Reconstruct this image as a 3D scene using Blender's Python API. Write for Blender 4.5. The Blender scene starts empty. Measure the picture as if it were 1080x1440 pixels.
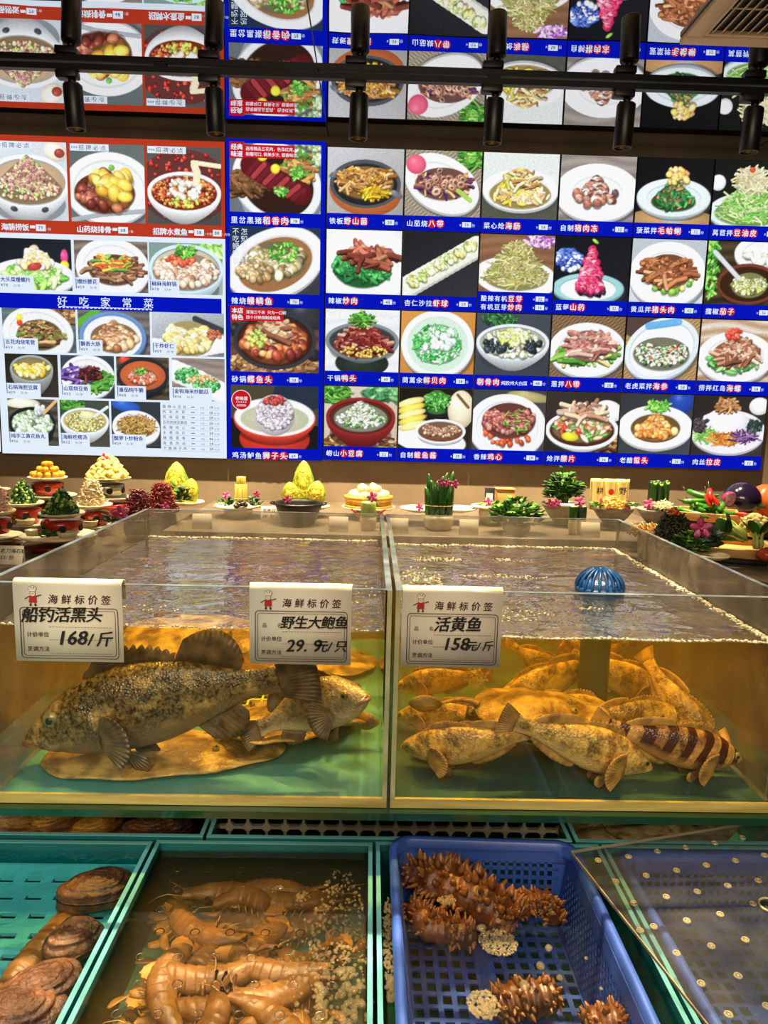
import bpy, bmesh, math, random
import numpy as np
from mathutils import Vector, Matrix, Euler, noise
SC = bpy.context.scene
COL = SC.collection
R = math.radians
PI = math.pi
rnd = random.Random(7)

# ---------------------------------------------------------------- camera
FOC, PITCH, ROLL, YAW, CAMZ = 1003., .1439, .0253, .0211, 1.5
CP = Vector((0, 0, CAMZ))
FW = Vector((math.sin(YAW) * math.cos(PITCH), math.cos(YAW) * math.cos(PITCH), -math.sin(PITCH)))
_r0 = Vector((math.cos(YAW), -math.sin(YAW), 0))
_u0 = _r0.cross(FW)
RT = math.cos(ROLL) * _r0 + math.sin(ROLL) * _u0
UP = -math.sin(ROLL) * _r0 + math.cos(ROLL) * _u0
cam = bpy.data.cameras.new('camera')
cam.sensor_fit = 'VERTICAL'
cam.sensor_height = 24.0
cam.lens = 24.0 * FOC / 1440.0
cam.clip_start = 0.02
camo = bpy.data.objects.new('camera', cam)
COL.objects.link(camo)
m3 = Matrix((RT, UP, -FW)).transposed()
camo.matrix_world = Matrix.Translation(CP) @ m3.to_4x4()
SC.camera = camo


def ray(px, py):
    return FW + (px - 540) / FOC * RT + (720 - py) / FOC * UP


def at(px, py, Y=None, z=None):
    """the point of the place seen at a pixel of the photograph, on the plane of that depth or height"""
    d = ray(px, py)
    return CP + d * (Y / d.y if z is None else (z - CAMZ) / d.z)


# ---------------------------------------------------------------- world, lamps, exposure
w = bpy.data.worlds.new('world')
SC.world = w
w.use_nodes = True
w.node_tree.nodes['Background'].inputs[0].default_value = (1.0, .86, .68, 1)
w.node_tree.nodes['Background'].inputs[1].default_value = .26
vs = SC.view_settings
vs.view_transform = 'Standard'
vs.look = 'None'
vs.exposure = 0.0
vs.gamma = 1.0
vs.use_curve_mapping = False
cy = SC.cycles
cy.max_bounces = 10
cy.diffuse_bounces = 3
cy.glossy_bounces = 5
cy.transmission_bounces = 6
cy.transparent_max_bounces = 40
cy.volume_bounces = 1
cy.caustics_reflective = False
cy.caustics_refractive = False
cy.sample_clamp_indirect = 4.0
cy.use_denoising = True


def lamp(name, kind, loc, target, energy, color, parent=None, **kw):
    l = bpy.data.lights.new(name, kind)
    l.energy = energy
    l.color = color
    for k, v in kw.items():
        setattr(l, k, v)
    o = bpy.data.objects.new(name, l)
    COL.objects.link(o)
    o.location = loc
    d = Vector(target) - Vector(loc)
    o.rotation_euler = d.to_track_quat('-Z', 'Y').to_euler()
    if parent:
        o.parent = parent
    return o


WARM = (1.0, .78, .46)


def dapple(o):
    """noise put into the beam, standing in for light dappled by the rippled water"""
    nt = o.data
    nt.use_nodes = True
    nt = nt.node_tree
    em = next(n for n in nt.nodes if n.type == 'EMISSION')
    tc = nt.nodes.new('ShaderNodeTexCoord')
    nz = nt.nodes.new('ShaderNodeTexNoise')
    nz.inputs['Scale'].default_value = 24
    nz.inputs['Detail'].default_value = 2
    nz.inputs['Distortion'].default_value = 1.2
    mr = nt.nodes.new('ShaderNodeMapRange')
    mr.inputs['From Min'].default_value = .40
    mr.inputs['From Max'].default_value = .68
    mr.inputs['To Min'].default_value = .12
    mr.inputs['To Max'].default_value = 3.4
    nt.links.new(tc.outputs['Normal'], nz.inputs['Vector'])
    nt.links.new(nz.outputs[0], mr.inputs['Value'])
    nt.links.new(mr.outputs[0], em.inputs['Strength'])
    return o


# unseen spotlights added over the tanks to light the water from above
for x, e in ((-.66, 58), (-.42, 66), (-.12, 70), (.22, 68), (.50, 78), (.78, 84)):
    dapple(lamp('added_tank_spot', 'SPOT', (x, 1.60, 2.6), (x * .95, 1.40, 1.0), e, WARM, spot_size=R(64), spot_blend=.7, shadow_soft_size=.008))
# unseen spots added overhead to light the low tanks and fill the front
for x, e, c in ((-.75, 34, (.85, .95, 1.0)), (.05, 19, WARM), (.7, 11, (1, .92, .80))):
    lamp('added_low_tank_spot', 'SPOT', (x, .30, 2.6), (x * .7, .95, .6), e, c, spot_size=R(52), spot_blend=.6, shadow_soft_size=.05)
# fill spots added well behind the camera, reaching in under the shelf
lamp('under_shelf_fill', 'SPOT', (-.75, -2.4, 2.5), (-.52, 1.2, .76), 200, (1, .86, .60), spot_size=R(15), spot_blend=.8, shadow_soft_size=.05)
lamp('under_shelf_fill', 'SPOT', (.75, -2.4, 2.5), (.62, 1.2, .82), 150, (1, .86, .62), spot_size=R(14), spot_blend=.8, shadow_soft_size=.05)
lamp('front_area_fill', 'AREA', (0, -1.0, 2.55), (0, 1.2, 1.0), 55, (1, .8, .56), shape='RECTANGLE', size=2.2, size_y=.8)  # unseen area light added as a soft warm fill from behind the camera


# ---------------------------------------------------------------- materials
def s2l(c):
    if isinstance(c, str):
        c = [int(c[i:i + 2], 16) / 255 for i in (0, 2, 4)]
    elif max(c) > 1.001:
        c = [v / 255 for v in c]
    return tuple(v / 12.92 if v <= .04045 else ((v + .055) / 1.055) ** 2.4 for v in c)


def newmat(name):
    m = bpy.data.materials.new(name)
    m.use_nodes = True
    nt = m.node_tree
    nt.nodes.clear()
    out = nt.nodes.new('ShaderNodeOutputMaterial')
    return m, nt, out


def mat(name, col, rough=.5, col2=None, scale=8., amt=(.35, .65), bump=0., bscale=None, metal=0., spec=.5, emit=None, es=1., sss=0., coat=0., detail=4., stretch=None, trans=0.):
    m, nt, out = newmat(name)
    N, L = nt.nodes, nt.links
    b = N.new('ShaderNodeBsdfPrincipled')
    L.new(b.outputs[0], out.inputs[0])
    c = (*s2l(col), 1)
    b.inputs['Base Color'].default_value = c
    b.inputs['Roughness'].default_value = rough
    b.inputs['Metallic'].default_value = metal
    b.inputs['Specular IOR Level'].default_value = spec
    if coat:
        b.inputs['Coat Weight'].default_value = coat
        b.inputs['Coat Roughness'].default_value = .1
    if sss:
        b.inputs['Subsurface Weight'].default_value = sss
        b.inputs['Subsurface Scale'].default_value = .01
    if trans:
        b.inputs['Transmission Weight'].default_value = trans
    if emit:
        b.inputs['Emission Color'].default_value = (*s2l(emit), 1)
        b.inputs['Emission Strength'].default_value = es
    if col2 is not None or bump:
        tc = N.new('ShaderNodeTexCoord')
        vec = tc.outputs['Object']
        if stretch:
            mp = N.new('ShaderNodeMapping')
            mp.inputs['Scale'].default_value = stretch
            L.new(vec, mp.inputs[0])
            vec = mp.outputs[0]
    if col2 is not None:
        n = N.new('ShaderNodeTexNoise')
        n.inputs['Scale'].default_value = scale
        n.inputs['Detail'].default_value = detail
        L.new(vec, n.inputs['Vector'])
        r = N.new('ShaderNodeValToRGB')
        r.color_ramp.elements[0].position = amt[0]
        r.color_ramp.elements[0].color = c
        r.color_ramp.elements[1].position = amt[1]
        r.color_ramp.elements[1].color = (*s2l(col2), 1)
        L.new(n.outputs[0], r.inputs[0])
        L.new(r.outputs[0], b.inputs['Base Color'])
    if bump:
        n2 = N.new('ShaderNodeTexNoise')
        n2.inputs['Scale'].default_value = bscale or scale * 3
        n2.inputs['Detail'].default_value = 5
        L.new(vec, n2.inputs['Vector'])
        bp = N.new('ShaderNodeBump')
        bp.inputs['Strength'].default_value = bump
        bp.inputs['Distance'].default_value = .01
        L.new(n2.outputs[0], bp.inputs['Height'])
        L.new(bp.outputs[0], b.inputs['Normal'])
    return m


def emitmat(name, col, s=1.):
    m, nt, out = newmat(name)
    e = nt.nodes.new('ShaderNodeEmission')
    e.inputs[0].default_value = (*s2l(col), 1)
    e.inputs[1].default_value = s
    nt.links.new(e.outputs[0], out.inputs[0])
    return m


def printmat(name, s=1.):
    """a backlit print: its colours are stored on the mesh"""
    m, nt, out = newmat(name)
    e = nt.nodes.new('ShaderNodeEmission')
    a = nt.nodes.new('ShaderNodeAttribute')
    a.attribute_name = 'print'
    nt.links.new(a.outputs['Color'], e.inputs[0])
    e.inputs[1].default_value = s
    nt.links.new(e.outputs[0], out.inputs[0])
    return m


def clearmat(name, tint=(1, 1, 1), ior=1.45, rough=.0, wave=None, gain=1., milky=0., mcol=(1, 1, 1)):
    """clear pane or water surface: light passes straight on, a Fresnel share is mirrored"""
    m, nt, out = newmat(name)
    N, L = nt.nodes, nt.links
    t = N.new('ShaderNodeBsdfTransparent')
    t.inputs[0].default_value = (*tint, 1)
    g = N.new('ShaderNodeBsdfGlossy')
    g.inputs['Roughness'].default_value = rough
    fr = N.new('ShaderNodeFresnel')
    fr.inputs[0].default_value = ior
    mx = N.new('ShaderNodeMixShader')
    base = t.outputs[0]
    if milky:
        d = N.new('ShaderNodeBsdfDiffuse')
        d.inputs[0].default_value = (*mcol, 1)
        m0 = N.new('ShaderNodeMixShader')
        m0.inputs[0].default_value = milky
        L.new(t.outputs[0], m0.inputs[1])
        L.new(d.outputs[0], m0.inputs[2])
        base = m0.outputs[0]
    fac = fr.outputs[0]
    ge = N.new('ShaderNodeNewGeometry')      # a pane mirrors on the face the light meets, not again on leaving
    sb = N.new('ShaderNodeMath')
    sb.operation = 'MULTIPLY_ADD'
    sb.inputs[1].default_value = -gain
    sb.inputs[2].default_value = gain
    L.new(ge.outputs['Backfacing'], sb.inputs[0])
    mu = N.new('ShaderNodeMath')
    mu.operation = 'MULTIPLY'
    mu.use_clamp = True
    L.new(fac, mu.inputs[0])
    L.new(sb.outputs[0], mu.inputs[1])
    fac = mu.outputs[0]
    L.new(fac, mx.inputs[0])
    L.new(base, mx.inputs[1])
    L.new(g.outputs[0], mx.inputs[2])
    L.new(mx.outputs[0], out.inputs[0])
    if wave:
        tc = N.new('ShaderNodeTexCoord')
        n = N.new('ShaderNodeTexNoise')
        n.inputs['Scale'].default_value = wave[0]
        n.inputs['Detail'].default_value = 3
        n.inputs['Distortion'].default_value = wave[2] if len(wave) > 2 else .6
        L.new(tc.outputs['Object'], n.inputs['Vector'])
        bp = N.new('ShaderNodeBump')
        bp.inputs['Strength'].default_value = 1
        bp.inputs['Distance'].default_value = wave[1]
        L.new(n.outputs[0], bp.inputs['Height'])
        L.new(bp.outputs[0], g.inputs['Normal'])
        L.new(bp.outputs[0], fr.inputs['Normal'])
    return m, nt, out


M = {}
M['black'] = mat('black_plastic', (14, 14, 16), .45)
M['blackmetal'] = mat('black_lamp_metal', (12, 12, 14), .4)
M['wall'] = mat('brown_plaster', (134, 116, 92), .85, (116, 100, 80), 3., bump=.15, bscale=30)
M['counter'] = mat('counter_stone', (120, 106, 88), .35, (100, 88, 72), 9.)
M['dark'] = mat('dark_cabinet', (22, 20, 19), .5)
M['floor'] = mat('floor_tile', (60, 55, 50), .4, (48, 44, 40), 4.)
M['photo'] = printmat('backlit_photo', .95)
M['blue'] = emitmat('lit_blue', (6, 22, 186))
M['red'] = emitmat('lit_red', (186, 58, 34))
M['red2'] = emitmat('lit_crimson', (200, 26, 34))
M['white'] = emitmat('lit_white', (226, 238, 250))
M['ink'] = emitmat('print_ink', (30, 34, 60))
M['inkblue'] = emitmat('print_blue_ink', (30, 48, 150))
M['cream'] = mat('cream_glaze', (226, 214, 178), .25, (206, 192, 150), 30.)
M['redglaze'] = mat('red_glaze', (168, 44, 24), .25, coat=.3)
M['darkred'] = mat('dark_red_glaze', (92, 18, 16), .25, coat=.3)
M['hole'] = mat('pedestal_hole_shade', (20, 8, 8), .8)  # dark plugs painted for the shade inside the pedestal holes
M['whiteglaze'] = mat('white_glaze', (222, 220, 210), .2)
M['greybowl'] = mat('speckled_bowl', (150, 142, 124), .35, (128, 120, 104), 60.)
M['wood'] = mat('pale_wood', (206, 160, 92), .5, (178, 128, 66), 6., stretch=(1, 8, 8))
M['bamboo'] = mat('bamboo_steamer', (222, 172, 72), .5, (198, 142, 50), 10., stretch=(8, 8, 1))
M['acrylic'], _, _ = clearmat('clear_acrylic', (.965, .975, .955), 1.42)
M['scuffed'], _, _ = clearmat('scuffed_wet_acrylic', (.93, .93, .9), 1.42, .08, (40., .0015, 1.), milky=.42, mcol=(.36, .31, .24))
M['scuffedback'], _, _ = clearmat('wet_back_acrylic', (.93, .93, .9), 1.42, .08, (40., .0015, 1.), milky=.30, mcol=(.38, .33, .25))
M['edge'] = mat('polished_acrylic_edge', (120, 124, 110), .15, spec=.6)
M['edgeblue'] = mat('polished_rim', (96, 104, 104), .12, spec=.5)
M['seam'] = mat('cloudy_seam', (190, 186, 140), .4, (150, 150, 104), 20.)
M['basestrip'] = mat('amber_base_edge', (206, 188, 112), .3, (168, 148, 76), 14., stretch=(.4, 1, 6))
M['greenglass'] = mat('green_glass_edge', (12, 58, 30), .12, spec=.7)
M['foam'] = mat('foam_white', (196, 186, 162), .5, (150, 138, 110), 120.)
M['card'] = mat('price_card', (236, 226, 204), .55)
M['inkblack'] = mat('marker_ink', (20, 14, 16), .6)
M['inkred'] = mat('card_red', (186, 30, 34), .6)
M['inkmaroon'] = mat('card_frame_ink', (70, 26, 38), .6)


# ---------------------------------------------------------------- mesh builder
class MB:
    def __init__(s):
        s.v, s.f, s.mi, s.sm = [], [], [], []
        s.M = Matrix.Identity(4)
        s.cur = 0

    def add(s, verts, faces, smooth=True, mi=None):
        b = len(s.v)
        Mx = s.M
        s.v += [tuple(Mx @ Vector(p)) for p in verts]
        s.f += [tuple(b + i for i in fc) for fc in faces]
        s.mi += [s.cur if mi is None else mi] * len(faces)
        s.sm += [smooth] * len(faces)
        return s

    def box(s, lo, hi, mi=None):
        x0, y0, z0 = lo
        x1, y1, z1 = hi
        return s.add([(x0, y0, z0), (x1, y0, z0), (x1, y1, z0), (x0, y1, z0), (x0, y0, z1), (x1, y0, z1), (x1, y1, z1), (x0, y1, z1)],
                     [(0, 3, 2, 1), (4, 5, 6, 7), (0, 1, 5, 4), (1, 2, 6, 5), (2, 3, 7, 6), (3, 0, 4, 7)], False, mi)

    def bbox(s, lo, hi, bev, seg=2, mi=None):
        bm = bmesh.new()
        bmesh.ops.create_cube(bm, size=1)
        c = [(a + b) / 2 for a, b in zip(lo, hi)]
        for v in bm.verts:
            v.co = Vector([c[i] + v.co[i] * (hi[i] - lo[i]) for i in range(3)])
        bmesh.ops.bevel(bm, geom=bm.edges[:] + bm.verts[:], offset=bev, segments=seg, affect='EDGES', profile=.5)
        bm.verts.index_update()
        s.add([v.co[:] for v in bm.verts], [[v.index for v in f.verts] for f in bm.faces], True, mi)
        bm.free()
        return s

    def lathe(s, prof, seg=32, c=(0, 0, 0), sx=1, sy=1, mi=None, cap=True, wob=None):
        vs, fs = [], []
        n = len(prof)
        for r_, z in prof:
            for k in range(seg):
                a = 2 * PI * k / seg
                q = 1 + (wob(a, z) if wob else 0)
                vs.append((c[0] + r_ * q * math.cos(a) * sx, c[1] + r_ * q * math.sin(a) * sy, c[2] + z))
        for i in range(n - 1):
            for k in range(seg):
                k2 = (k + 1) % seg
                fs.append((i * seg + k, i * seg + k2, (i + 1) * seg + k2, (i + 1) * seg + k))
        if cap:
            fs.append(tuple(range(seg - 1, -1, -1)))
            fs.append(tuple((n - 1) * seg + k for k in range(seg)))
        return s.add(vs, fs, True, mi)

    def tube(s, pts, rad, seg=8, mi=None, flat=1., cap=True):
        pts = [Vector(p) for p in pts]
        n = len(pts)
        if not hasattr(rad, '__len__'):
            rad = [rad] * n
        vs, fs = [], []
        ref = None
        for i in range(n):
            t = (pts[min(i + 1, n - 1)] - pts[max(i - 1, 0)])
            t = t.normalized() if t.length > 1e-9 else Vector((0, 0, 1))
            if ref is None:
                ref = Vector((0, 0, 1)) if abs(t.z) < .9 else Vector((1, 0, 0))
            u = ref.cross(t)
            u = u.normalized() if u.length > 1e-6 else t.orthogonal().normalized()
            v = t.cross(u)
            ref = v
            for k in range(seg):
                a = 2 * PI * k / seg
                vs.append(pts[i] + (u * math.cos(a) + v * math.sin(a) * flat) * rad[i])
        for i in range(n - 1):
            for k in range(seg):
                k2 = (k + 1) % seg
                fs.append((i * seg + k, i * seg + k2, (i + 1) * seg + k2, (i + 1) * seg + k))
        if cap:
            fs.append(tuple(range(seg - 1, -1, -1)))
            fs.append(tuple((n - 1) * seg + k for k in range(seg)))
        return s.add(vs, fs, True, mi)

    def ell(s, c, r_, rot=None, seg=12, rings=8, mi=None, amp=0., fr=20.):
        vs, fs = [], []
        c = Vector(c)
        Mr = rot.to_matrix() if rot is not None else None
        if not hasattr(r_, '__len__'):
            r_ = (r_, r_, r_)
        for i in range(rings + 1):
            th = PI * i / rings
            for k in range(seg):
                a = 2 * PI * k / seg
                p = Vector((math.sin(th) * math.cos(a) * r_[0], math.sin(th) * math.sin(a) * r_[1], math.cos(th) * r_[2]))
                if amp:
                    p *= 1 + amp * noise.noise((p + c) * fr)
                if Mr:
                    p = Mr @ p
                vs.append(c + p)
        for i in range(rings):
            for k in range(seg):
                k2 = (k + 1) % seg
                fs.append((i * seg + k, (i + 1) * seg + k, (i + 1) * seg + k2, i * seg + k2))
        return s.add(vs, fs, True, mi)

    def prism(s, pts, d, mi=None):
        """outline in local XY, extruded along Z by d"""
        n = len(pts)
        vs = [(p[0], p[1], 0) for p in pts] + [(p[0], p[1], d) for p in pts]
        fs = [tuple(range(n - 1, -1, -1)), tuple(range(n, 2 * n))] + [(i, (i + 1) % n, n + (i + 1) % n, n + i) for i in range(n)]
        return s.add(vs, fs, False, mi)

    def sheet(s, g, th, mi=None):
        """a closed thin solid over a grid of points g[i][j]"""
        g = [[Vector(p) for p in row] for row in g]
        n, m_ = len(g), len(g[0])
        top, bot = [], []
        for i in range(n):
            for j in range(m_):
                du = g[min(i + 1, n - 1)][j] - g[max(i - 1, 0)][j]
                dv = g[i][min(j + 1, m_ - 1)] - g[i][max(j - 1, 0)]
                nn = du.cross(dv)
                nn = nn.normalized() if nn.length > 1e-12 else Vector((0, 1, 0))
                top.append(g[i][j] + nn * th / 2)
                bot.append(g[i][j] - nn * th / 2)
        N_ = n * m_
        fs = []
        for i in range(n - 1):
            for j in range(m_ - 1):
                a, b, c, d = i * m_ + j, i * m_ + j + 1, (i + 1) * m_ + j + 1, (i + 1) * m_ + j
                fs += [(a, d, c, b), (N_ + a, N_ + b, N_ + c, N_ + d)]
        per = [j for j in range(m_)] + [i * m_ + m_ - 1 for i in range(1, n)] + [(n - 1) * m_ + j for j in range(m_ - 2, -1, -1)] + [i * m_ for i in range(n - 2, 0, -1)]
        for q in range(len(per)):
            a, b = per[q], per[(q + 1) % len(per)]
            fs.append((a, b, N_ + b, N_ + a))
        return s.add(top + bot, fs, True, mi)

    def build(s, name, mats, parent=None, loc=None, rot=None):
        me = bpy.data.meshes.new(name)
        me.from_pydata(s.v, [], s.f)
        if not isinstance(mats, (list, tuple)):
            mats = [mats]
        for m in mats:
            me.materials.append(m if not isinstance(m, str) else M[m])
        me.polygons.foreach_set('material_index', s.mi)
        me.polygons.foreach_set('use_smooth', s.sm)
        me.update()
        o = bpy.data.objects.new(name, me)
        COL.objects.link(o)
        if parent:
            o.parent = parent
        if loc is not None:
            o.location = loc
        if rot is not None:
            o.rotation_euler = rot
        return o


def tag(o, label, cat, group=None, kind=None):
    o['label'] = label
    o['category'] = cat
    if group:
        o['group'] = group
    if kind:
        o['kind'] = kind
    return o


def thing(name, label, cat, loc=(0, 0, 0), rot=(0, 0, 0), group=None):
    o = bpy.data.objects.new(name, None)
    COL.objects.link(o)
    o.location = loc
    o.rotation_euler = rot
    o.empty_display_size = .05
    return tag(o, label, cat, group)


def struct(name, mb, m):
    o = mb.build(name, m)
    o['kind'] = 'structure'
    return o


def kids(o):
    return [c for c in bpy.data.objects if c.parent == o]


def dup(root, loc, rot, label=None, group=None, scale=None):
    r_ = root.copy()
    COL.objects.link(r_)
    r_.location = loc
    r_.rotation_euler = rot
    if scale:
        r_.scale = (scale,) * 3
    if label:
        r_['label'] = label
    if group:
        r_['group'] = group
    for ch in kids(root):
        c = ch.copy()
        COL.objects.link(c)
        c.parent = r_
        for g in kids(ch):
            d = g.copy()
            COL.objects.link(d)
            d.parent = c
    return r_


def keep_in(o, lo, hi):
    """move a thing so that all of it lies inside its container"""
    bpy.context.view_layer.update()
    P = []
    for c in [o] + list(o.children_recursive):
        if c.type == 'MESH':
            n = len(c.data.vertices)
            a = np.empty(n * 3, np.float32)
            c.data.vertices.foreach_get('co', a)
            Mw = np.array(c.matrix_world)
            P.append(a.reshape(-1, 3) @ Mw[:3, :3].T + Mw[:3, 3])
    P = np.concatenate(P)
    mn, mx = P.min(0), P.max(0)
    for i in range(3):
        d = 0.
        if hi[i] is not None and mx[i] > hi[i]:
            d = hi[i] - mx[i]
        if lo[i] is not None and mn[i] + d < lo[i]:
            d = lo[i] - mn[i]
        o.location[i] += d
    return o


# ---------------------------------------------------------------- lettering
_tc = bpy.data.curves.new('lettering', 'FONT')
_to = bpy.data.objects.new('lettering', _tc)
_glyph = {}


def glyph(ch, bold, res=2):
    k = (ch, bold, res)
    if k not in _glyph:
        COL.objects.link(_to)
        _tc.body = ch
        _tc.offset = bold
        _tc.resolution_u = res
        _tc.fill_mode = 'FRONT'
        dg = bpy.context.evaluated_depsgraph_get()
        dg.update()
        me = bpy.data.meshes.new_from_object(_to.evaluated_get(dg))
        _glyph[k] = ([v.co[:2] for v in me.vertices], [tuple(p.vertices) for p in me.polygons])
        bpy.data.meshes.remove(me)
        COL.objects.unlink(_to)
    return _glyph[k]


def text(mb, s, x, z, size, y=0., mi=0, bold=.012, pitch=None, shear=0., rot=0., up=False, width=1., lat=.56):
    """lay flat characters in the local XZ plane facing -Y, from x,z (lower left); returns the end x"""
    ca, sa = math.cos(rot), math.sin(rot)
    ox = 0.
    oz = 0.
    for ch in s:
        wide = ord(ch) > 0x2e80
        adv = (pitch or 1.0) if wide else lat
        if ch != ' ':
            vs, fs = glyph(ch, 0.)
            for dx, dz in (((-bold, 0), (bold, bold * .6), (bold * .2, -bold * .6)) if bold >= .01 else ((0, 0),)):
                P = []
                for a, b in vs:
                    gx, gz = ox + (a + shear * b) * width + dx, oz + b + dz
                    P.append((x + size * (gx * ca - gz * sa), y - dx * 1e-4, z + size * (gx * sa + gz * ca)))
                mb.add(P, fs, False, mi)
        if up:
            oz -= adv
        else:
            ox += adv * width
    return x + ox * size


def quad(mb, x0, z0, x1, z1, y=0., mi=0):
    return mb.add([(x0, y, z0), (x1, y, z0), (x1, y, z1), (x0, y, z1)], [(0, 1, 2, 3)], False, mi)


def disc(mb, x, z, r_, y=0., mi=0, n=18):
    return mb.add([(x + r_ * math.cos(2 * PI * k / n), y, z + r_ * math.sin(2 * PI * k / n)) for k in range(n)], [tuple(range(n))], False, mi)
# ---------------------------------------------------------------- backlit dish photographs (computed colours on a fine mesh)
def hx(c):
    return np.array([int(c[i:i + 2], 16) / 255 for i in (0, 2, 4)])


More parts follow.
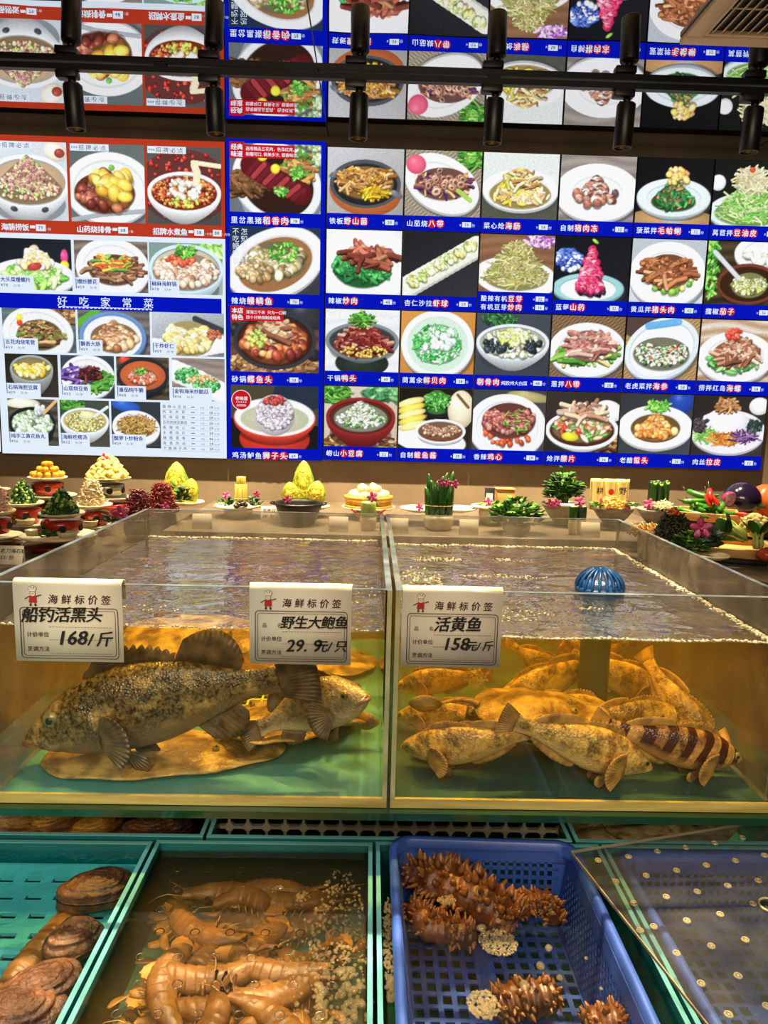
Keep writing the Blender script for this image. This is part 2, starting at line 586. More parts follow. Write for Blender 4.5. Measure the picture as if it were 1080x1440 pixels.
class Pic:
    def __init__(s, w_, h_, seed):
        s.w, s.h = w_, h_
        s.a = np.zeros((h_, w_, 3))
        s.r = random.Random(seed)
        s.nr = np.random.RandomState(seed)

    def el(s, cx, cy, rx, ry, ang, col, lit=0., gl=0., alpha=1.):
        """ellipse; centre in picture fractions, radii in fractions of the width"""
        W = s.w
        cx, cy, rx, ry = cx * W, cy * s.h, max(rx * W, .35), max(ry * W, .35)
        m = max(rx, ry) + 1.5
        x0, x1, y0, y1 = max(int(cx - m), 0), min(int(cx + m) + 2, s.w), max(int(cy - m), 0), min(int(cy + m) + 2, s.h)
        if x1 <= x0 or y1 <= y0:
            return
        yy, xx = np.mgrid[y0:y1, x0:x1]
        dx, dy = xx + .5 - cx, yy + .5 - cy
        ca, sa = math.cos(ang), math.sin(ang)
        u, v = (dx * ca + dy * sa) / rx, (-dx * sa + dy * ca) / ry
        d = np.sqrt(u * u + v * v)
        al = np.clip((1 - d) * min(rx, ry) + .5, 0, 1) * alpha
        c = np.broadcast_to(col, (*d.shape, 3))
        if lit:
            sh = 1 + lit * (.35 - .75 * d * d - .3 * dy / m - .15 * dx / m)
            c = c * sh[..., None]
        if gl:
            hl = np.exp(-(((dx / m + .25) ** 2 + (dy / m + .3) ** 2) / .05)) * gl
            c = c + hl[..., None]
        s.a[y0:y1, x0:x1] = s.a[y0:y1, x0:x1] * (1 - al[..., None]) + c * al[..., None]

    def strip(s, pts, wd, col, lit=.5):
        ln = sum(math.hypot(b[0] - a[0], (b[1] - a[1]) * s.h / s.w) for a, b in zip(pts[:-1], pts[1:]))
        k = max(6, min(60, int(ln / (wd * .55))))
        for i in range(k):
            t = i / (k - 1) * (len(pts) - 1)
            j = min(int(t), len(pts) - 2)
            f = t - j
            x = pts[j][0] * (1 - f) + pts[j + 1][0] * f
            y = pts[j][1] * (1 - f) + pts[j + 1][1] * f
            s.el(x, y, wd, wd, 0, col, lit)

    def bg(s, st, c1, c2):
        yy, xx = np.mgrid[0:s.h, 0:s.w]
        c1, c2 = hx(c1), hx(c2)
        x, y = xx / s.w, yy / s.h
        if st == 'wood':
            t = .5 + .5 * np.sin(y * 34 + np.sin(x * 5) * 2) * .6 + (np.floor(y * 3.3 + x * .4) % 2) * .25
        elif st == 'mat':
            t = .5 + .5 * np.sin((x + y) * 95) * np.sin((x - y) * 20)
        elif st == 'split':
            t = (y > .52 + .1 * x) * 1.
        else:
            t = .6 * y + .4 * x
        t = np.clip(t + s.nr.randn(s.h, s.w) * .05, 0, 1)[..., None]
        s.a[:] = c1 * (1 - t) + c2 * t

    def plate(s, cx, cy, rx, ry, col, ang=0., rim=.74, inner=None):
        k = s.w / s.h
        c = hx(col)
        s.el(cx + .02, cy + .05 * k, rx * 1.02, ry * 1.03, ang, c * .22, 0, 0, .55)
        s.el(cx, cy + .03 * k, rx * .99, ry, ang, c * .68)
        s.el(cx, cy, rx, ry, ang, c, .12)
        s.el(cx, cy + .005, rx * rim, ry * rim, ang, c * .84)
        s.el(cx, cy + .02, rx * rim * .97, ry * rim * .96, ang, hx(inner) if inner else c * .95)

    def bowl(s, cx, cy, rx, ry, dep, co, ci):
        k = s.w / s.h
        c = hx(co)
        s.el(cx, cy + dep * k, rx * .9, ry * .75, 0, c * .2, 0, 0, .5)
        n = 16
        for i in range(n, -1, -1):
            t = i / n
            s.el(cx, cy + dep * k * t, rx * (1 - .42 * t ** 2.2), ry * (1 - .25 * t), 0, c * (.95 - .5 * t * .8))
        s.el(cx, cy, rx, ry, 0, c * 1.05)
        s.el(cx, cy + .006, rx * .91, ry * .87, 0, c * .6)
        s.el(cx, cy + .015, rx * .89, ry * .84, 0, hx(ci), .2)

    def pile(s, cx, cy, rx, ry, tall, n, size, kind, cols):
        cols = [hx(c) for c in cols.split()]
        k = s.w / s.h
        mean = sum(cols) / len(cols)
        if n >= 60:
            s.el(cx, cy + .01, rx * 1.03, ry * 1.03, 0, mean * .55, 0, 0, .6)
        if tall and n >= 60:
            for i in range(9):
                t = i / 9
                s.el(cx, cy - tall * t, rx * (1 - t) ** .75, max(ry * (1 - t), .03), 0, mean * .62)
        P = []
        n = int(n * 1.9)
        size *= .80
        for i in range(n):
            if tall:
                t = s.r.random() ** 1.25
                wd = (1 - t) ** .75 if tall > .2 else (1 - t * t) ** .5
                a = s.r.uniform(0, PI) if tall > .2 else s.r.uniform(-.8, PI + .8)
                q = s.r.random() ** .5
                P.append((cx + rx * wd * math.cos(a) * q, cy + ry * k * wd * math.sin(a) * q * .8 - tall * t))
            else:
                a = s.r.uniform(0, 2 * PI)
                q = s.r.random() ** .5
                P.append((cx + rx * q * math.cos(a), cy + ry * k * q * math.sin(a)))
        P.sort(key=lambda p: p[1])
        for x, y in P:
            c = np.minimum(cols[s.r.randrange(len(cols))] * s.r.uniform(.8, 1.3), 1)
            z = size * s.r.uniform(.7, 1.3)
            an = s.r.uniform(0, PI)
            if kind == 'b':
                s.el(x, y + z * .35, z * 1.1, z * .85, an, c * .35, 0, 0, .45)
                s.el(x, y, z, z * s.r.uniform(.6, .95), an, c, .7, .25)
            elif kind == 'c':
                s.el(x, y + z * .4, z * 1.1, z, an, c * .3, 0, 0, .6)
                s.el(x, y, z, z * .8, an, c, .5)
                s.el(x - z * .1, y - z * .35, z * .75, z * .4, an * .2, np.minimum(c * 1.25, 1), .2, .15)
            elif kind == 's':
                dx, dy = math.cos(an) * z * 2.4, math.sin(an) * z * 1.6
                bx = s.r.uniform(-1, 1) * z
                s.strip([(x - dx, y - dy + z * .3), (x + bx, y + z * .3), (x + dx, y + dy + z * .3)], z * .42, c * .4, 0)
                s.strip([(x - dx, y - dy), (x + bx, y - z * .4), (x + dx, y + dy)], z * .4, c, .6)
            elif kind == 'n':
                dx, dy = math.cos(an) * z * 3, math.sin(an) * z * 2
                s.strip([(x - dx, y - dy), (x + s.r.uniform(-1, 1) * z * 1.5, y + z * s.r.uniform(-1, 1)), (x + dx, y + dy)], z * .2, c, .4)
            elif kind == 'l':
                s.el(x, y + z * .3, z * 1.3, z * .55, an, c * .35, 0, 0, .5)
                s.el(x, y, z * 1.3, z * .5, an, c, .6, .12)
                s.strip([(x - math.cos(an) * z, y - math.sin(an) * z), (x + math.cos(an) * z, y + math.sin(an) * z)], z * .08, np.minimum(c * 1.4, 1), 0)
            elif kind == 'o':
                s.el(x, y + z * .3, z * 1.1, z, an, c * .35, 0, 0, .6)
                s.el(x, y, z, z * .8, an, c, .5, .25)
                s.el(x, y, z * .5, z * .38, an, c * .45)

    def run(s, ops):
        for o in ops:
            k = o[0]
            if k == 'b':
                s.bg(*o[1:])
            elif k == 'P':
                s.plate(*o[1:])
            elif k == 'B':
                s.bowl(*o[1:])
            elif k == 'p':
                s.pile(*o[1:])
            elif k == 'e':
                s.el(*o[1:6], hx(o[6]), *(o[7:] or (.35, .15)))
            elif k == 's':
                s.strip(o[1], o[2], hx(o[3]), .15)
        # grain of the photograph
        s.a *= 1 + s.nr.randn(s.h, s.w, 1) * .032
        return s


def photo(name, x0, z0, x1, z1, y, ops, parent, seed, res=108):
    """a flat backlit print on the board, one colour per vertex"""
    w_ = res
    h_ = max(8, int(res * (z1 - z0) / (x1 - x0) + .5))
    p = Pic(w_, h_, seed).run(ops)
    a = np.clip(p.a, 0, 1)
    a = np.clip(a ** .82 * 1.10, 0, 1)
    lin = np.where(a <= .04045, a / 12.92, ((a + .055) / 1.055) ** 2.4)
    xs = np.linspace(x0, x1, w_)
    zs = np.linspace(z1, z0, h_)
    X, Z = np.meshgrid(xs, zs)
    co = np.stack([X, np.full_like(X, y), Z], -1).reshape(-1, 3)
    i = np.arange(w_ * h_).reshape(h_, w_)
    F = np.stack([i[1:, :-1], i[1:, 1:], i[:-1, 1:], i[:-1, :-1]], -1).reshape(-1, 4)
    me = bpy.data.meshes.new(name)
    me.vertices.add(len(co))
    me.vertices.foreach_set('co', co.ravel())
    me.loops.add(F.size)
    me.loops.foreach_set('vertex_index', F.ravel().astype(np.int32))
    me.polygons.add(len(F))
    me.polygons.foreach_set('loop_start', np.arange(0, F.size, 4, dtype=np.int32))
    me.update(calc_edges=True)
    at_ = me.color_attributes.new('print', 'FLOAT_COLOR', 'POINT')
    at_.data.foreach_set('color', np.concatenate([lin.reshape(-1, 3), np.ones((w_ * h_, 1))], 1).ravel())
    me.materials.append(M['photo'])
    o = bpy.data.objects.new(name, me)
    COL.objects.link(o)
    o.parent = parent
    return o


GRN = '3f8f2a 5fae3c 2c6b20 86c24e'
LGRN = '9ad46a 7cc04a b9e08a 5aa838'
MEAT = '8a4a2a 6b3420 a8623a 4f2818 c08050'
RED = 'b8321f 8f1f16 d84a2c 6e1812'
YEL = 'e8c23a f2d868 d8a428 f6e69a'
WHT = 'f2ece0 e4dac8 d8ccb4 fbf7ee'
BRN = '7a4e2c 5a361c 9a6a3e c49a62'
MIX = '8a4a2a c08050 3f8f2a e8c23a b8321f e4dac8'
BLK = '2a241e 3a3026 1c1814'
ORG = 'd8762a e8943c b8561c f0b058'
PUR = '5a3470 7a4a90 3e2250 9a70b0'
PNK = 'd84a6a e8708a b82c50 f0a0b0'
SQD = 'c88a78 b06a5c e0b0a0 8a4a44'

TILES = [
    # row 1
    ('dish of sizzling mushrooms in a black iron pan', '铁板', '野山菌', '39', [('b', 'plain', 'b9bcc0', '8c8884'), ('e', .5, .66, .47, .3, .1, 'b4562a'), ('B', .5, .54, .46, .3, .05, '3c4046', '1c1c1e'), ('e', .12, .4, .1, .04, -.4, '565c64'), ('e', .9, .68, .1, .04, .4, '565c64'), ('p', .5, .52, .36, .2, .16, 120, .045, 's', 'c88a4a a0622e e0b070 7a4420 d8a028'), ('p', .62, .68, .14, .06, 0, 14, .04, 's', 'e0b428 d89a20')]),
    ('squid rings and purple aubergine on an oval plate', '山茄烧', '八带', '59', [('b', 'mat', 'a89c84', '6a6050'), ('p', .86, .12, .16, .12, 0, 40, .04, 's', GRN), ('P', .48, .5, .52, .34, 'f4f4f6', .42), ('e', .14, .22, .13, .12, .2, 'd8506a'), ('p', .5, .5, .36, .2, .06, 80, .042, 's', 'a0522e c88a5c 5a3060 3e2250 d8a06a'), ('p', .52, .46, .26, .16, 0, 12, .06, 'o', 'c89478 b07860'), ('s', [(.7, .6), (.86, .74)], .03, '9ac04a')]),
    ('yellow cabbage heart stir fry in a white plate', '菜心炝', '海肠', '58', [('b', 'split', 'd4dcd8', '3c4034'), ('P', .5, .56, .5, .26, 'f4f6f8'), ('p', .5, .62, .4, .18, .34, 150, .05, 'l', 'e8c83a f0dc78 d8b030 c8a070 f6ecb0 b88a5c'), ('p', .5, .42, .2, .16, .1, 18, .05, 's', 'b07848 e0c090 d8d060')]),
    ('cubed pork jelly on a white plate', '自制', '猪肉冻', '32', [('b', 'wood', '9c948c', '6c645e'), ('P', .5, .56, .56, .36, 'f2f4f8', 0, .6), ('p', .48, .6, .3, .17, .24, 55, .065, 'c', '8a5040 c8a090 5a3028 e0d0c4 a07060 40302c')]),
    ('spinach and clams piled in a pale footed bowl', '菠菜拌', '毛蛤蜊', '32', [('b', 'plain', '0c0c0e', '141210'), ('e', .5, .95, .6, .16, 0, 'a87c4c'), ('e', .52, .86, .22, .1, 0, 'c4d0d4'), ('P', .5, .6, .49, .24, 'dcecf0'), ('p', .5, .66, .29, .12, .32, 90, .05, 'l', '1f5a28 2f7a38 184820 8a5a38'), ('p', .52, .3, .15, .12, .12, 20, .055, 'b', 'e0a84a c88a5a e8c070')]),
    ('pale green lettuce and bean curd strips in a cone', '莴苣拌', '豆油皮', '22', [('b', 'plain', '0e100e', '1a1c18'), ('e', .06, .35, .1, .1, 0, 'e8eef0'), ('P', .5, .78, .54, .24, 'd8ecec'), ('p', .5, .8, .45, .16, .5, 200, .05, 'n', LGRN + ' c8ec98'), ('p', .52, .36, .22, .12, .2, 70, .05, 'n', 'ece0a8 f4ecc8 e0d090'), ('e', .5, .14, .04, .035, 0, 'c83a24')]),
    # row 2
    ('green peppers fried with dark sliced pork', '辣椒', '炒肉', '48', [('b', 'plain', 'e0e6ee', 'c8d0dc'), ('e', .5, .55, .62, .52, 0, 'eef2f8', .1, 0), ('p', .48, .58, .38, .26, .16, 110, .065, 'l', '1f6a30 2f8a3c 184a22 3c9a4a'), ('p', .56, .4, .28, .2, .1, 22, .075, 's', '8a4030 6a2c22 b0604a c88a5c')]),
    ('row of shrimp balls on a long white tray', '杏仁沙拉', '虾球', '59', [('b', 'plain', '161618', '26262a'), ('s', [(.06, .9), (.5, .58), (.97, .24)], .13, 'b8bcb0'), ('s', [(.05, .86), (.5, .54), (.97, .2)], .13, 'e8ecd8')] + [('p', .14 + i * .125, .78 - i * .098, .07, .06, 0, 16, .045, 'b', 'c8d888 e8e8a0 d8c860 8aa84a f0f0d0') for i in range(7)]),
    ('bean sprouts heaped on a square white plate', '酸辣有机', '豆芽', '22', [('b', 'wood', '8a6040', '6a4630'), ('p', .8, .1, .2, .08, 0, 24, .04, 'l', 'b070c0 d8a0e0 7a3a90'), ('e', .5, .74, .56, .26, .1, 'f6f8f4', .05, 0), ('p', .5, .72, .42, .18, .56, 330, .045, 'n', 'c8c070 a8a850 e0d898 8a9a40 b89060 d8d088')]),
    ('red blueberry yam tower beside a blue flowered cloth', '蓝莓', '山药', '32', [('b', 'plain', '0e1014', '18161a'), ('p', .18, .36, .17, .14, 0, 50, .045, 'b', '2a48a8 e8ecf8 4a68c0 1c3080'), ('P', .46, .8, .48, .19, '90c8cc', 0, .8, 'e8ecf0'), ('p', .5, .84, .2, .07, 0, 30, .04, 'b', '201828 100c14'), ('p', .48, .78, .19, .09, .6, 120, .055, 'b', 'c02048 e04870 a01438 e890a0 d83058'), ('e', .52, .07, .05, .02, .6, '8ac83a')]),
    ('braised pig head meat with green cucumber on a white plate', '黄瓜拌', '猪头肉', '42', [('b', 'split', 'a8b0b8', 'c0c8d0'), ('P', .5, .55, .52, .42, 'f4f8fa', 0, .72), ('p', .5, .64, .36, .2, .06, 40, .07, 'b', '78b83c a8d060 e8d878 5a9a30'), ('p', .5, .5, .32, .22, .1, 70, .065, 's', 'a8643c 8a4a2c c88a5c 6c3420')]),
    ('pounded aubergine in a brown mortar with a pestle', '擂椒', '茄子', '26', [('b', 'wood', '4a3c28', '241c12'), ('p', .06, .4, .12, .4, 0, 50, .05, 'l', GRN), ('P', .78, .18, .42, .24, 'eef2ea'), ('p', .8, .18, .28, .13, 0, 14, .1, 'l', 'e8ecd8 d8e0c8'), ('B', .58, .66, .42, .26, .1, '5a2c1c', '2c1810'), ('p', .6, .68, .24, .16, .06, 110, .035, 'b', 'c8cc80 8a9a40 e8e8b0 5a6a28'), ('s', [(.1, .18), (.45, .58)], .03, 'c8ccd0')]),
    # row 3
    ('duck heads piled in a steel dry pot', '干锅', '鸭头', '49', [('b', 'wood', 'e4e8ea', 'd0d4d6'), ('e', .5, .86, .36, .18, 0, '1c2420'), ('B', .5, .5, .49, .24, .12, '6a7478', '2c3030'), ('p', .5, .56, .38, .18, .3, 110, .05, 's', '8a2c28 6a1c1c a84a3c c89078 5a2018'), ('p', .5, .16, .16, .08, 0, 30, .03, 's', GRN), ('p', .5, .68, .34, .08, 0, 30, .025, 'b', 'd8b848 c89038')]),
    ('white bowl of clear chrysanthemum green soup on an orange table', '茼蒿汆', '鲜贝肉', '38', [('b', 'plain', 'c8843c', 'b06c28'), ('P', .5, .52, .49, .44, 'eef6f4', 0, .84, 'c0dcc8'), ('p', .5, .52, .32, .26, 0, 140, .035, 'l', '2f9a3c 5cc060 1f7a2c e8f4e8 88d088'), ('p', .5, .44, .24, .18, 0, 14, .06, 'b', 'e4f2ec d0e8dc')]),
    ('stone grey bowl of cabbage and bone meat stew', '', '剔骨肉', '48', [('b', 'plain', '3a4048', '2a2e36'), ('p', .3, .1, .22, .1, 0, 30, .045, 'l', '1f4a24 2c6a34 183818'), ('B', .5, .46, .49, .24, .2, 'ccd4d8', 'a8b0a0'), ('p', .5, .47, .4, .18, 0, 80, .05, 'b', 'd8dcc8 e8ecd0 8a8a70 b8c890'), ('p', .3, .52, .2, .08, 0, 22, .045, 'b', '1c2428 2c3438'), ('p', .78, .5, .12, .08, 0, 14, .045, 'b', '1c2428'), ('p', .5, .38, .2, .1, 0, 26, .045, 'l', 'd8e070 b8d050 f0f0b0')]),
    ('octopus with green onion on a plate over a straw mat', '葱拌', '八带', '58', [('b', 'mat', '8a6a48', '4a3828'), ('P', .5, .55, .52, .36, 'f0f4f4', 0, .76), ('p', .5, .6, .4, .2, .04, 50, .06, 's', '5a9a38 88b850 3c7a28 c8b060'), ('p', .52, .48, .3, .2, .14, 70, .06, 's', SQD)]),
    ('chopped tiger salad with red pepper in a long glass bowl', '老虎菜拌', '海参', '58', [('b', 'mat', 'b89058', '7a5c38'), ('e', .2, .1, .3, .2, 0, '40302c', 0, 0), ('P', .5, .5, .52, .4, 'd8e6f2', -.4, .88, 'e4eef8'), ('s', [(.3, .14), (.7, .06)], .05, '58a0d8'), ('p', .5, .58, .38, .22, .08, 170, .033, 'b', '2c5a28 5a8a3c f2f2ec e0e0d4 c83828 1c3018 d8d8a0 e8e8e0')]),
    ('sea snail slices with cucumber on a white plate', '捞拌红岛', '海螺', '58', [('b', 'wood', 'e0dcd4', '9a7048'), ('P', .5, .6, .52, .34, 'f2f2f4', 0, .76), ('p', .48, .68, .34, .14, 0, 40, .07, 'l', '2c6a2c 5a9a4a 8ac070'), ('p', .52, .54, .32, .18, .22, 80, .06, 's', 'c88a6a a86848 e0b8a0 8a5038 d8a084'), ('p', .46, .22, .1, .07, 0, 16, .045, 'b', 'c83428 e05038')]),
    # row 4
    ('crumbled tofu in a dark red casserole with a vine ring', '崂山', '小豆腐', '32', [('b', 'plain', 'c8bcac', 'b8a488'), ('p', .12, .14, .2, .14, 0, 40, .04, 's', GRN), ('p', .8, .1, .24, .1, 0, 24, .08, 'l', '5a9a5a 2c6a3c'), ('p', .5, .92, .5, .1, 0, 60, .05, 's', BRN + ' d8c8b0'), ('B', .5, .5, .47, .26, .24, '7a1c1c', '4a2018'), ('p', .5, .52, .36, .18, .26, 260, .03, 'b', WHT + ' 5a8a48 3a5c30 8a9a70')]),
    ('yellow buns, cut leeks and a bowl of fish paste', '自制', '鲅鱼酱', '39', [('b', 'plain', '14120e', '221c14'), ('e', .85, .34, .18, .26, 0, 'e0d0b0'), ('s', [(.8, .1), (.95, .3)], .02, '6a4a28'), ('e', .42, .84, .52, .2, .15, 'eceef0', .1, 0)] + [('e', .16 + .01 * i, .24 + i * .095, .2, .055, -.28, 'f0c848' if i % 2 else 'f4dc80', .6, .2) for i in range(5)] + [('B', .52, .36, .14, .05, .1, '1c1c1e', '2c5a24'), ('p', .52, .2, .14, .14, .04, 60, .035, 's', '4aa83c 7cd060 2c7a28'), ('B', .58, .7, .34, .16, .08, 'eceef2', '6a3c24'), ('p', .58, .69, .27, .11, .02, 150, .026, 'b', 'b88a68 8a5a3c d8b090 6a3c24')]),
    ('glazed brown chicken hearts on a white plate', '香辣', '鸡心', '29', [('b', 'plain', '2c3238', '3c342c'), ('e', .76, .1, .3, .07, .12, '9a9058'), ('P', .48, .6, .54, .44, 'eef2fa', .1, .8), ('p', .5, .66, .36, .22, 0, 30, .05, 'b', 'b83c1c c85028'), ('p', .5, .5, .36, .24, .08, 100, .058, 'b', '8a4038 6a2c2c a85a4c 58241f b07060'), ('p', .6, .5, .2, .16, 0, 8, .03, 's', '8ab84a')]),
    ('sliced kidney with cucumber in a white eared dish', '炝拌', '腰片', '36', [('b', 'plain', '2a2420', '1a1614'), ('p', .8, .84, .2, .12, 0, 40, .05, 's', BRN), ('e', .86, .3, .2, .14, .3, 'e8ecec'), ('B', .5, .62, .5, .26, .12, 'eef0f0', '3c2018'), ('p', .5, .62, .4, .17, .2, 80, .06, 'l', 'c89070 a06848 e0c0a0 5a9a3c 3c7828 c03c24'), ('p', .54, .36, .26, .14, .1, 26, .07, 's', 'd8a888 b07c60 e8d0b8'), ('e', .34, .74, .12, .06, .1, 'd8c828')]),
    ('orange jellyfish heads with parsley in a deep white plate', '老醋', '蜇头', '36', [('b', 'plain', '24282c', '34383c'), ('e', .84, .12, .2, .16, -.4, '1c3490'), ('e', .5, .82, .2, .12, 0, 'd0d4da'), ('P', .5, .55, .52, .3, 'f2f4f8', 0, .68, '5a4020'), ('p', .5, .62, .3, .12, .26, 70, .06, 'b', ORG + ' e8a868 d88850'), ('p', .52, .22, .16, .1, .08, 40, .04, 'l', GRN)]),
    ('white jelly noodles ringed by shredded vegetables', '肉丝', '拉皮', '32', [('b', 'plain', '1e1a18', '2a2422'), ('e', .9, .16, .14, .12, 0, 'e4e4e0'), ('e', .5, .9, .28, .08, 0, 'dcdce2'), ('P', .5, .6, .52, .3, 'ece8f4', 0, .86), ('e', .46, .44, .3, .2, 0, 'e6e2f0', .2, .1), ('p', .18, .66, .12, .1, .06, 40, .045, 'n', LGRN), ('p', .46, .72, .18, .08, .04, 60, .045, 'n', ORG), ('p', .74, .68, .12, .1, .06, 40, .045, 'n', PUR + ' c8a0d8'), ('p', .86, .5, .1, .1, .06, 30, .045, 'l', '1c2424 2c3c34'), ('p', .1, .5, .1, .1, 0, 24, .04, 'l', '3a3034 241c20'), ('p', .46, .16, .12, .06, 0, 20, .05, 's', 'a86c3c c88a58')]),
]

MIDS = [
    ('sliced glazed pork belly', '里岔黑猪', '稻香肉', '78', [('b', 'plain', '4a5058', '5c646c'), ('p', .86, .16, .2, .14, 0, 30, .05, 'b', '8aa878 a8c090 5a7048'), ('e', .56, .72, .48, .4, .4, 'b0c4d0', .2, 0), ('P', .52, .56, .5, .4, 'eaf2f8', .4, .84, '241410'), ('p', .2, .58, .18, .1, 0, 30, .06, 's', '5a3820 7a5030'), ('p', .74, .4, .14, .16, 0, 40, .05, 's', '8a5a30 c89048 4a8a30'), ('s', [(.24, .32), (.5, .52), (.78, .7)], .12, '4a1216')] + [('s', [(.2 + i * .062, .44 + i * .042), (.32 + i * .062, .25 + i * .05)], .026, '9a3034' if i % 2 else '5e181c') for i in range(9)] + [('e', .36, .2, .05, .04, 0, 'f0dc30'), ('e', .5, .36, .05, .05, 0, 'f4e030'), ('p', .56, .68, .06, .04, 0, 16, .03, 'l', GRN), ('p', .74, .42, .07, .06, 0, 20, .03, 'l', GRN)]),
    ('brown stewed eel pieces', '辣烧', '鳗鳞鱼', '78', [('b', 'plain', '15243c', '2a2c30'), ('P', .5, .54, .56, .36, 'eef2f8', -.36, .78, '8a5a34'), ('p', .52, .5, .32, .2, .08, 70, .065, 'b', '9a8a60 b8a880 6a5c3c d8c898 7a6840'), ('p', .6, .38, .2, .1, 0, 26, .03, 'l', GRN), ('p', .3, .66, .2, .1, 0, 26, .05, 'b', 'b89a68 8a6a40 d0b888')]),
    ('fish head stew', '砂锅', '鲽鱼头', '58', [('b', 'wood', '5a4030', '3c2a20'), ('e', .84, .1, .24, .16, .3, '24262a'), ('p', .5, .86, .5, .12, 0, 90, .045, 's', 'a87848 7a5030 c89868'), ('e', .06, .36, .06, .08, 0, '1c1c1e'), ('e', .94, .72, .08, .07, 0, '1c1c1e'), ('B', .5, .5, .46, .32, .08, '26282c', '3a1810'), ('p', .5, .52, .36, .24, .14, 90, .07, 'b', 'a8502c 7a3020 d08a50 5a2018 c87040'), ('p', .5, .4, .14, .12, .12, 26, .06, 's', 'e0b888 c8906a 8a5038'), ('p', .3, .5, .1, .1, 0, 18, .03, 'b', 'd8d050 8ab040')]),
    ('giant meatball in broth', '鸡汤鲈鱼', '狮子头', '69', [('b', 'split', '3a3424', '121010'), ('e', .78, .14, .3, .2, 0, '1c2430', 0, 0), ('e', .5, .84, .4, .22, 0, 'b8281c', .3, .1), ('B', .5, .52, .46, .22, .14, 'c43022', 'c8ccb0'), ('e', .5, .5, .455, .215, 0, 'eef2f0', .1, 0), ('e', .5, .53, .39, .16, 0, 'b0b494', .1, 0), ('e', .5, .47, .23, .23, 0, 'd0c4cc', .5, 0), ('p', .5, .44, .2, .17, 0, 220, .028, 'b', 'd8ccd4 b8a8b4 e8e0e4 8a7a86'), ('p', .5, .24, .12, .05, 0, 22, .028, 'b', 'a8302c 7a1c1c')]),
]

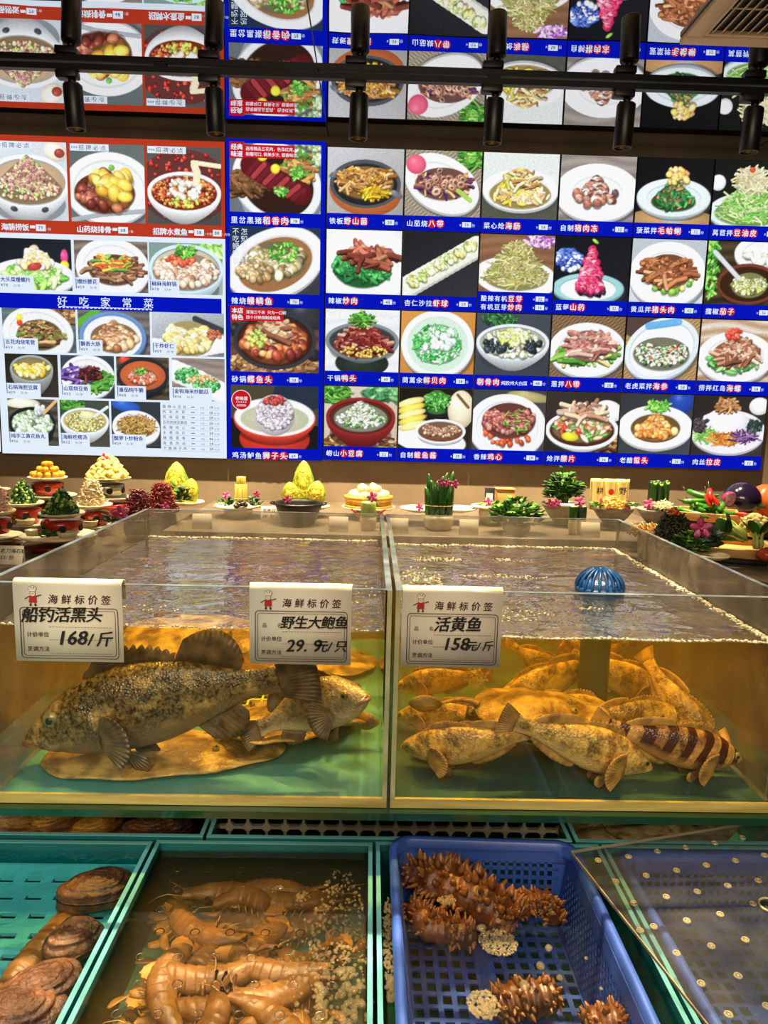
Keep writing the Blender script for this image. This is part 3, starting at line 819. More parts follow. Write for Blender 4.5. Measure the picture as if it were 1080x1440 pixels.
LEFTS = {
    'A': [
        ('sandworm rice', '海肠捞饭', '79', [('b', 'plain', 'c8d4dc', 'b4c0c8'), ('e', .84, .12, .16, .12, .4, 'e8dcc8'), ('e', .9, .14, .07, .06, 0, '8a3428'), ('B', .46, .5, .56, .34, .3, 'e8eff4', 'b89a78'), ('e', .26, .86, .05, .035, .3, '2c3438'), ('e', .68, .86, .05, .035, -.3, '2c3438'), ('p', .46, .6, .45, .2, .4, 330, .032, 'b', 'c08878 a8685c d8c078 e8dca0 8aa850 b07060'), ('p', .46, .5, .36, .2, .26, 34, .026, 'o', 'd08a84 c07870')]),
        ('yam and ribs', '山药烧排骨', '68', [('b', 'plain', '4a5450', '5c6468'), ('P', .52, .56, .6, .46, 'eef4f8', 0, .8), ('s', [(.0, .98), (.4, .9), (.98, .84)], .03, '9aa0a8'), ('p', .46, .62, .4, .26, .24, 60, .1, 'b', '7a3024 5a201c 8f4430 a85c40'), ('p', .55, .5, .34, .26, .06, 12, .12, 'b', 'e0a83a d8942c f0c458'), ('e', .56, .3, .04, .04, 0, '5aa838')]),
        ('boiled fish in chilli broth', '招牌水煮鱼', '58', [('b', 'plain', '4a4644', '3a3634'), ('p', .5, .5, .6, .46, 0, 60, .03, 'b', 'a81f1c c83428 7a1414'), ('B', .5, .58, .49, .26, .22, 'f0f2f4', '6a2010'), ('p', .5, .58, .42, .2, 0, 190, .03, 'b', '8f2416 b83c1c 6a1a10 d88a48 c86a30'), ('p', .48, .55, .24, .12, 0, 20, .05, 'b', 'f0e4cc e8d8b8'), ('s', [(.64, .24), (.68, .34), (.66, .46)], .05, 'e8d8b0'), ('s', [(.62, .2), (.98, .24)], .03, 'e8e0b8'), ('p', .5, .72, .2, .06, 0, 16, .03, 'b', 'c8c040 8ab040')])],
    'B': [
        ('snail salad', '大头菜爆螺片', '78', [('b', 'plain', '101418', '1c2024'), ('e', .9, .34, .05, .1, 0, 'd03a78'), ('e', .9, .5, .06, .06, 0, 'e8d028'), ('P', .46, .74, .58, .24, 'e8f0f4'), ('p', .48, .74, .4, .18, .14, 70, .075, 'l', LGRN + ' c8ec98'), ('p', .5, .44, .24, .14, .24, 46, .07, 'b', 'f0e8c8 e8d080 d8b868 fbf4e0'), ('e', .5, .54, .1, .05, -.2, 'a8342c')]),
        ('fried kidney flowers', '爆炒腰花', '59', [('b', 'wood', '8a7c74', '4a3c34'), ('P', .52, .52, .5, .38, 'f0f4fa', .1, .8), ('p', .54, .56, .34, .2, .16, 90, .055, 's', '6a4030 8a5a40 4a2c20 a87c58'), ('p', .54, .44, .24, .14, .04, 20, .05, 's', 'e8c040 c8502c 7ab048')]),
        ('seafood pot', '椒麻海鲜锅', '78', [('b', 'plain', '6a8480', '8a9a94'), ('p', .86, .14, .16, .1, 0, 24, .07, 'l', LGRN), ('B', .5, .5, .5, .32, .26, 'b8d4de', 'c8b898'), ('p', .5, .56, .44, .24, .1, 110, .06, 'b', 'd8b898 c89070 e8d8c0 a87858 f0e4d0 e8c8a8'), ('p', .46, .34, .2, .08, .02, 22, .045, 'b', 'c83c28 d85c3c'), ('p', .5, .16, .14, .1, .04, 30, .04, 'l', GRN)])],
    'C': [
        ('pork belly with squid', '五花肉烧笔管', '59', [('b', 'wood', '5c7074', '3c4c50'), ('p', .8, .16, .2, .1, 0, 20, .06, 's', BRN), ('P', .48, .58, .48, .36, 'eaf0f4', .1, .82), ('e', .24, .24, .04, .06, 0, 'e8d028'), ('e', .24, .34, .04, .04, 0, 'c83028'), ('p', .5, .6, .3, .2, .24, 90, .055, 's', 'a87c48 7a5030 c8a068 4a2c20 5a8a30')]),
        ('crisp fried intestine', '飘香大肠', '59', [('b', 'wood', '3c3c40', '6a6460'), ('s', [(.04, .3), (.26, .06)], .06, '4a9a2c'), ('P', .48, .6, .46, .34, '5c84c0', 0, .9, 'dce6f0'), ('p', .5, .62, .32, .2, .3, 80, .07, 'b', 'c89060 a8704a e0b890 8a5434')]),
        ('fried shrimp meat', '干炸虾仁', '59', [('b', 'plain', 'b8c0c8', '5c646c'), ('s', [(.6, .14), (.98, .4)], .04, '2c3034'), ('s', [(.04, .8), (.5, .86), (.95, .7)], .12, 'f0f2f4'), ('p', .5, .6, .34, .24, .14, 64, .075, 'b', 'f0d890 e8c870 f8ecb8 d8b458'), ('p', .86, .5, .1, .06, 0, 20, .03, 'b', 'b8603c 8a3a24')])],
    'D': [
        ('stone pot tofu', '石锅海胆豆腐', '39', [('b', 'plain', '1c1814', '2a2420'), ('B', .5, .34, .4, .25, .34, '8a9290', '7a6a40'), ('p', .5, .34, .33, .19, .03, 56, .065, 'b', 'f0c838 f4d868 e0b028 f8e8a0')]),
        ('aubergine with beans', '山茄烧豆角', '33', [('b', 'plain', '2c343c', '20262c'), ('P', .5, .5, .5, .4, 'e8eef6', 0, .84), ('p', .6, .6, .32, .2, .06, 60, .07, 's', '4a9a30 6ab84a 2c7a20'), ('p', .3, .46, .18, .2, .08, 24, .07, 's', '5a3c8a 7a5aa8 c8b0d8 40246a'), ('p', .56, .42, .18, .12, 0, 20, .05, 's', '6a2c28 3c1c1c')]),
        ('tomato beef stew', '番茄炖牛腩', '68', [('b', 'wood', '5c4c3c', '2c241c'), ('e', .16, .08, .1, .07, 0, 'c83828'), ('B', .5, .42, .48, .32, .2, '1c2024', 'b8502c'), ('p', .5, .48, .26, .16, .06, 60, .05, 'b', 'b0705c 8a4a3c d89a80 c8401c'), ('p', .46, .34, .1, .06, 0, 16, .03, 'l', GRN)]),
        ('dried shrimp with crisp melon', '金钩海米炒脆瓜', '36', [('b', 'wood', '6a5c58', '8a7c70'), ('s', [(.04, .3), (.5, .52), (.98, .82)], .2, 'e4ece8'), ('p', .3, .4, .22, .13, 0, 50, .045, 'b', '2c8a3c 5cb85c 1c6a2c 88d080'), ('p', .66, .6, .24, .14, 0, 60, .045, 'b', '2c8a3c 5cb85c 1c6a2c 88d080'), ('p', .55, .48, .28, .08, 0, 20, .035, 'b', 'd88848 e8a868')])],
    'E': [
        ('yellow croaker balls', '纯手工黄花鱼丸', '56', [('b', 'wood', '5a5448', '2c2820'), ('e', .3, .1, .34, .1, 0, 'e0dcc0'), ('B', .48, .52, .46, .32, .22, '14181a', '6a8a58'), ('p', .48, .54, .38, .24, 0, 80, .06, 'b', 'c8e0c0 a8c898 e0f0d8 88a878'), ('p', .64, .24, .12, .1, 0, 10, .07, 'b', 'd8dce0 b8bcc0'), ('s', [(.72, .3), (.98, .02)], .03, 'd8a468')]),
        ('seafood dough soup', '海鲜疙瘩汤', '32', [('b', 'plain', '2c3c34', '3c3830'), ('p', .2, .14, .2, .1, 0, 20, .06, 's', GRN), ('B', .5, .44, .48, .26, .26, 'e4ecf0', 'c8b860'), ('p', .5, .46, .38, .2, 0, 110, .03, 'b', 'd8c870 e8dc98 b8a850 a8b060'), ('e', .56, .32, .16, .08, 0, 'e0d49a'), ('s', [(.7, .34), (.96, .14)], .03, 'd8dce0')]),
        ('sour radish with noodles', '酸萝卜炒粉条', '29', [('b', 'plain', '202830', '2c2c30'), ('e', .3, .1, .3, .12, .2, '2448a8'), ('P', .5, .56, .48, .34, 'eef2f8', .1, .84), ('p', .52, .56, .34, .2, .2, 200, .045, 'n', 'c8984a e0b868 a87834 d8a858 7a4a24')])],
}


# ---------------------------------------------------------------- the room
CZ, WY, MY = 2.645, 3.25, 3.2          # mirror ceiling, back wall, front of the lit boards
mb = MB()
mb.box((-4, -3.5, -.1), (4, 3.5, 0))
struct('floor', mb, M['floor'])
mb = MB()
mb.box((-4, WY, 0), (4, WY + .12, CZ))
struct('wall_back', mb, M['wall'])
for nm, x in (('wall_left', -3.4), ('wall_right', 3.28)):
    mb = MB()
    mb.box((x, -3.5, 0), (x + .12, WY, CZ))
    struct(nm, mb, M['wall'])
mm, nt, out = newmat('dark_mirror_ceiling')
g = nt.nodes.new('ShaderNodeBsdfGlossy')
g.inputs[0].default_value = (.80, .80, .82, 1)
g.inputs['Roughness'].default_value = 0.0
tcn = nt.nodes.new('ShaderNodeTexCoord')
nz = nt.nodes.new('ShaderNodeTexNoise')
nz.inputs['Scale'].default_value = 1.3
nt.links.new(tcn.outputs['Object'], nz.inputs['Vector'])
bp = nt.nodes.new('ShaderNodeBump')
bp.inputs['Strength'].default_value = 1
bp.inputs['Distance'].default_value = .0024
nt.links.new(nz.outputs[0], bp.inputs['Height'])
nt.links.new(bp.outputs[0], g.inputs['Normal'])
nt.links.new(g.outputs[0], out.inputs[0])
mb = MB()
mb.box((-4, -3.5, CZ), (4, 3.5, CZ + .08))
struct('ceiling', mb, mm)
mb = MB()
for x in (-2.05, -.2095, 1.63):
    mb.box((x - .002, -3.4, CZ - .0012), (x + .002, WY, CZ - .0002))
struct('trim_1', mb, M['black'])


# ---------------------------------------------------------------- lit menu boards
def price(mb, x, z, s, num, unit=1):
    """white price box with its number; x,z is the lower left"""
    quad(mb, x, z, x + s * 2.1, z + s * 1.15, -.0006, 2)
    text(mb, num, x + s * .55, z + s * .2, s * .95, -.0012, 3, .01)
    text(mb, '¥', x - s * .62, z + s * .2, s * .7, -.0006, 2, .0)
    text(mb, '份', x + s * 2.25, z + s * .15, s * .75, -.0006, 2, .0)


def caption(mb, x, z, s, plain, hot, y=0., pitch=1.13, small=''):
    x = text(mb, plain, x, z, s, -.0006, 2, .028, pitch)
    hs = s * 1.10
    for ch in hot:
        disc(mb, x + hs * .53, z + hs * .37, hs * .60, -.0004, 1)
        x = text(mb, ch, x, z, hs, -.0012, 2, .028, 1.16)
    if small:
        text(mb, small, x + s * .1, z + s * .03, s * .72, -.0006, 2, .02, .98)
    return x


CAPM = ['blue', 'red2', 'white', 'ink']
X0, Z0, PW = -.2118, 2.588, .3306
for i, (desc, plain, hot, num, ops) in enumerate(TILES):
    r_, c_ = divmod(i, 6)
    x, zt = X0 + c_ * PW, Z0 - r_ * PW
    t = thing('menu_light_box', 'lit square menu tile with ' + desc, 'menu sign', (x, MY, zt - PW), group='square menu tiles of the right hand wall of dishes')
    mb = MB()
    mb.box((.0012, 0, .0012), (PW - .0012, WY - MY - .001, PW - .0012))
    mb.build('housing', 'black', t)
    two = i == 8
    hz = .088 if two else .062
    photo('dish_photo', .004, hz + .001, PW - .004, PW - .003, -.001, ops, t, 100 + i)
    mb = MB()
    quad(mb, .002, .002, PW - .002, hz + .001, -.0004, 0)
    mb.M = Matrix.Translation((0, -.0008, 0))
    if two:
        caption(mb, .016, .050, .0262, '酸辣有机', '豆芽')
        caption(mb, .016, .014, .0262, '有机豆芽', '炒肉')
        price(mb, PW - .075, .052, .0185, '22')
        price(mb, PW - .075, .016, .0185, '36')
    else:
        caption(mb, .014, .021, .0275, plain, hot, small='炖胶州大白菜' if i == 14 else '')
        price(mb, PW - (.066 if i == 14 else .078), .021, .0185, num)
    mb.build('caption', CAPM, t)

# the narrow blue board between the tiles and the big left board
BX0, BX1, BZ0, BZ1 = -.637, -.2155, 1.262, 2.606
t = thing('menu_board', 'narrow lit blue menu board of four large dishes, left of the square tiles', 'menu sign', (BX0, MY, BZ0))
bw, bh = BX1 - BX0, BZ1 - BZ0
mb = MB()
mb.box((0, 0, 0), (bw, WY - MY - .001, bh))
mb.build('housing', 'black', t)
mb = MB()
quad(mb, 0, 0, bw, bh, -.0004, 0)
mb.build('blue_panel', 'blue', t)
for k, (desc, plain, hot, num, ops) in enumerate(MIDS):
    zt = bh - .016 - k * .334
    p = photo('dish_photo', .016, zt - .276, bw - .02, zt, -.001, ops, t, 300 + k, 104)
    p['label'] = 'backlit photo of ' + desc
    mb = MB()
    mb.M = Matrix.Translation((0, -.0012, 0))
    caption(mb, .02, zt - .321, .03, plain, hot)
    price(mb, bw * .65, zt - .318, .0185, num)
    mb.build('caption', CAPM, t)
    mb = MB()
    mb.M = Matrix.Translation((0, -.0012, 0))
    if k in (0, 2):
        quad(mb, .016, zt - .062, .078, zt + .004, -.0006, 1)
        quad(mb, .078, zt - .058, .29 if k == 0 else .245, zt - .006, -.0006, 1)
        a, b, c, d = [('经典', '味道', '选用精品五花肉，色泽红亮，', '软糯可口,鲜美多汁,稻香味浓。'), ('本店', '特色', '深海三千米 只为一口鲜', '四十分钟烧制成经典')][k // 2]
        text(mb, a, .022, zt - .026, .025, -.0016, 2, .04)
        text(mb, b, .022, zt - .054, .025, -.0016, 2, .04)
        text(mb, c, .084, zt - .028, .0165, -.0016, 2, .02)
        text(mb, d, .084, zt - .05, .0165, -.0016, 2, .02)
    elif k == 1:
        text(mb, '怎知其中鲜', .062, zt - .034, .03, -.0016, 2, .0, up=True)
        text(mb, '不吃鳗鳞鱼', .026, zt - .034, .03, -.0016, 2, .0, up=True)
    else:
        disc(mb, .062, zt - .066, .044, -.0006, 2, 28)
        disc(mb, .062, zt - .066, .041, -.0009, 1, 28)
        text(mb, '老味道', .035, zt - .066, .0185, -.0016, 2, .03)
        for q in range(5):
            disc(mb, .042 + q * .01, zt - .075, .003, -.0016, 2, 6)
        text(mb, '店招牌菜', .041, zt - .093, .0105, -.0016, 2, .01)
    mb.build(('banner', 'vertical_slogan', 'banner', 'round_badge')[k], CAPM, t)

# the big left board
LX0, LX1, LZ0, LZ1 = -1.632, -.641, 1.268, 2.592
t = thing('menu_board', 'large lit menu board with red top rows and white lower rows, far left', 'menu sign', (0, MY, 0))
mb = MB()
mb.box((LX0, 0, LZ0 - .006), (LX1, WY - MY - .001, LZ1))
mb.build('housing', 'black', t)


def wz(px, py):
    p = at(px, py, Y=MY)
    return p.x, p.z


zred = wz(160, 331.5)[1]
mb = MB()
quad(mb, LX0, zred, LX1, LZ1, -.0004, 0)
mb.build('red_panel', 'red', t)
mb = MB()
quad(mb, LX0, LZ0 - .006, LX1, zred, -.0004, 0)
mb.build('white_panel', 'white', t)
zb0, zb1 = wz(160, 437)[1], wz(160, 416)[1]
mb = MB()
quad(mb, LX0 + .01, zb0, LX1 - .018, zb1, -.001, 0)
quad(mb, -1.36, zb0 + .01, -.96, zb0 + .013, -.0016, 1)
for q in range(24):
    quad(mb, -1.36 + q * .017, zb0 + .006, -1.35 + q * .017, zb0 + .0095, -.0016, 1)
text(mb, '好吃家常菜', -1.365, zb0 + .018, .044, -.0016, 1, .01, 2.1)
mb.build('header_strip', ['blue', 'white'], t)
ROWS = {'A': (203, 313, [(-8, 95), (99, 203.5), (207, 311)]), 'B': (339, 411, [(-3, 101), (105, 208), (210, 313)]),
        'C': (437, 498, [(4, 107), (110, 211), (214, 315)]), 'D': (501, 561, [(8, 82), (86, 161), (164, 238), (242, 316)]),
        'E': (564, 629, [(12, 82), (85, 154), (157, 226)])}
seed = 500
for key, (ya, yb, xs) in ROWS.items():
    for (xa, xb), (desc, name_, num, ops) in zip(xs, LEFTS[key]):
        ym = (ya + yb) / 2
        x0, x1 = wz(xa, ym)[0], wz(xb, ym)[0]
        x0 = max(x0, LX0 + .004)
        sl = 0
        z1, z0 = wz(160, ya)[1], wz(160, yb)[1]
        seed += 1
        p = photo('dish_photo', x0, z0, x1, z1, -.001, ops, t, seed, 108 if key in 'AB' else 84)
        p['label'] = 'backlit photo of ' + desc
        mb = MB()
        mb.M = Matrix.Translation((0, -.0012, 0))
        if key == 'A':
            quad(mb, x0 + .004, z1 - .03, x0 + .165, z1 - .002, -.0004, 2)
            text(mb, '老味道', x0 + .007, z1 - .02, .0095, -.001, 3, 0)
            text(mb, '招牌必点', x0 + .04, z1 - .025, .0225, -.001, 3, 0, 1.35)
            for q in range(3):
                quad(mb, x0 + .0675 + q * .0304, z1 - .024, x0 + .0682 + q * .0304, z1 - .008, -.001, 3)
            mb.build('badge', CAPM, t)
            mb = MB()
            mb.M = Matrix.Translation((0, -.0012, 0))
            e = text(mb, name_, x0 + .02, z0 - .042, .03, -.0006, 2, .04, .98)
            quad(mb, e + .004, z0 - .034, e + .026, z0 - .022, -.0004, 2)
            quad(mb, e + .029, z0 - .044, e + .07, z0 - .017, -.0004, 2)
            text(mb, num, e + .039, z0 - .037, .019, -.001, 3, .01)
            text(mb, '/小份' if len(name_) == 5 and '水' in name_ else '/份', e + .073, z0 - .04, .013, -.0006, 2, 0)
            if '水' in name_:
                quad(mb, e + .108, z0 - .044, e + .145, z0 - .017, -.0004, 2)
                text(mb, '88', e + .115, z0 - .037, .019, -.001, 3, .01)
                text(mb, '/大份', e + .148, z0 - .04, .013, -.0006, 2, 0)
        else:
            lw = min(.023 * len(name_) + .012, x1 - x0)
            quad(mb, x0, z0, x0 + lw, z0 + .058, -.0004, 2)
            quad(mb, x0 + .003, z0 + .012, x0 + .006, z0 + .054, -.001, 4)
            text(mb, name_, x0 + .009, z0 + .033, .0215, -.001, 4, .025)
            text(mb, '¥' + num, x0 + .009, z0 + .012, .016, -.001, 3, 0, width=1.2)
            text(mb, '元/份', x0 + .062, z0 + .012, .012, -.001, 3, 0)
        mb.build('caption', CAPM + ['inkblue'], t)
mb = MB()
lx0, lx1 = wz(229, 600)[0], wz(312, 600)[0]
lzt, lzb = wz(270, 568)[1], wz(270, 634)[1]
for k, (nm, num) in enumerate((('酸辣土豆丝', '19'), ('肉末木耳', '26'), ('风味茄鱼', '29'), ('五花肉烧豆腐皮', '26'), ('香辣鸡心', '29'), ('水煮肉片', '39'), ('糖醋里脊', '46'), ('鱼香肉丝', '29'), ('干煸辣子鸡', '39'))):
    z = lzt - (k + .85) * (lzt - lzb) / 9
    n = len(nm)
    text(mb, nm, lx0, z, .0155, -.0012, 0, .0, min(7.2 / n, 2.0) if n < 7 else 1.0)
    quad(mb, lx0 + .125, z + .004, lx0 + .142, z + .007, -.0012, 1)
    text(mb, '小份', lx0 + .165, z, .0095, -.0012, 1, 0)
    text(mb, num, lx0 + .205, z, .0165, -.0012, 0, .01)
    text(mb, '元/份', lx0 + .226, z, .0095, -.0012, 1, 0)
    quad(mb, lx0, z - .006, lx0 + .25, z - .0054, -.0012, 1)
mb.build('price_list', ['ink', 'inkblue'], t)

# the next board beyond the left edge, of which a sliver shows
t = thing('menu_board', 'next lit board of which a sliver shows at the far left edge', 'menu sign', (-2.07, MY, 1.268))
mb = MB()
mb.box((0, 0, 0), (.432, WY - MY - .001, 1.32))
mb.build('housing', 'black', t)
mb = MB()
quad(mb, 0, 0, .432, 1.32, -.0004, 0)
mb.build('white_panel', 'white', t)
for k in range(4):
    photo('dish_photo', .02, .04 + k * .32, .425, .32 + k * .32, -.001, TILES[(5, 10, 12, 20)[k]][4], t, 700 + k, 60)

# ---------------------------------------------------------------- track with six spotlights, under the mirror ceiling
TY = 2.66
t = thing('track_rail', 'long black lighting track under the mirror ceiling', 'lighting track', (0, TY, CZ))
mb = MB()
mb.box((-2.3, -.012, -.024), (2.6, .012, -.004))
mb.build('rail', 'blackmetal', t)
mb = MB()
for x in (-1.9, -.75, .4, 1.7):
    mb.box((x - .02, -.012, -.005), (x + .02, .012, -.0005))
mb.build('mounting_clip', 'black', t)
M['lampglow'] = emitmat('lamp_glow', (255, 214, 130), 1.2)
M['reflector'] = mat('lamp_reflector', (190, 150, 90), .25, metal=.8)
SPOT = [(95, 'leftmost of the six black spotlights'), (294, 'second black spotlight from the left'), (500, 'third black spotlight from the left'),
        (691, 'third black spotlight from the right'), (876, 'second black spotlight from the right'), (1056, 'rightmost of the six black spotlights')]
proto = None
for k, (px, lb) in enumerate(SPOT):
    x = at(px, 140 + (px - 540) * .03, Y=TY).x
    lb = lb + ' under the mirror ceiling, hanging from the track'
    tilt = (R(2.5), R(-2 if k < 2 else 1), 0)
    if proto is None:
        t = proto = thing('track_spotlight', lb, 'spotlight', (x, TY, CZ), tilt, group='spotlights on the track')
        mb = MB()
        mb.bbox((-.036, -.02, -.050), (.036, .02, -.0245), .004)
        mb.build('adapter', 'black', t)
        mb = MB()
        mb.lathe([(.013, -.066), (.013, -.0505)], 14, (.014, 0, 0))
        mb.box((-.012, -.008, -.068), (.036, .008, -.062))
        mb.build('neck', 'blackmetal', t)
        mb = MB()
        mb.lathe([(.026, -.066), (.0315, -.070), (.0325, -.075), (.0325, -.210), (.031, -.212), (.028, -.212), (.028, -.202), (.02, -.162), (.012, -.162)], 28, (.014, 0, 0))
        can = mb.build('can', 'blackmetal', t)
        mb = MB()
        mb.lathe([(.0275, -.206), (.0185, -.177)], 24, (.014, 0, 0), cap=False)
        mb.build('reflector', 'reflector', can)
        mb = MB()
        mb.lathe([(.0175, -.176), (.0170, -.178)], 20, (.014, 0, 0))
        mb.build('bulb', 'lampglow', can)
    else:
        t = dup(proto, (x, TY, CZ), tilt, lb)
    lamp('spotlight_beam', 'SPOT', (x + .014, TY, CZ - .216), (x * 1.02, TY + .24, 1.05), 195, (1, .80, .50), spot_size=R(64), spot_blend=.45, shadow_soft_size=.02)

# ---------------------------------------------------------------- air vent in the ceiling
c0 = at(955, 60, z=CZ - .012)
t = thing('air_vent', 'beige ceiling air vent with slanted slats, top right', 'air vent', (c0.x, c0.y, CZ - .001))
M['vent'] = mat('beige_vent', (226, 204, 172), .55)
vw, vd = .335, .62
mb = MB()
for a, b, c, d in ((0, vw, -.045, 0), (0, vw, -vd, -vd + .045), (0, .05, -vd + .045, -.045), (vw - .045, vw, -vd + .045, -.045)):
    mb.bbox((a, c, -.018), (b, d, 0), .004)
mb.build('frame', 'vent', t)
mb = MB()
for a, b, c, d in ((.052, vw - .047, -.06, -.047), (.052, .062, -vd + .05, -.06), (vw - .057, vw - .047, -vd + .05, -.06)):
    mb.box((a, c, -.014), (b, d, -.001))
mb.build('inner_frame', 'vent', t)
mb = MB()
mb.box((.05, -vd + .045, -.002), (vw - .045, -.045, -.0005))
mb.build('backing', 'dark', t)
for k in range(8):
    x = .078 + k * .0265
    mb = MB()
    mb.M = Matrix.Translation((x, 0, -.008)) @ Matrix.Rotation(R(-38), 4, 'Y')
    mb.box((-.0075, -vd + .06, -.0012), (.0075, -.062, .0012))
    mb.build('slat', 'vent', t)
mb = MB()
mb.box((.06, -.185, -.006), (vw - .055, -.18, -.003))
mb.build('cross_bar', 'vent', t)

# ---------------------------------------------------------------- counter behind the tanks
KZ = 1.03
mb = MB()
mb.bbox((-2.6, 1.985, KZ - .035), (2.6, WY - .002, KZ), .004)
tag(mb.build('stone_counter', 'counter'), 'grey stone counter carrying the dishes behind the tanks', 'counter')
KZ2 = 1.072
mb = MB()
mb.bbox((-.70, 2.40, KZ + .0006), (1.16, WY - .003, KZ2), .004)
tag(mb.build('stone_ledge', 'counter'), 'raised stone ledge along the wall under the middle dishes', 'ledge')
mb = MB()
mb.box((-2.6, 2.03, 0), (2.6, WY - .002, KZ - .036))
tag(mb.build('counter_cabinet', 'dark'), 'dark cabinet front under the stone counter', 'cabinet')

# ---------------------------------------------------------------- the two big acrylic tanks on their glass shelf
TX = [(-.606, .0395), (.0455, .688)]
TY0, TY1, TB, TT = 1.1, 1.925, .845, 1.215
PT = .010
WZ = (1.143, 1.136)
mb = MB()
mb.box((-.72, 1.085, TB - .014), (.80, 1.95, TB - .001))
tag(mb.build('glass_shelf', 'greenglass'), 'thick green edged glass shelf carrying both tanks', 'shelf')

WMAT = []
for q in range(4):
    k = q // 2
    if q % 2 == 0:
        m, nt, out = clearmat('water_surface_' + 'ab'[k], (1, 1, 1), 1.33, .01, (12., .0028, 1.2), gain=2.2, milky=.06, mcol=(.42, .40, .36))
    else:
        m, nt, out = newmat('water_side_' + 'ab'[k])      # water against the pane: the same body of water, no second mirror
        nt.links.new(nt.nodes.new('ShaderNodeBsdfTransparent').outputs[0], out.inputs[0])
    va = nt.nodes.new('ShaderNodeVolumeAbsorption')
    va.inputs[0].default_value = (1.0, .88, .42, 1)
    va.inputs[1].default_value = (1.6, 2.3)[k]
    vsn = nt.nodes.new('ShaderNodeVolumeScatter')
    vsn.inputs[0].default_value = (1.0, .85, .40, 1)
    vsn.inputs[1].default_value = (.24, .42)[k]
    vsn.inputs['Anisotropy'].default_value = .2
    ad = nt.nodes.new('ShaderNodeAddShader')
    nt.links.new(va.outputs[0], ad.inputs[0])
    nt.links.new(vsn.outputs[0], ad.inputs[1])
    nt.links.new(ad.outputs[0], out.inputs['Volume'])
    WMAT.append(m)


def wave(x, y, s):
    p = Vector((x * 9 + s, y * 9, s))
    p.y *= 1.7
    return .0022 * noise.noise(p) + .0014 * noise.noise(p * 2.3) + .0007 * noise.noise(p * 5.5)


def water(name, label, x0, x1, y0, y1, z0, z1, m, seed, amp=1., n=90):
    """a closed body of water with a rippled top"""
    mb = MB()
    ny = max(4, int(n * (y1 - y0) / (x1 - x0)))
    vs = []
    for j in range(ny + 1):
        for i in range(n + 1):
            x, y = x0 + (x1 - x0) * i / n, y0 + (y1 - y0) * j / ny
            vs.append((x, y, z1 + amp * wave(x, y, seed)))
    fs = [(j * (n + 1) + i, j * (n + 1) + i + 1, (j + 1) * (n + 1) + i + 1, (j + 1) * (n + 1) + i) for j in range(ny) for i in range(n)]
    per = [i for i in range(n + 1)] + [j * (n + 1) + n for j in range(1, ny + 1)] + [ny * (n + 1) + i for i in range(n - 1, -1, -1)] + [j * (n + 1) for j in range(ny - 1, 0, -1)]
    b = len(vs)
    vs += [(vs[p][0], vs[p][1], z0) for p in per]
    q = len(per)
    fs += [(per[(i + 1) % q], per[i], b + i, b + (i + 1) % q) for i in range(q)]
    fs.append(tuple(b + i for i in range(q - 1, -1, -1)))
    mb.add(vs, fs)
    mb.mi = [0] * (n * ny) + [1] * (len(fs) - n * ny)
    o = mb.build(name, m)
    return tag(o, label, 'water', kind='stuff')


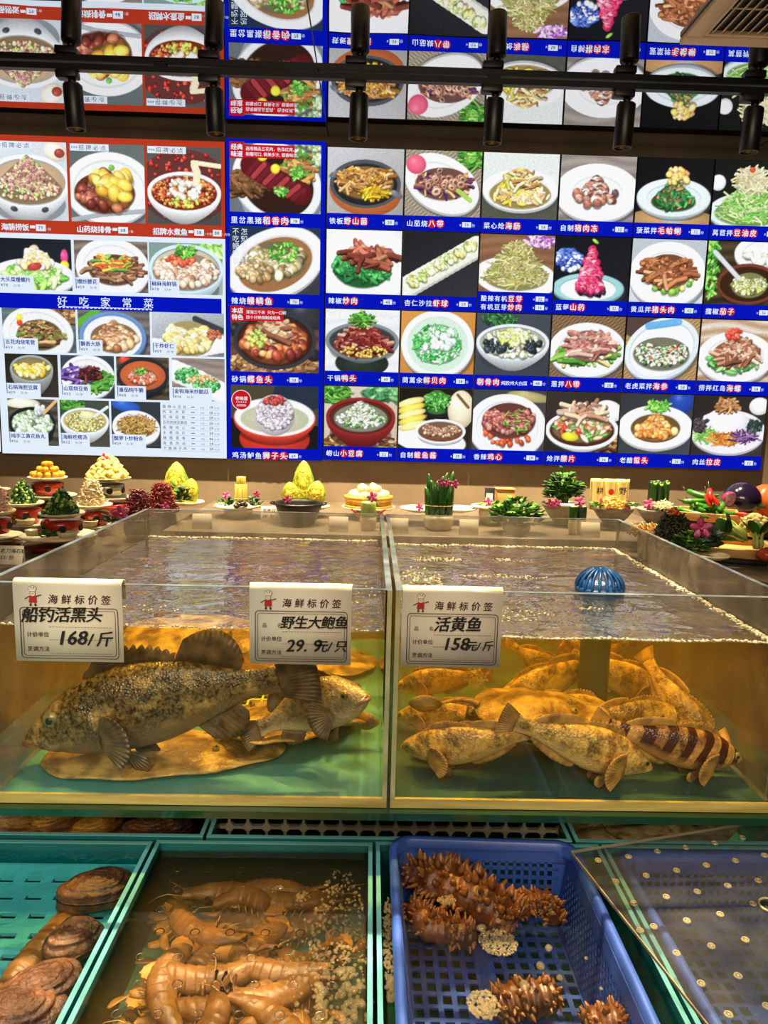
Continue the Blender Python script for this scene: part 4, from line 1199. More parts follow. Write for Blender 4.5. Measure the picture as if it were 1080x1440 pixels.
TANKS = []
for k, (x0, x1) in enumerate(TX):
    t = thing('acrylic_tank', ['clear acrylic fish tank on the left, holding the big grouper', 'clear acrylic fish tank on the right, crowded with yellow fish'][k], 'fish tank', ((x0 + x1) / 2, TY0, TB))
    TANKS.append(t)
    hw, dp, ht = (x1 - x0) / 2, TY1 - TY0, TT - TB
    for nm, lo, hi in (('front_panel', (-hw, 0, .016), (hw, PT, ht)), ('back_panel', (-hw, dp - PT, .016), (hw, dp, ht)),
                       ('side_panel', (-hw, PT, .016), (-hw + PT, dp - PT, ht)), ('side_panel', (hw - PT, PT, .016), (hw, dp - PT, ht))):
        mb = MB()
        mb.box(lo, hi)
        mb.build(nm, {'front_panel': 'acrylic', 'back_panel': 'scuffedback'}.get(nm, 'scuffed' if (lo[0] < 0) == (k == 0) else 'acrylic'), t)
    mb = MB()
    mb.box((-hw, 0, 0), (hw, .006, .016))
    mb.build('base_edge', 'basestrip', t)
    M['tankfloor'] = mat('tank_floor', ((84, 148, 144), (52, 92, 84))[k], .4, ((66, 122, 118), (34, 66, 60))[k], 4.)
    mb = MB()
    mb.box((-hw, .0062, 0), (hw, dp, .0155))
    mb.build('base', 'tankfloor', t)
    mb = MB()
    for lo, hi in (((-hw, 0, ht), (hw, PT, ht + .0008)), ((-hw, dp - PT, ht), (hw, dp, ht + .0008)), ((-hw, PT, ht), (-hw + PT, dp - PT, ht + .0008)), ((hw - PT, PT, ht), (hw, dp - PT, ht + .0008))):
        mb.box(lo, hi)
    mb.build('polished_rim', 'edgeblue', t)
    for sx in (-1, 1):
        for yy in (0, dp):
            mb = MB()
            xa = sx * hw
            sw = .0075 if yy == 0 else .003
            mb.box((min(xa, xa - sx * sw), yy - .001 if yy == 0 else yy, .016), (max(xa, xa - sx * sw), yy if yy == 0 else yy + .001, ht))
            mb.build('corner_seam', 'seam', t)
    water('tank_water', ['yellowish water with choppy surface filling the left big tank', 'murky yellow water with foamy edge filling the right big tank'][k],
          x0 + PT + .0006, x1 - PT - .0006, TY0 + PT + .0006, TY1 - PT - .0006, TB + .0162, WZ[k], WMAT[2 * k:2 * k + 2], 3 + k * 11)
    # foam along the water line
    mb = MB()
    rr = random.Random(40 + k)
    z = WZ[k]

    def fo(x, y, r_):
        mb.ell((x, y, z + wave(x, y, 3 + k * 11) + .0005), (r_, r_, r_ * .7), seg=6, rings=4)
    a, b, c, d = x0 + PT + .004, x1 - PT - .004, TY0 + PT + .004, TY1 - PT - .004
    for q in range(420 if k else 120):
        fo(rr.uniform(a, b), c + abs(rr.gauss(0, .004)), rr.uniform(.0012, .0032))
    for q in range(420):
        fo(rr.uniform(a, b), d - abs(rr.gauss(0, .007)), rr.uniform(.0015, .0045))
    if k:
        for q in range(700):
            fo(b - abs(rr.gauss(0, .006)), rr.uniform(c, d), rr.uniform(.0012, .0036))
    # drifting patches
    for cx, cy_, rx, ry, n in ((.17, 1.72, .06, .03, 130), (.11, 1.5, .05, .12, 240), (.35, 1.72, .05, .02, 60), (.3, 1.55, .1, .02, 110), (.42, 1.3, .02, .01, 30), (.22, 1.25, .12, .05, 160)) if k else ((-.05, 1.35, .07, .09, 60), (-.42, 1.22, .1, .03, 40)):
        for q in range(n):
            an = rr.uniform(0, 6.3)
            e = rr.random() ** .7
            fo(min(max(cx + rx * e * math.cos(an) + .02 * noise.noise(Vector((an, e, cx))), a), b), min(max(cy_ + ry * e * math.sin(an), c), d), rr.uniform(.0008, .0026))
    tag(mb.build('water_foam', 'foam'), ['thin broken foam floating in the left big tank', 'foam line and patches floating in the right big tank'][k], 'foam', kind='stuff')

# ---------------------------------------------------------------- price tags hooked over the front edge
TAGS = [
    (23, 171, 821, 929, 'white price card hooked on the left tank reading 168, leftmost', [('船钓活黑头', .018, .102, .0245, 1.), ('168', .060, .0665, .030, 1.), ('/斤', .106, .0665, .0245, 1.)], 'hand'),
    (351, 495, 827, 933, 'white price card above the small fish reading 29.9', [('野生大鲍鱼', .047, .0970, .0218, 1.), ('29.9', .056, .0585, .0275, 1.), ('元/只', .101, .060, .0205, 1.)], 'full'),
    (563, 708, 832, 937, 'white price card on the right tank reading 158', [('活黄鱼', .05, .098, .0255, 1.), ('158', .064, .066, .0285, 1.), ('元/斤', .102, .0665, .0175, 1.)], 'full'),
]
for k, (xa, xb, ya, yb, lb, hand, mode) in enumerate(TAGS):
    p0, p1 = at(xa, yb, Y=TY0 - .004), at(xb, ya, Y=TY0 - .004)
    W = p1.x - p0.x
    zb = (p0.z + at(xb, yb + 3, Y=TY0 - .004).z) / 2
    H = TT + .004 - zb
    t = thing('price_tag', lb, 'price tag', (p0.x, TY0 - .0015, zb), group='white price cards on the tank front')
    mb = MB()
    # hooked card: front face, rolled top, short back flap
    pr = [(-.0012, 0), (-.0020, H * .5), (-.0026, H - .006)]
    for a in range(0, 181, 30):
        pr.append((.0065 - .0091 * math.cos(R(a)), H - .004 + .0075 * math.sin(R(a))))
    pr.append((.0156, H - .03))
    mb.sheet([[(x, y, z) for x in (0, W * .5, W)] for y, z in pr], .0012)
    mb.build('card', 'card', t)
    mb = MB()
    mb.M = Matrix.Translation((0, -.0038, 0)) @ Matrix.Scale(W / .158, 4)
    HH = H * .158 / W
    text(mb, '海鲜标价签', .050, HH - .031, .0148, 0, 0, .02, 1.3, .12)

    def frame(x0, z0, x1, z1, r_, wd, mi):
        pts = []
        for cx, cz, a0 in ((x1 - r_, z1 - r_, 0), (x0 + r_, z1 - r_, 90), (x0 + r_, z0 + r_, 180), (x1 - r_, z0 + r_, 270)):
            for q in range(5):
                a = R(a0 + q * 22.5)
                pts.append((cx, cz, math.cos(a), math.sin(a), r_))
        n = len(pts)
        mb.add([(c[0] + c[2] * c[4], 0, c[1] + c[3] * c[4]) for c in pts] + [(c[0] + c[2] * (c[4] - wd), 0, c[1] + c[3] * (c[4] - wd)) for c in pts],
               [(i, (i + 1) % n, n + (i + 1) % n, n + i) for i in range(n)], False, mi)
    frame(.0085, .005, .152, HH - .038, .006, .0011, 1)
    frame(.0125, .009, .148, HH - .042, .004, .0007, 1)
    text(mb, '计价单位', .0175, .0385, .0082, 0, 0, .012)
    text(mb, '烹调方法', .0175, .0165, .0082, 0, 0, .012)
    if mode == 'full':
        text(mb, '品', .0195, .0605, .0077, 0, 0, .0)
        text(mb, '名', .043, .0605, .0077, 0, 0, .0)
    for z in (.053, .0335, .0125):
        for q in range(20):
            quad(mb, .051 + q * .0046, z, .0542 + q * .0046, z + .0006, 0, 1)
    mb.build('printed_form', ['inkmaroon', 'inkmaroon'], t)
    mb = MB()
    mb.M = Matrix.Translation((0, -.0042, 0)) @ Matrix.Scale(W / .158, 4)
    for s, x, z, size, wd in hand:
        text(mb, s, x - (.008 if mode == 'hand' and z > .09 else 0), z - .037 + (.0 if mode != 'hand' else -.003), size, 0, 0, .028, (.96 if len(s) > 3 else .98) if ord(s[0]) > 9999 else None, .22, R(1), width=wd, lat=.5)
    mb.build('handwriting', 'inkblack', t)
    # the little printed cook
    mb = MB()
    mb.M = Matrix.Translation((0, -.0042, 0)) @ Matrix.Scale(W / .158, 4)
    cx, cz = .029, HH - .034
    mb.add([(cx - .0062, 0, cz + .003), (cx + .0058, 0, cz + .003), (cx + .0052, 0, cz + .0135), (cx - .0045, 0, cz + .0135)], [(0, 1, 2, 3)], False, 1)
    disc(mb, cx, cz + .0165, .0044, -.0001, 0, 14)
    disc(mb, cx, cz + .0165, .0038, -.0002, 2, 14)
    for dx, dz, r_ in ((-.003, .0245, .003), (.0005, .0258, .0032), (.0036, .0247, .0028)):
        disc(mb, cx + dx, cz + dz, r_, -.0003, 0, 12)
        disc(mb, cx + dx, cz + dz, r_ - .0006, -.0004, 2, 12)
    quad(mb, cx - .004, cz + .0195, cx + .0042, cz + .0235, -.0005, 2)
    quad(mb, cx - .004, cz + .0194, cx + .0042, cz + .020, -.0006, 0)
    for a, b in (((cx - .0048, cz + .0125), (cx - .0115, cz + .0085)), ((cx + .005, cz + .0125), (cx + .0125, cz + .0150)), ((cx - .003, cz + .003), (cx - .0035, cz)), ((cx + .003, cz + .003), (cx + .0035, cz))):
        nx, nz = (b[1] - a[1]), -(b[0] - a[0])
        l_ = math.hypot(nx, nz)
        nx, nz = nx / l_ * .0007, nz / l_ * .0007
        mb.add([(a[0] - nx, 0, a[1] - nz), (a[0] + nx, 0, a[1] + nz), (b[0] + nx, 0, b[1] + nz), (b[0] - nx, 0, b[1] - nz)], [(0, 3, 2, 1)], False, 0)
    for dx in (-.0012, .0014):
        disc(mb, cx + dx, cz + .017, .0005, -.0007, 0, 6)
    quad(mb, cx - .0014, cz + .0148, cx + .0016, cz + .0153, -.0007, 1)
    for dx in (-.0036, .0036):
        disc(mb, cx + dx, cz - .0005, .0018, -.0001, 0, 8)
    mb.build('printed_cook', ['inkmaroon', 'inkred', 'card'], t)

# ---------------------------------------------------------------- fish
FZ = TB + .017
def sm(xs, ys, t):
    """smooth curve through control points"""
    i = max(0, min(len(xs) - 2, int(np.searchsorted(xs, t) - 1)))
    h = xs[i + 1] - xs[i]
    u = (t - xs[i]) / h

    def sl(j):
        a, b = max(j - 1, 0), min(j + 1, len(xs) - 1)
        return (ys[b] - ys[a]) / (xs[b] - xs[a])
    u2, u3 = u * u, u * u * u
    return (2 * u3 - 3 * u2 + 1) * ys[i] + (u3 - 2 * u2 + u) * h * sl(i) + (-2 * u3 + 3 * u2) * ys[i + 1] + (u3 - u2) * h * sl(i + 1)


def fishmat(name, dark, light, belly, sc=26., amt=(.42, .62), belly_z=(-.25, -.62), spots=None, wet=.28, bands=None):
    """mottled skin: blotches of two colours, the bright ones also painted for dappled light, fine scales, paler belly"""
    m, nt, out = newmat(name)
    N, L = nt.nodes, nt.links
    b = N.new('ShaderNodeBsdfPrincipled')
    b.inputs['Roughness'].default_value = wet
    b.inputs['Specular IOR Level'].default_value = .5
    L.new(b.outputs[0], out.inputs[0])
    tc = N.new('ShaderNodeTexCoord')
    at_ = N.new('ShaderNodeAttribute')
    at_.attribute_name = 'side'

    def ramp(src, p0, p1, c0, c1):
        r = N.new('ShaderNodeValToRGB')
        r.color_ramp.elements[0].position = p0
        r.color_ramp.elements[1].position = p1
        r.color_ramp.elements[0].color = (*c0, 1) if len(c0) == 3 else c0
        r.color_ramp.elements[1].color = (*c1, 1)
        L.new(src, r.inputs[0])
        return r.outputs[0]

    def mix(f, a, b_):
        x = N.new('ShaderNodeMix')
        x.data_type = 'RGBA'
        L.new(f, x.inputs[0])
        L.new(a, x.inputs[6])
        L.new(b_, x.inputs[7])
        return x.outputs[2]

    def noi(s, d=4., r_=.6):
        n = N.new('ShaderNodeTexNoise')
        n.inputs['Scale'].default_value = s
        n.inputs['Detail'].default_value = d
        n.inputs['Roughness'].default_value = r_
        L.new(tc.outputs['Object'], n.inputs['Vector'])
        return n.outputs[0]
    base = ramp(noi(sc), amt[0], amt[1], s2l(dark), s2l(light))
    fine = ramp(noi(sc * 6, 2), .35, .65, tuple(v * .55 for v in s2l(dark)), s2l(light))
    f = N.new('ShaderNodeMix')
    f.data_type = 'RGBA'
    f.inputs[0].default_value = .35
    L.new(base, f.inputs[6])
    L.new(fine, f.inputs[7])
    c = f.outputs[2]
    if bands:
        wv = N.new('ShaderNodeTexWave')
        wv.inputs['Scale'].default_value = bands[0]
        wv.inputs['Distortion'].default_value = 4
        wv.inputs['Detail'].default_value = 2
        L.new(tc.outputs['Object'], wv.inputs['Vector'])
        bc = ramp(wv.outputs[0], .45, .6, (0, 0, 0), (1, 1, 1))
        rgb = N.new('ShaderNodeRGB')
        rgb.outputs[0].default_value = (*s2l(bands[1]), 1)
        c = mix(bc, rgb.outputs[0], c)
    rgb = N.new('ShaderNodeRGB')
    rgb.outputs[0].default_value = (*s2l(belly), 1)
    bf = ramp(at_.outputs['Fac'], .12, .40, (1, 1, 1), (0, 0, 0))
    c = mix(bf, c, rgb.outputs[0])
    L.new(c, b.inputs['Base Color'])
    v = N.new('ShaderNodeTexVoronoi')
    v.inputs['Scale'].default_value = 250
    L.new(tc.outputs['Object'], v.inputs['Vector'])
    bp = N.new('ShaderNodeBump')
    bp.inputs['Strength'].default_value = .3
    bp.inputs['Distance'].default_value = .004
    L.new(v.outputs[0], bp.inputs['Height'])
    L.new(bp.outputs[0], b.inputs['Normal'])
    return m


FISH = {}
#           t      top    bottom  half-width    (fractions of body length, snout at 0)
FISH['grouper'] = [(0, .002, -.004, .012), (.02, .022, -.030, .030), (.06, .052, -.066, .048), (.12, .092, -.098, .064), (.2, .135, -.125, .078), (.3, .168, -.142, .086),
                   (.42, .182, -.148, .084), (.55, .172, -.138, .074), (.7, .132, -.098, .054), (.84, .078, -.055, .030), (.93, .060, -.044, .018), (1, .062, -.048, .010)]
FISH['greenling'] = [(0, .004, -.004, .010), (.03, .028, -.026, .026), (.08, .050, -.046, .044), (.16, .082, -.072, .060), (.28, .112, -.098, .070), (.42, .122, -.112, .072),
                     (.58, .106, -.098, .060), (.75, .068, -.064, .038), (.88, .042, -.042, .020), (1, .046, -.046, .009)]


def fish(name, label, kind, L_, skin, finm, group=None, bend=0., loc=(0, 0, 0), rot=(0, 0, 0), eye=.028, gape=.0, finspread=1., pec=.19, irism='eye_iris', fat=None):
    """a fish facing +X with its snout at x = +L/2"""
    t = thing(name, label, 'fish', loc, rot, group)
    T = [r_[0] for r_ in FISH[kind]]
    fat = fat or (1.0 if kind == 'grouper' else 1.28)
    tops, bots, wid = [[r_[q] * fat for r_ in FISH[kind]] for q in (1, 2, 3)]

    def spine(u):
        # snout at u=0; body bends sideways along an arc
        s_ = u - .35
        a = bend * s_
        if abs(bend) < 1e-4:
            return Vector((-s_, 0, 0)), 0.
        k = bend
        return Vector((-math.sin(k * s_) / k, (1 - math.cos(k * s_)) / k, 0)), a

    def P(u, x_off, y, z):
        c, a = spine(u)
        # local side direction
        sd = Vector((math.sin(a), math.cos(a), 0))
        return (c + sd * y + Vector((0, 0, z))) * L_
    n, sg = 110, 44
    mouth = [(.0, -.012), (.04, -.022), (.085, -.044), (.115, -.070)] if kind == 'grouper' else [(0, -.004), (.03, -.012), (.065, -.026)]
    gill = [(.24, .085), (.285, .03), (.30, -.03), (.275, -.085), (.22, -.12)] if kind == 'grouper' else [(.2, .06), (.235, .01), (.235, -.03), (.2, -.07)]
    pre = [(.185, .06), (.2, 0), (.195, -.05), (.15, -.085)] if kind == 'grouper' else [(.15, .035), (.165, -.01), (.14, -.05)]
    ex, ez = (.135, .052) if kind == 'grouper' else (.095, .036)
    lines = [(mouth, -.022 if kind == 'grouper' else -.010, .0062), ([(a + .002, b + .013) for a, b in mouth], .005, .006), ([(a - .004, b - .013) for a, b in mouth], .006, .007),
             (gill, -.014, .008), ([(a - .013, b) for a, b in gill], .009, .010), (pre, -.007, .007)]

    def dist(p, poly):
        best = 9
        for (ax, ay), (bx, by) in zip(poly[:-1], poly[1:]):
            dx, dy = bx - ax, by - ay
            q = max(0, min(1, ((p[0] - ax) * dx + (p[1] - ay) * dy) / (dx * dx + dy * dy)))
            best = min(best, math.hypot(p[0] - ax - dx * q, p[1] - ay - dy * q))
        return best
    mb = MB()
    vs, side = [], []
    for i in range(n + 1):
        u = (i / n) ** 1.25
        tp, bt, wd = sm(T, tops, u), sm(T, bots, u), sm(T, wid, u)
        zc, hh = (tp + bt) / 2, (tp - bt) / 2
        for k in range(sg):
            a = 2 * PI * k / sg
            ca, sa = math.cos(a), math.sin(a)
            y = wd * math.copysign(abs(ca) ** .85, ca)
            z = zc + hh * sa
            d = 0.
            if u < .36 and abs(ca) > .12:
                for poly, amp, wl in lines:
                    q = dist((u, z), poly)
                    if q < wl * 3:
                        d += amp * math.exp(-(q / wl) ** 2)
                q = math.hypot(u - ex, z - ez)
                d += .006 * math.exp(-((q - .024) / .008) ** 2)
                y += math.copysign(d, ca) * min(1, abs(ca) * 1.6)
            d2 = .004 * noise.noise(Vector((u * 16, y * 22, z * 22)))
            y += d2 * math.copysign(1, ca) * abs(ca)
            # the lower jaw juts out and may hang open
            xo = u
            if kind == 'grouper' and u < .13:
                lower = max(0, min(1, (-.012 - .3 * u - z) / .02 + .5))
                xo = u - lower * .026 * (1 - u / .13)
                z -= gape * lower * (1 - u / .13)
            vs.append(P(xo, 0, y, z))
            side.append((sa + 1) / 2)
    fs = [(i * sg + k, (i + 1) * sg + k, (i + 1) * sg + (k + 1) % sg, i * sg + (k + 1) % sg) for i in range(n) for k in range(sg)]
    fs += [tuple(range(sg)), tuple(n * sg + k for k in range(sg - 1, -1, -1))]
    mb.add(vs, fs)
    body = mb.build('body', skin, t)
    av = body.data.attributes.new('side', 'FLOAT', 'POINT')
    av.data.foreach_set('value', side)
    # eyes
    for sgn in (-1, 1):
        yw = sm(T, wid, ex) * .90
        mb = MB()
        c = P(ex, 0, sgn * yw, ez)
        r_ = eye * L_
        mb.ell(c, (r_, r_ * .62, r_), seg=18, rings=12)
        eo = mb.build('eye', irism, t)
        mb = MB()
        _, a = spine(ex)
        sd = Vector((math.sin(a), math.cos(a), 0)) * sgn
        mb.ell(c + sd * r_ * .32, (r_ * .52, r_ * .42, r_ * .52), seg=14, rings=8)
        mb.build('pupil', 'eye_pupil', eo)

    # thick lips along the mouth
    if kind == 'grouper':
        for nm, dz, jut, rl, lm in (('upper_lip', .010, .004, .0105, 'lipdark'), ('lower_lip', -.012, .022, .0125, 'lip')):
            mb = MB()
            pts = []
            for sgn in (-1, 1):
                row = []
                for q in range(9):
                    u = .004 + .104 * q / 8
                    zz = float(np.interp(u, [a for a, b in mouth], [b for a, b in mouth])) + dz * (1 - .4 * q / 8)
                    tu, bu = sm(T, tops, u), sm(T, bots, u)
                    sv = max(-.95, min(.95, (zz - (tu + bu) / 2) / ((tu - bu) / 2)))
                    wy = sm(T, wid, u) * (1 - sv * sv) ** .42 * (.98 if q else .6)
                    row.append(P(u - jut * (1 - q / 8), 0, sgn * wy, zz - (gape * (1 - q / 8) if jut else 0)))
                pts = (row[::-1] + pts) if sgn < 0 else pts + row
            nP = len(pts)
            mb.tube(pts, [rl * L_ * (.45 + .55 * math.sin(PI * (i + .5) / nP)) for i in range(nP)], 10)
            mb.build(nm, lm, t)

    def fin(nm, fn, nu, nv, ribs, amp=.002, th=.0016):
        """fn(s, v) -> point; ribbed membrane"""
        mb = MB()
        g = []
        for i in range(nu + 1):
            s_ = i / nu
            rb = math.sin(s_ * ribs * 2 * PI)
            row = []
            for j in range(nv + 1):
                v = j / nv
                p = fn(s_, v)
                c, a = spine(.5)
                row.append(Vector(p) + Vector((0, rb * amp * L_ * v, 0)) + Vector((0, 0, rb * amp * .6 * L_ * v)))
            g.append(row)
        mb.sheet(g, th)
        return mb.build(nm, finm, t)
    big = kind == 'grouper'
    # spiny dorsal, with pointed spines
    d0, d1 = (.26, .62) if big else (.22, .56)
    hd = (.085 if big else .055) * finspread

    def f(s_, v):
        u = d0 + (d1 - d0) * s_
        saw = .74 + .26 * abs(math.cos(s_ * 11 * PI))
        h = hd * (min(1, s_ * 5 + .35)) * (1 - .55 * s_ ** 3) * saw
        return P(u + v * h * .45, 0, 0, sm(T, tops, u) - .01 + v * h)
    fin('spiny_dorsal_fin', f, 66, 3, 11)
    e0, e1 = (.62, .86) if big else (.56, .88)
    hs = (.125 if big else .062) * finspread

    def f(s_, v):
        u = e0 + (e1 - e0) * s_
        h = hs * math.sin(PI * (.16 + .8 * s_)) ** .6
        return P(u + v * h * .75, 0, 0, sm(T, tops, u) - .01 + v * h)
    fin('soft_dorsal_fin', f, 50, 3, 13, .0016)
    a0, a1 = (.64, .82) if big else (.52, .86)
    ha = .10 if big else .05

    def f(s_, v):
        u = a0 + (a1 - a0) * s_
        h = ha * math.sin(PI * (.2 + .72 * s_)) ** .6
        return P(u + v * h * .8, 0, 0, sm(T, bots, u) + .01 - v * h)
    fin('anal_fin', f, 40, 3, 9)
    tl = .17 if big else .13

    def f(s_, v):
        sp = (s_ - .5) * 2
        zz = sm(T, tops, 1) * sp * .95 + sp * v * .055
        ln = tl * (1 - .12 * sp * sp)
        return P(.985 + v * ln, 0, 0, zz)
    fin('tail_fin', f, 60, 4, 13)
    for sgn in (-1, 1):
        pu, pz = (.30, -.055) if big else (.235, -.045)

        def f(s_, v, sgn=sgn):
            an = R(58) - s_ * R(112)
            ln = pec * (.8 + .2 * math.sin(PI * s_)) * v
            w0 = sm(T, wid, pu) * .93
            root = (s_ - .5) * -.06
            return P(pu + math.cos(an) * ln * .85, 0, sgn * (w0 + .38 * ln), pz + root * (1 - v) + math.sin(an) * ln - .01)
        fin('pectoral_fin', f, 60, 5, 14, .0035, .0016)

        def f(s_, v, sgn=sgn):
            an = R(-20) - s_ * R(50)
            ln = .13 * v * (.75 + .25 * math.sin(PI * s_))
            return P(pu + .05 + math.cos(an) * ln, 0, sgn * (.03 + .2 * ln), sm(T, bots, pu + .05) + .012 + math.sin(an) * ln)
        fin('pelvic_fin', f, 30, 3, 7)
    return t


M['lipdark'] = mat('brown_lip', (120, 92, 60), .3, (70, 50, 32), 60.)
M['lip'] = mat('pinkish_lip', (176, 116, 92), .3, (140, 86, 66), 60.)
M['eye_pupil'] = mat('eye_pupil', (8, 8, 10), .05, spec=.8)
M['eye_iris'] = mat('eye_iris_gold', (150, 140, 70), .08, (110, 96, 40), 60., coat=1)
M['eye_cloud'] = mat('eye_cloudy_green', (126, 124, 84), .08, (92, 92, 60), 90., coat=1)
M['fin_brown'] = mat('fin_brown', (116, 92, 60), .4, (62, 46, 28), 40., sss=.0)
M['fin_pale'] = mat('fin_pale', (186, 160, 112), .4, (130, 100, 62), 60.)
M['fin_gold'] = mat('fin_gold', (196, 152, 76), .4, (124, 90, 42), 46.)
G1 = fishmat('dark_mottled_skin', (26, 19, 12), (192, 160, 98), (118, 94, 60), 25., (.52, .69))
G2 = fishmat('grey_brown_skin', (84, 68, 48), (176, 152, 112), (196, 176, 138), 22., (.4, .66))
Y1 = fishmat('golden_speckled_skin', (96, 70, 34), (232, 192, 104), (216, 184, 116), 34., (.42, .60))
Y2 = fishmat('golden_mottled_skin', (92, 64, 30), (240, 200, 92), (226, 190, 104), 17., (.42, .58))
Y3 = fishmat('dark_banded_skin', (96, 50, 30), (222, 170, 92), (190, 144, 80), 18., (.42, .56), bands=(9., (66, 26, 18)))


def face(pxa, pya, pxb, pyb, Y, yaw=0.):
    """place of a fish whose snout and tail tip show at two pixels, at depth Y"""
    a, b = at(pxa, pya, Y=Y), at(pxb, pyb, Y=Y)
    d = a - b
    L_ = d.length
    ang = math.atan2(d.z, d.x)
    return (a + b) / 2, ang, L_


def put(name, label, kind, snout, tail, Y, skin, finm, yaw=0., roll=0., ext=1.15, **kw):
    c, ang, L_ = face(*snout, *tail, Y)
    L_ = L_ / ext / max(.5, math.cos(yaw))
    flip = abs(ang) > PI / 2
    heading = PI if flip else 0.
    pit = ang if not flip else PI - ang
    if pit > PI:
        pit -= 2 * PI
    e = Matrix.Rotation(heading + yaw, 4, 'Z') @ Matrix.Rotation(-pit, 4, 'Y') @ Matrix.Rotation(roll, 4, 'X')
    o = fish(name, label, kind, L_, skin, finm, **kw)
    # local x runs from -0.65-tail to +.35; centre the visible length
    mid = (.35 + (.35 - ext)) / 2 * L_
    o.rotation_euler = e.to_euler()
    o.location = c - e.to_3x3() @ Vector((mid, 0, 0))
    left = c.x < .03
    return keep_in(o, (-.594 if left else .0575, 1.1125, FZ + .0005), (.0275 if left else .6755, 1.912, None if left else 1.128))


put('grouper', 'big dark mottled grouper facing left in the left tank', 'grouper', (27, 1033), (440, 938), 1.180, G1, 'fin_brown', yaw=R(-2), bend=.15, ext=1.15, gape=.010, eye=.031, irism='eye_cloud', pec=.165)
put('rockfish', 'smaller grey brown rockfish facing right below the middle price card', 'grouper', (519, 962), (352, 1034), 1.20, G2, 'fin_brown', yaw=R(-26), bend=-.9, ext=1.15, gape=.012, eye=.036, pec=.24, finspread=.8, fat=1.28)

# ---------------------------------------------------------------- rays and flatfish
M['ray'] = mat('golden_ray_skin', (196, 164, 88), .32, (112, 84, 38), 24., (.42, .60), bump=.5, bscale=90, detail=6)
M['raypale'] = mat('pale_golden_ray_skin', (186, 154, 86), .32, (112, 84, 38), 20., (.42, .60), bump=.5, bscale=90, detail=6)
M['raydark'] = mat('brown_ray_skin', (132, 88, 30), .4, (84, 54, 20), 10., (.36, .66), bump=.2, bscale=80)


def ray_fish(name, label, L_, W_, loc, rot, m, tail=.5, hump=.12, cat='fish', point=.16, wavy=.0022):
    """flat disc-bodied fish, snout to +X"""
    t = thing(name, label, cat, loc, rot)
    mb = MB()
    na, nr_ = 72, 16
    vs = []

    def outline(a):
        c, s_ = math.cos(a), math.sin(a)
        x = c * L_ / 2 * (1 + point * max(c, 0) ** 4)
        y = s_ * W_ / 2 * (1 + .10 * math.cos(2 * a)) * (1 - .10 * math.cos(a))
        return x, y
    top, bot = [], []
    for i in range(nr_ + 1):
        q = i / nr_
        for k in range(na):
            a = 2 * PI * k / na
            x, y = outline(a)
            h = hump * W_ * ((1 - q * q) * .55 + .45 * math.exp(-(q * 2.2) ** 2)) + .0022
            wv = wavy * q ** 3 * math.sin(a * 9 + L_ * 50)
            top.append((x * q, y * q, h + wv + .002 * noise.noise(Vector((x * q * 30, y * q * 30, L_ * 9)))))
            bot.append((x * q, y * q, wv * q - .0004))
    B = len(top)
    fs = []
    for i in range(nr_):
        for k in range(na):
            k2 = (k + 1) % na
            a, b, c, d = i * na + k, i * na + k2, (i + 1) * na + k2, (i + 1) * na + k
            fs += [(a, d, c, b), (B + a, B + b, B + c, B + d)]
    o_ = nr_ * na
    fs += [(o_ + k, B + o_ + k, B + o_ + (k + 1) % na, o_ + (k + 1) % na) for k in range(na)]
    mb.add(top + bot, fs)
    mb.build('body', m, t)
    if tail:
        mb = MB()
        pts = [(-L_ * .46 - L_ * tail * q, .012 * math.sin(q * 5), hump * W_ * .25 * (1 - q) + .006) for q in [i / 12 for i in range(13)]]
        mb.tube(pts, [W_ * .05 * (1 - .8 * i / 12) for i in range(13)], 8, flat=.6)
        mb.build('tail', m, t)
        mb = MB()
        e = pts[-1]
        mb.sheet([[(e[0] + .035 - .06 * i / 6, e[1], e[2] + (j - .5) * .035 * math.sin(PI * (i + .5) / 7) + .004) for j in (0, .5, 1)] for i in range(7)], .0014)
        mb.build('tail_fin', m, t)
    for sg in (-1, 1):
        mb = MB()
        mb.ell((L_ * .27, sg * W_ * .085, hump * W_ * .74), (.007, .006, .0055), seg=10, rings=6)
        e = mb.build('eye', 'eye_iris', t)
        mb = MB()
        mb.ell((L_ * .272, sg * W_ * .094, hump * W_ * .74 + .0025), (.0035, .0035, .003), seg=8, rings=5)
        mb.build('pupil', 'eye_pupil', e)
    if loc[2] > .8:
        left = loc[0] < .04
        keep_in(t, (-.594 if left else .0575, 1.1125, FZ + .0003), (.0275 if left else .6755, 1.912, None))
    return t


ray_fish('flounder', 'golden flatfish lying flat at the lower left front of the left tank', .40, .20, at(222, 1094, Y=1.23).xy[:] + (FZ,), (0, R(-1), R(4)), M['raypale'], 0, .10)
ray_fish('ray', 'golden ray with pointed tail resting in the right front corner of the left tank', .25, .36, (-.085, 1.345, FZ + .022), (R(7), R(6), R(152)), M['raypale'], .22, .10)
ray_fish('flounder', 'hazy golden flatfish behind the head of the big grouper', .34, .24, (-.43, 1.68, FZ + .075), (R(14), 0, R(12)), M['ray'], 0, .12)
ray_fish('flounder', 'dark flatfish stacked at the back left of the left tank', .36, .26, (-.40, 1.56, FZ + .034), (R(8), 0, R(-8)), M['raydark'], 0, .14)
ray_fish('flounder', 'brown flatfish lying behind the grouper belly on the tank floor', .26, .18, (-.47, 1.36, FZ + .002), (R(3), 0, R(30)), M['ray'], 0, .10)
ray_fish('flounder', 'golden flatfish at the back of the left tank behind the small rockfish', .30, .24, (-.12, 1.72, FZ + .004), (R(3), 0, R(170)), M['ray'], 0, .10)

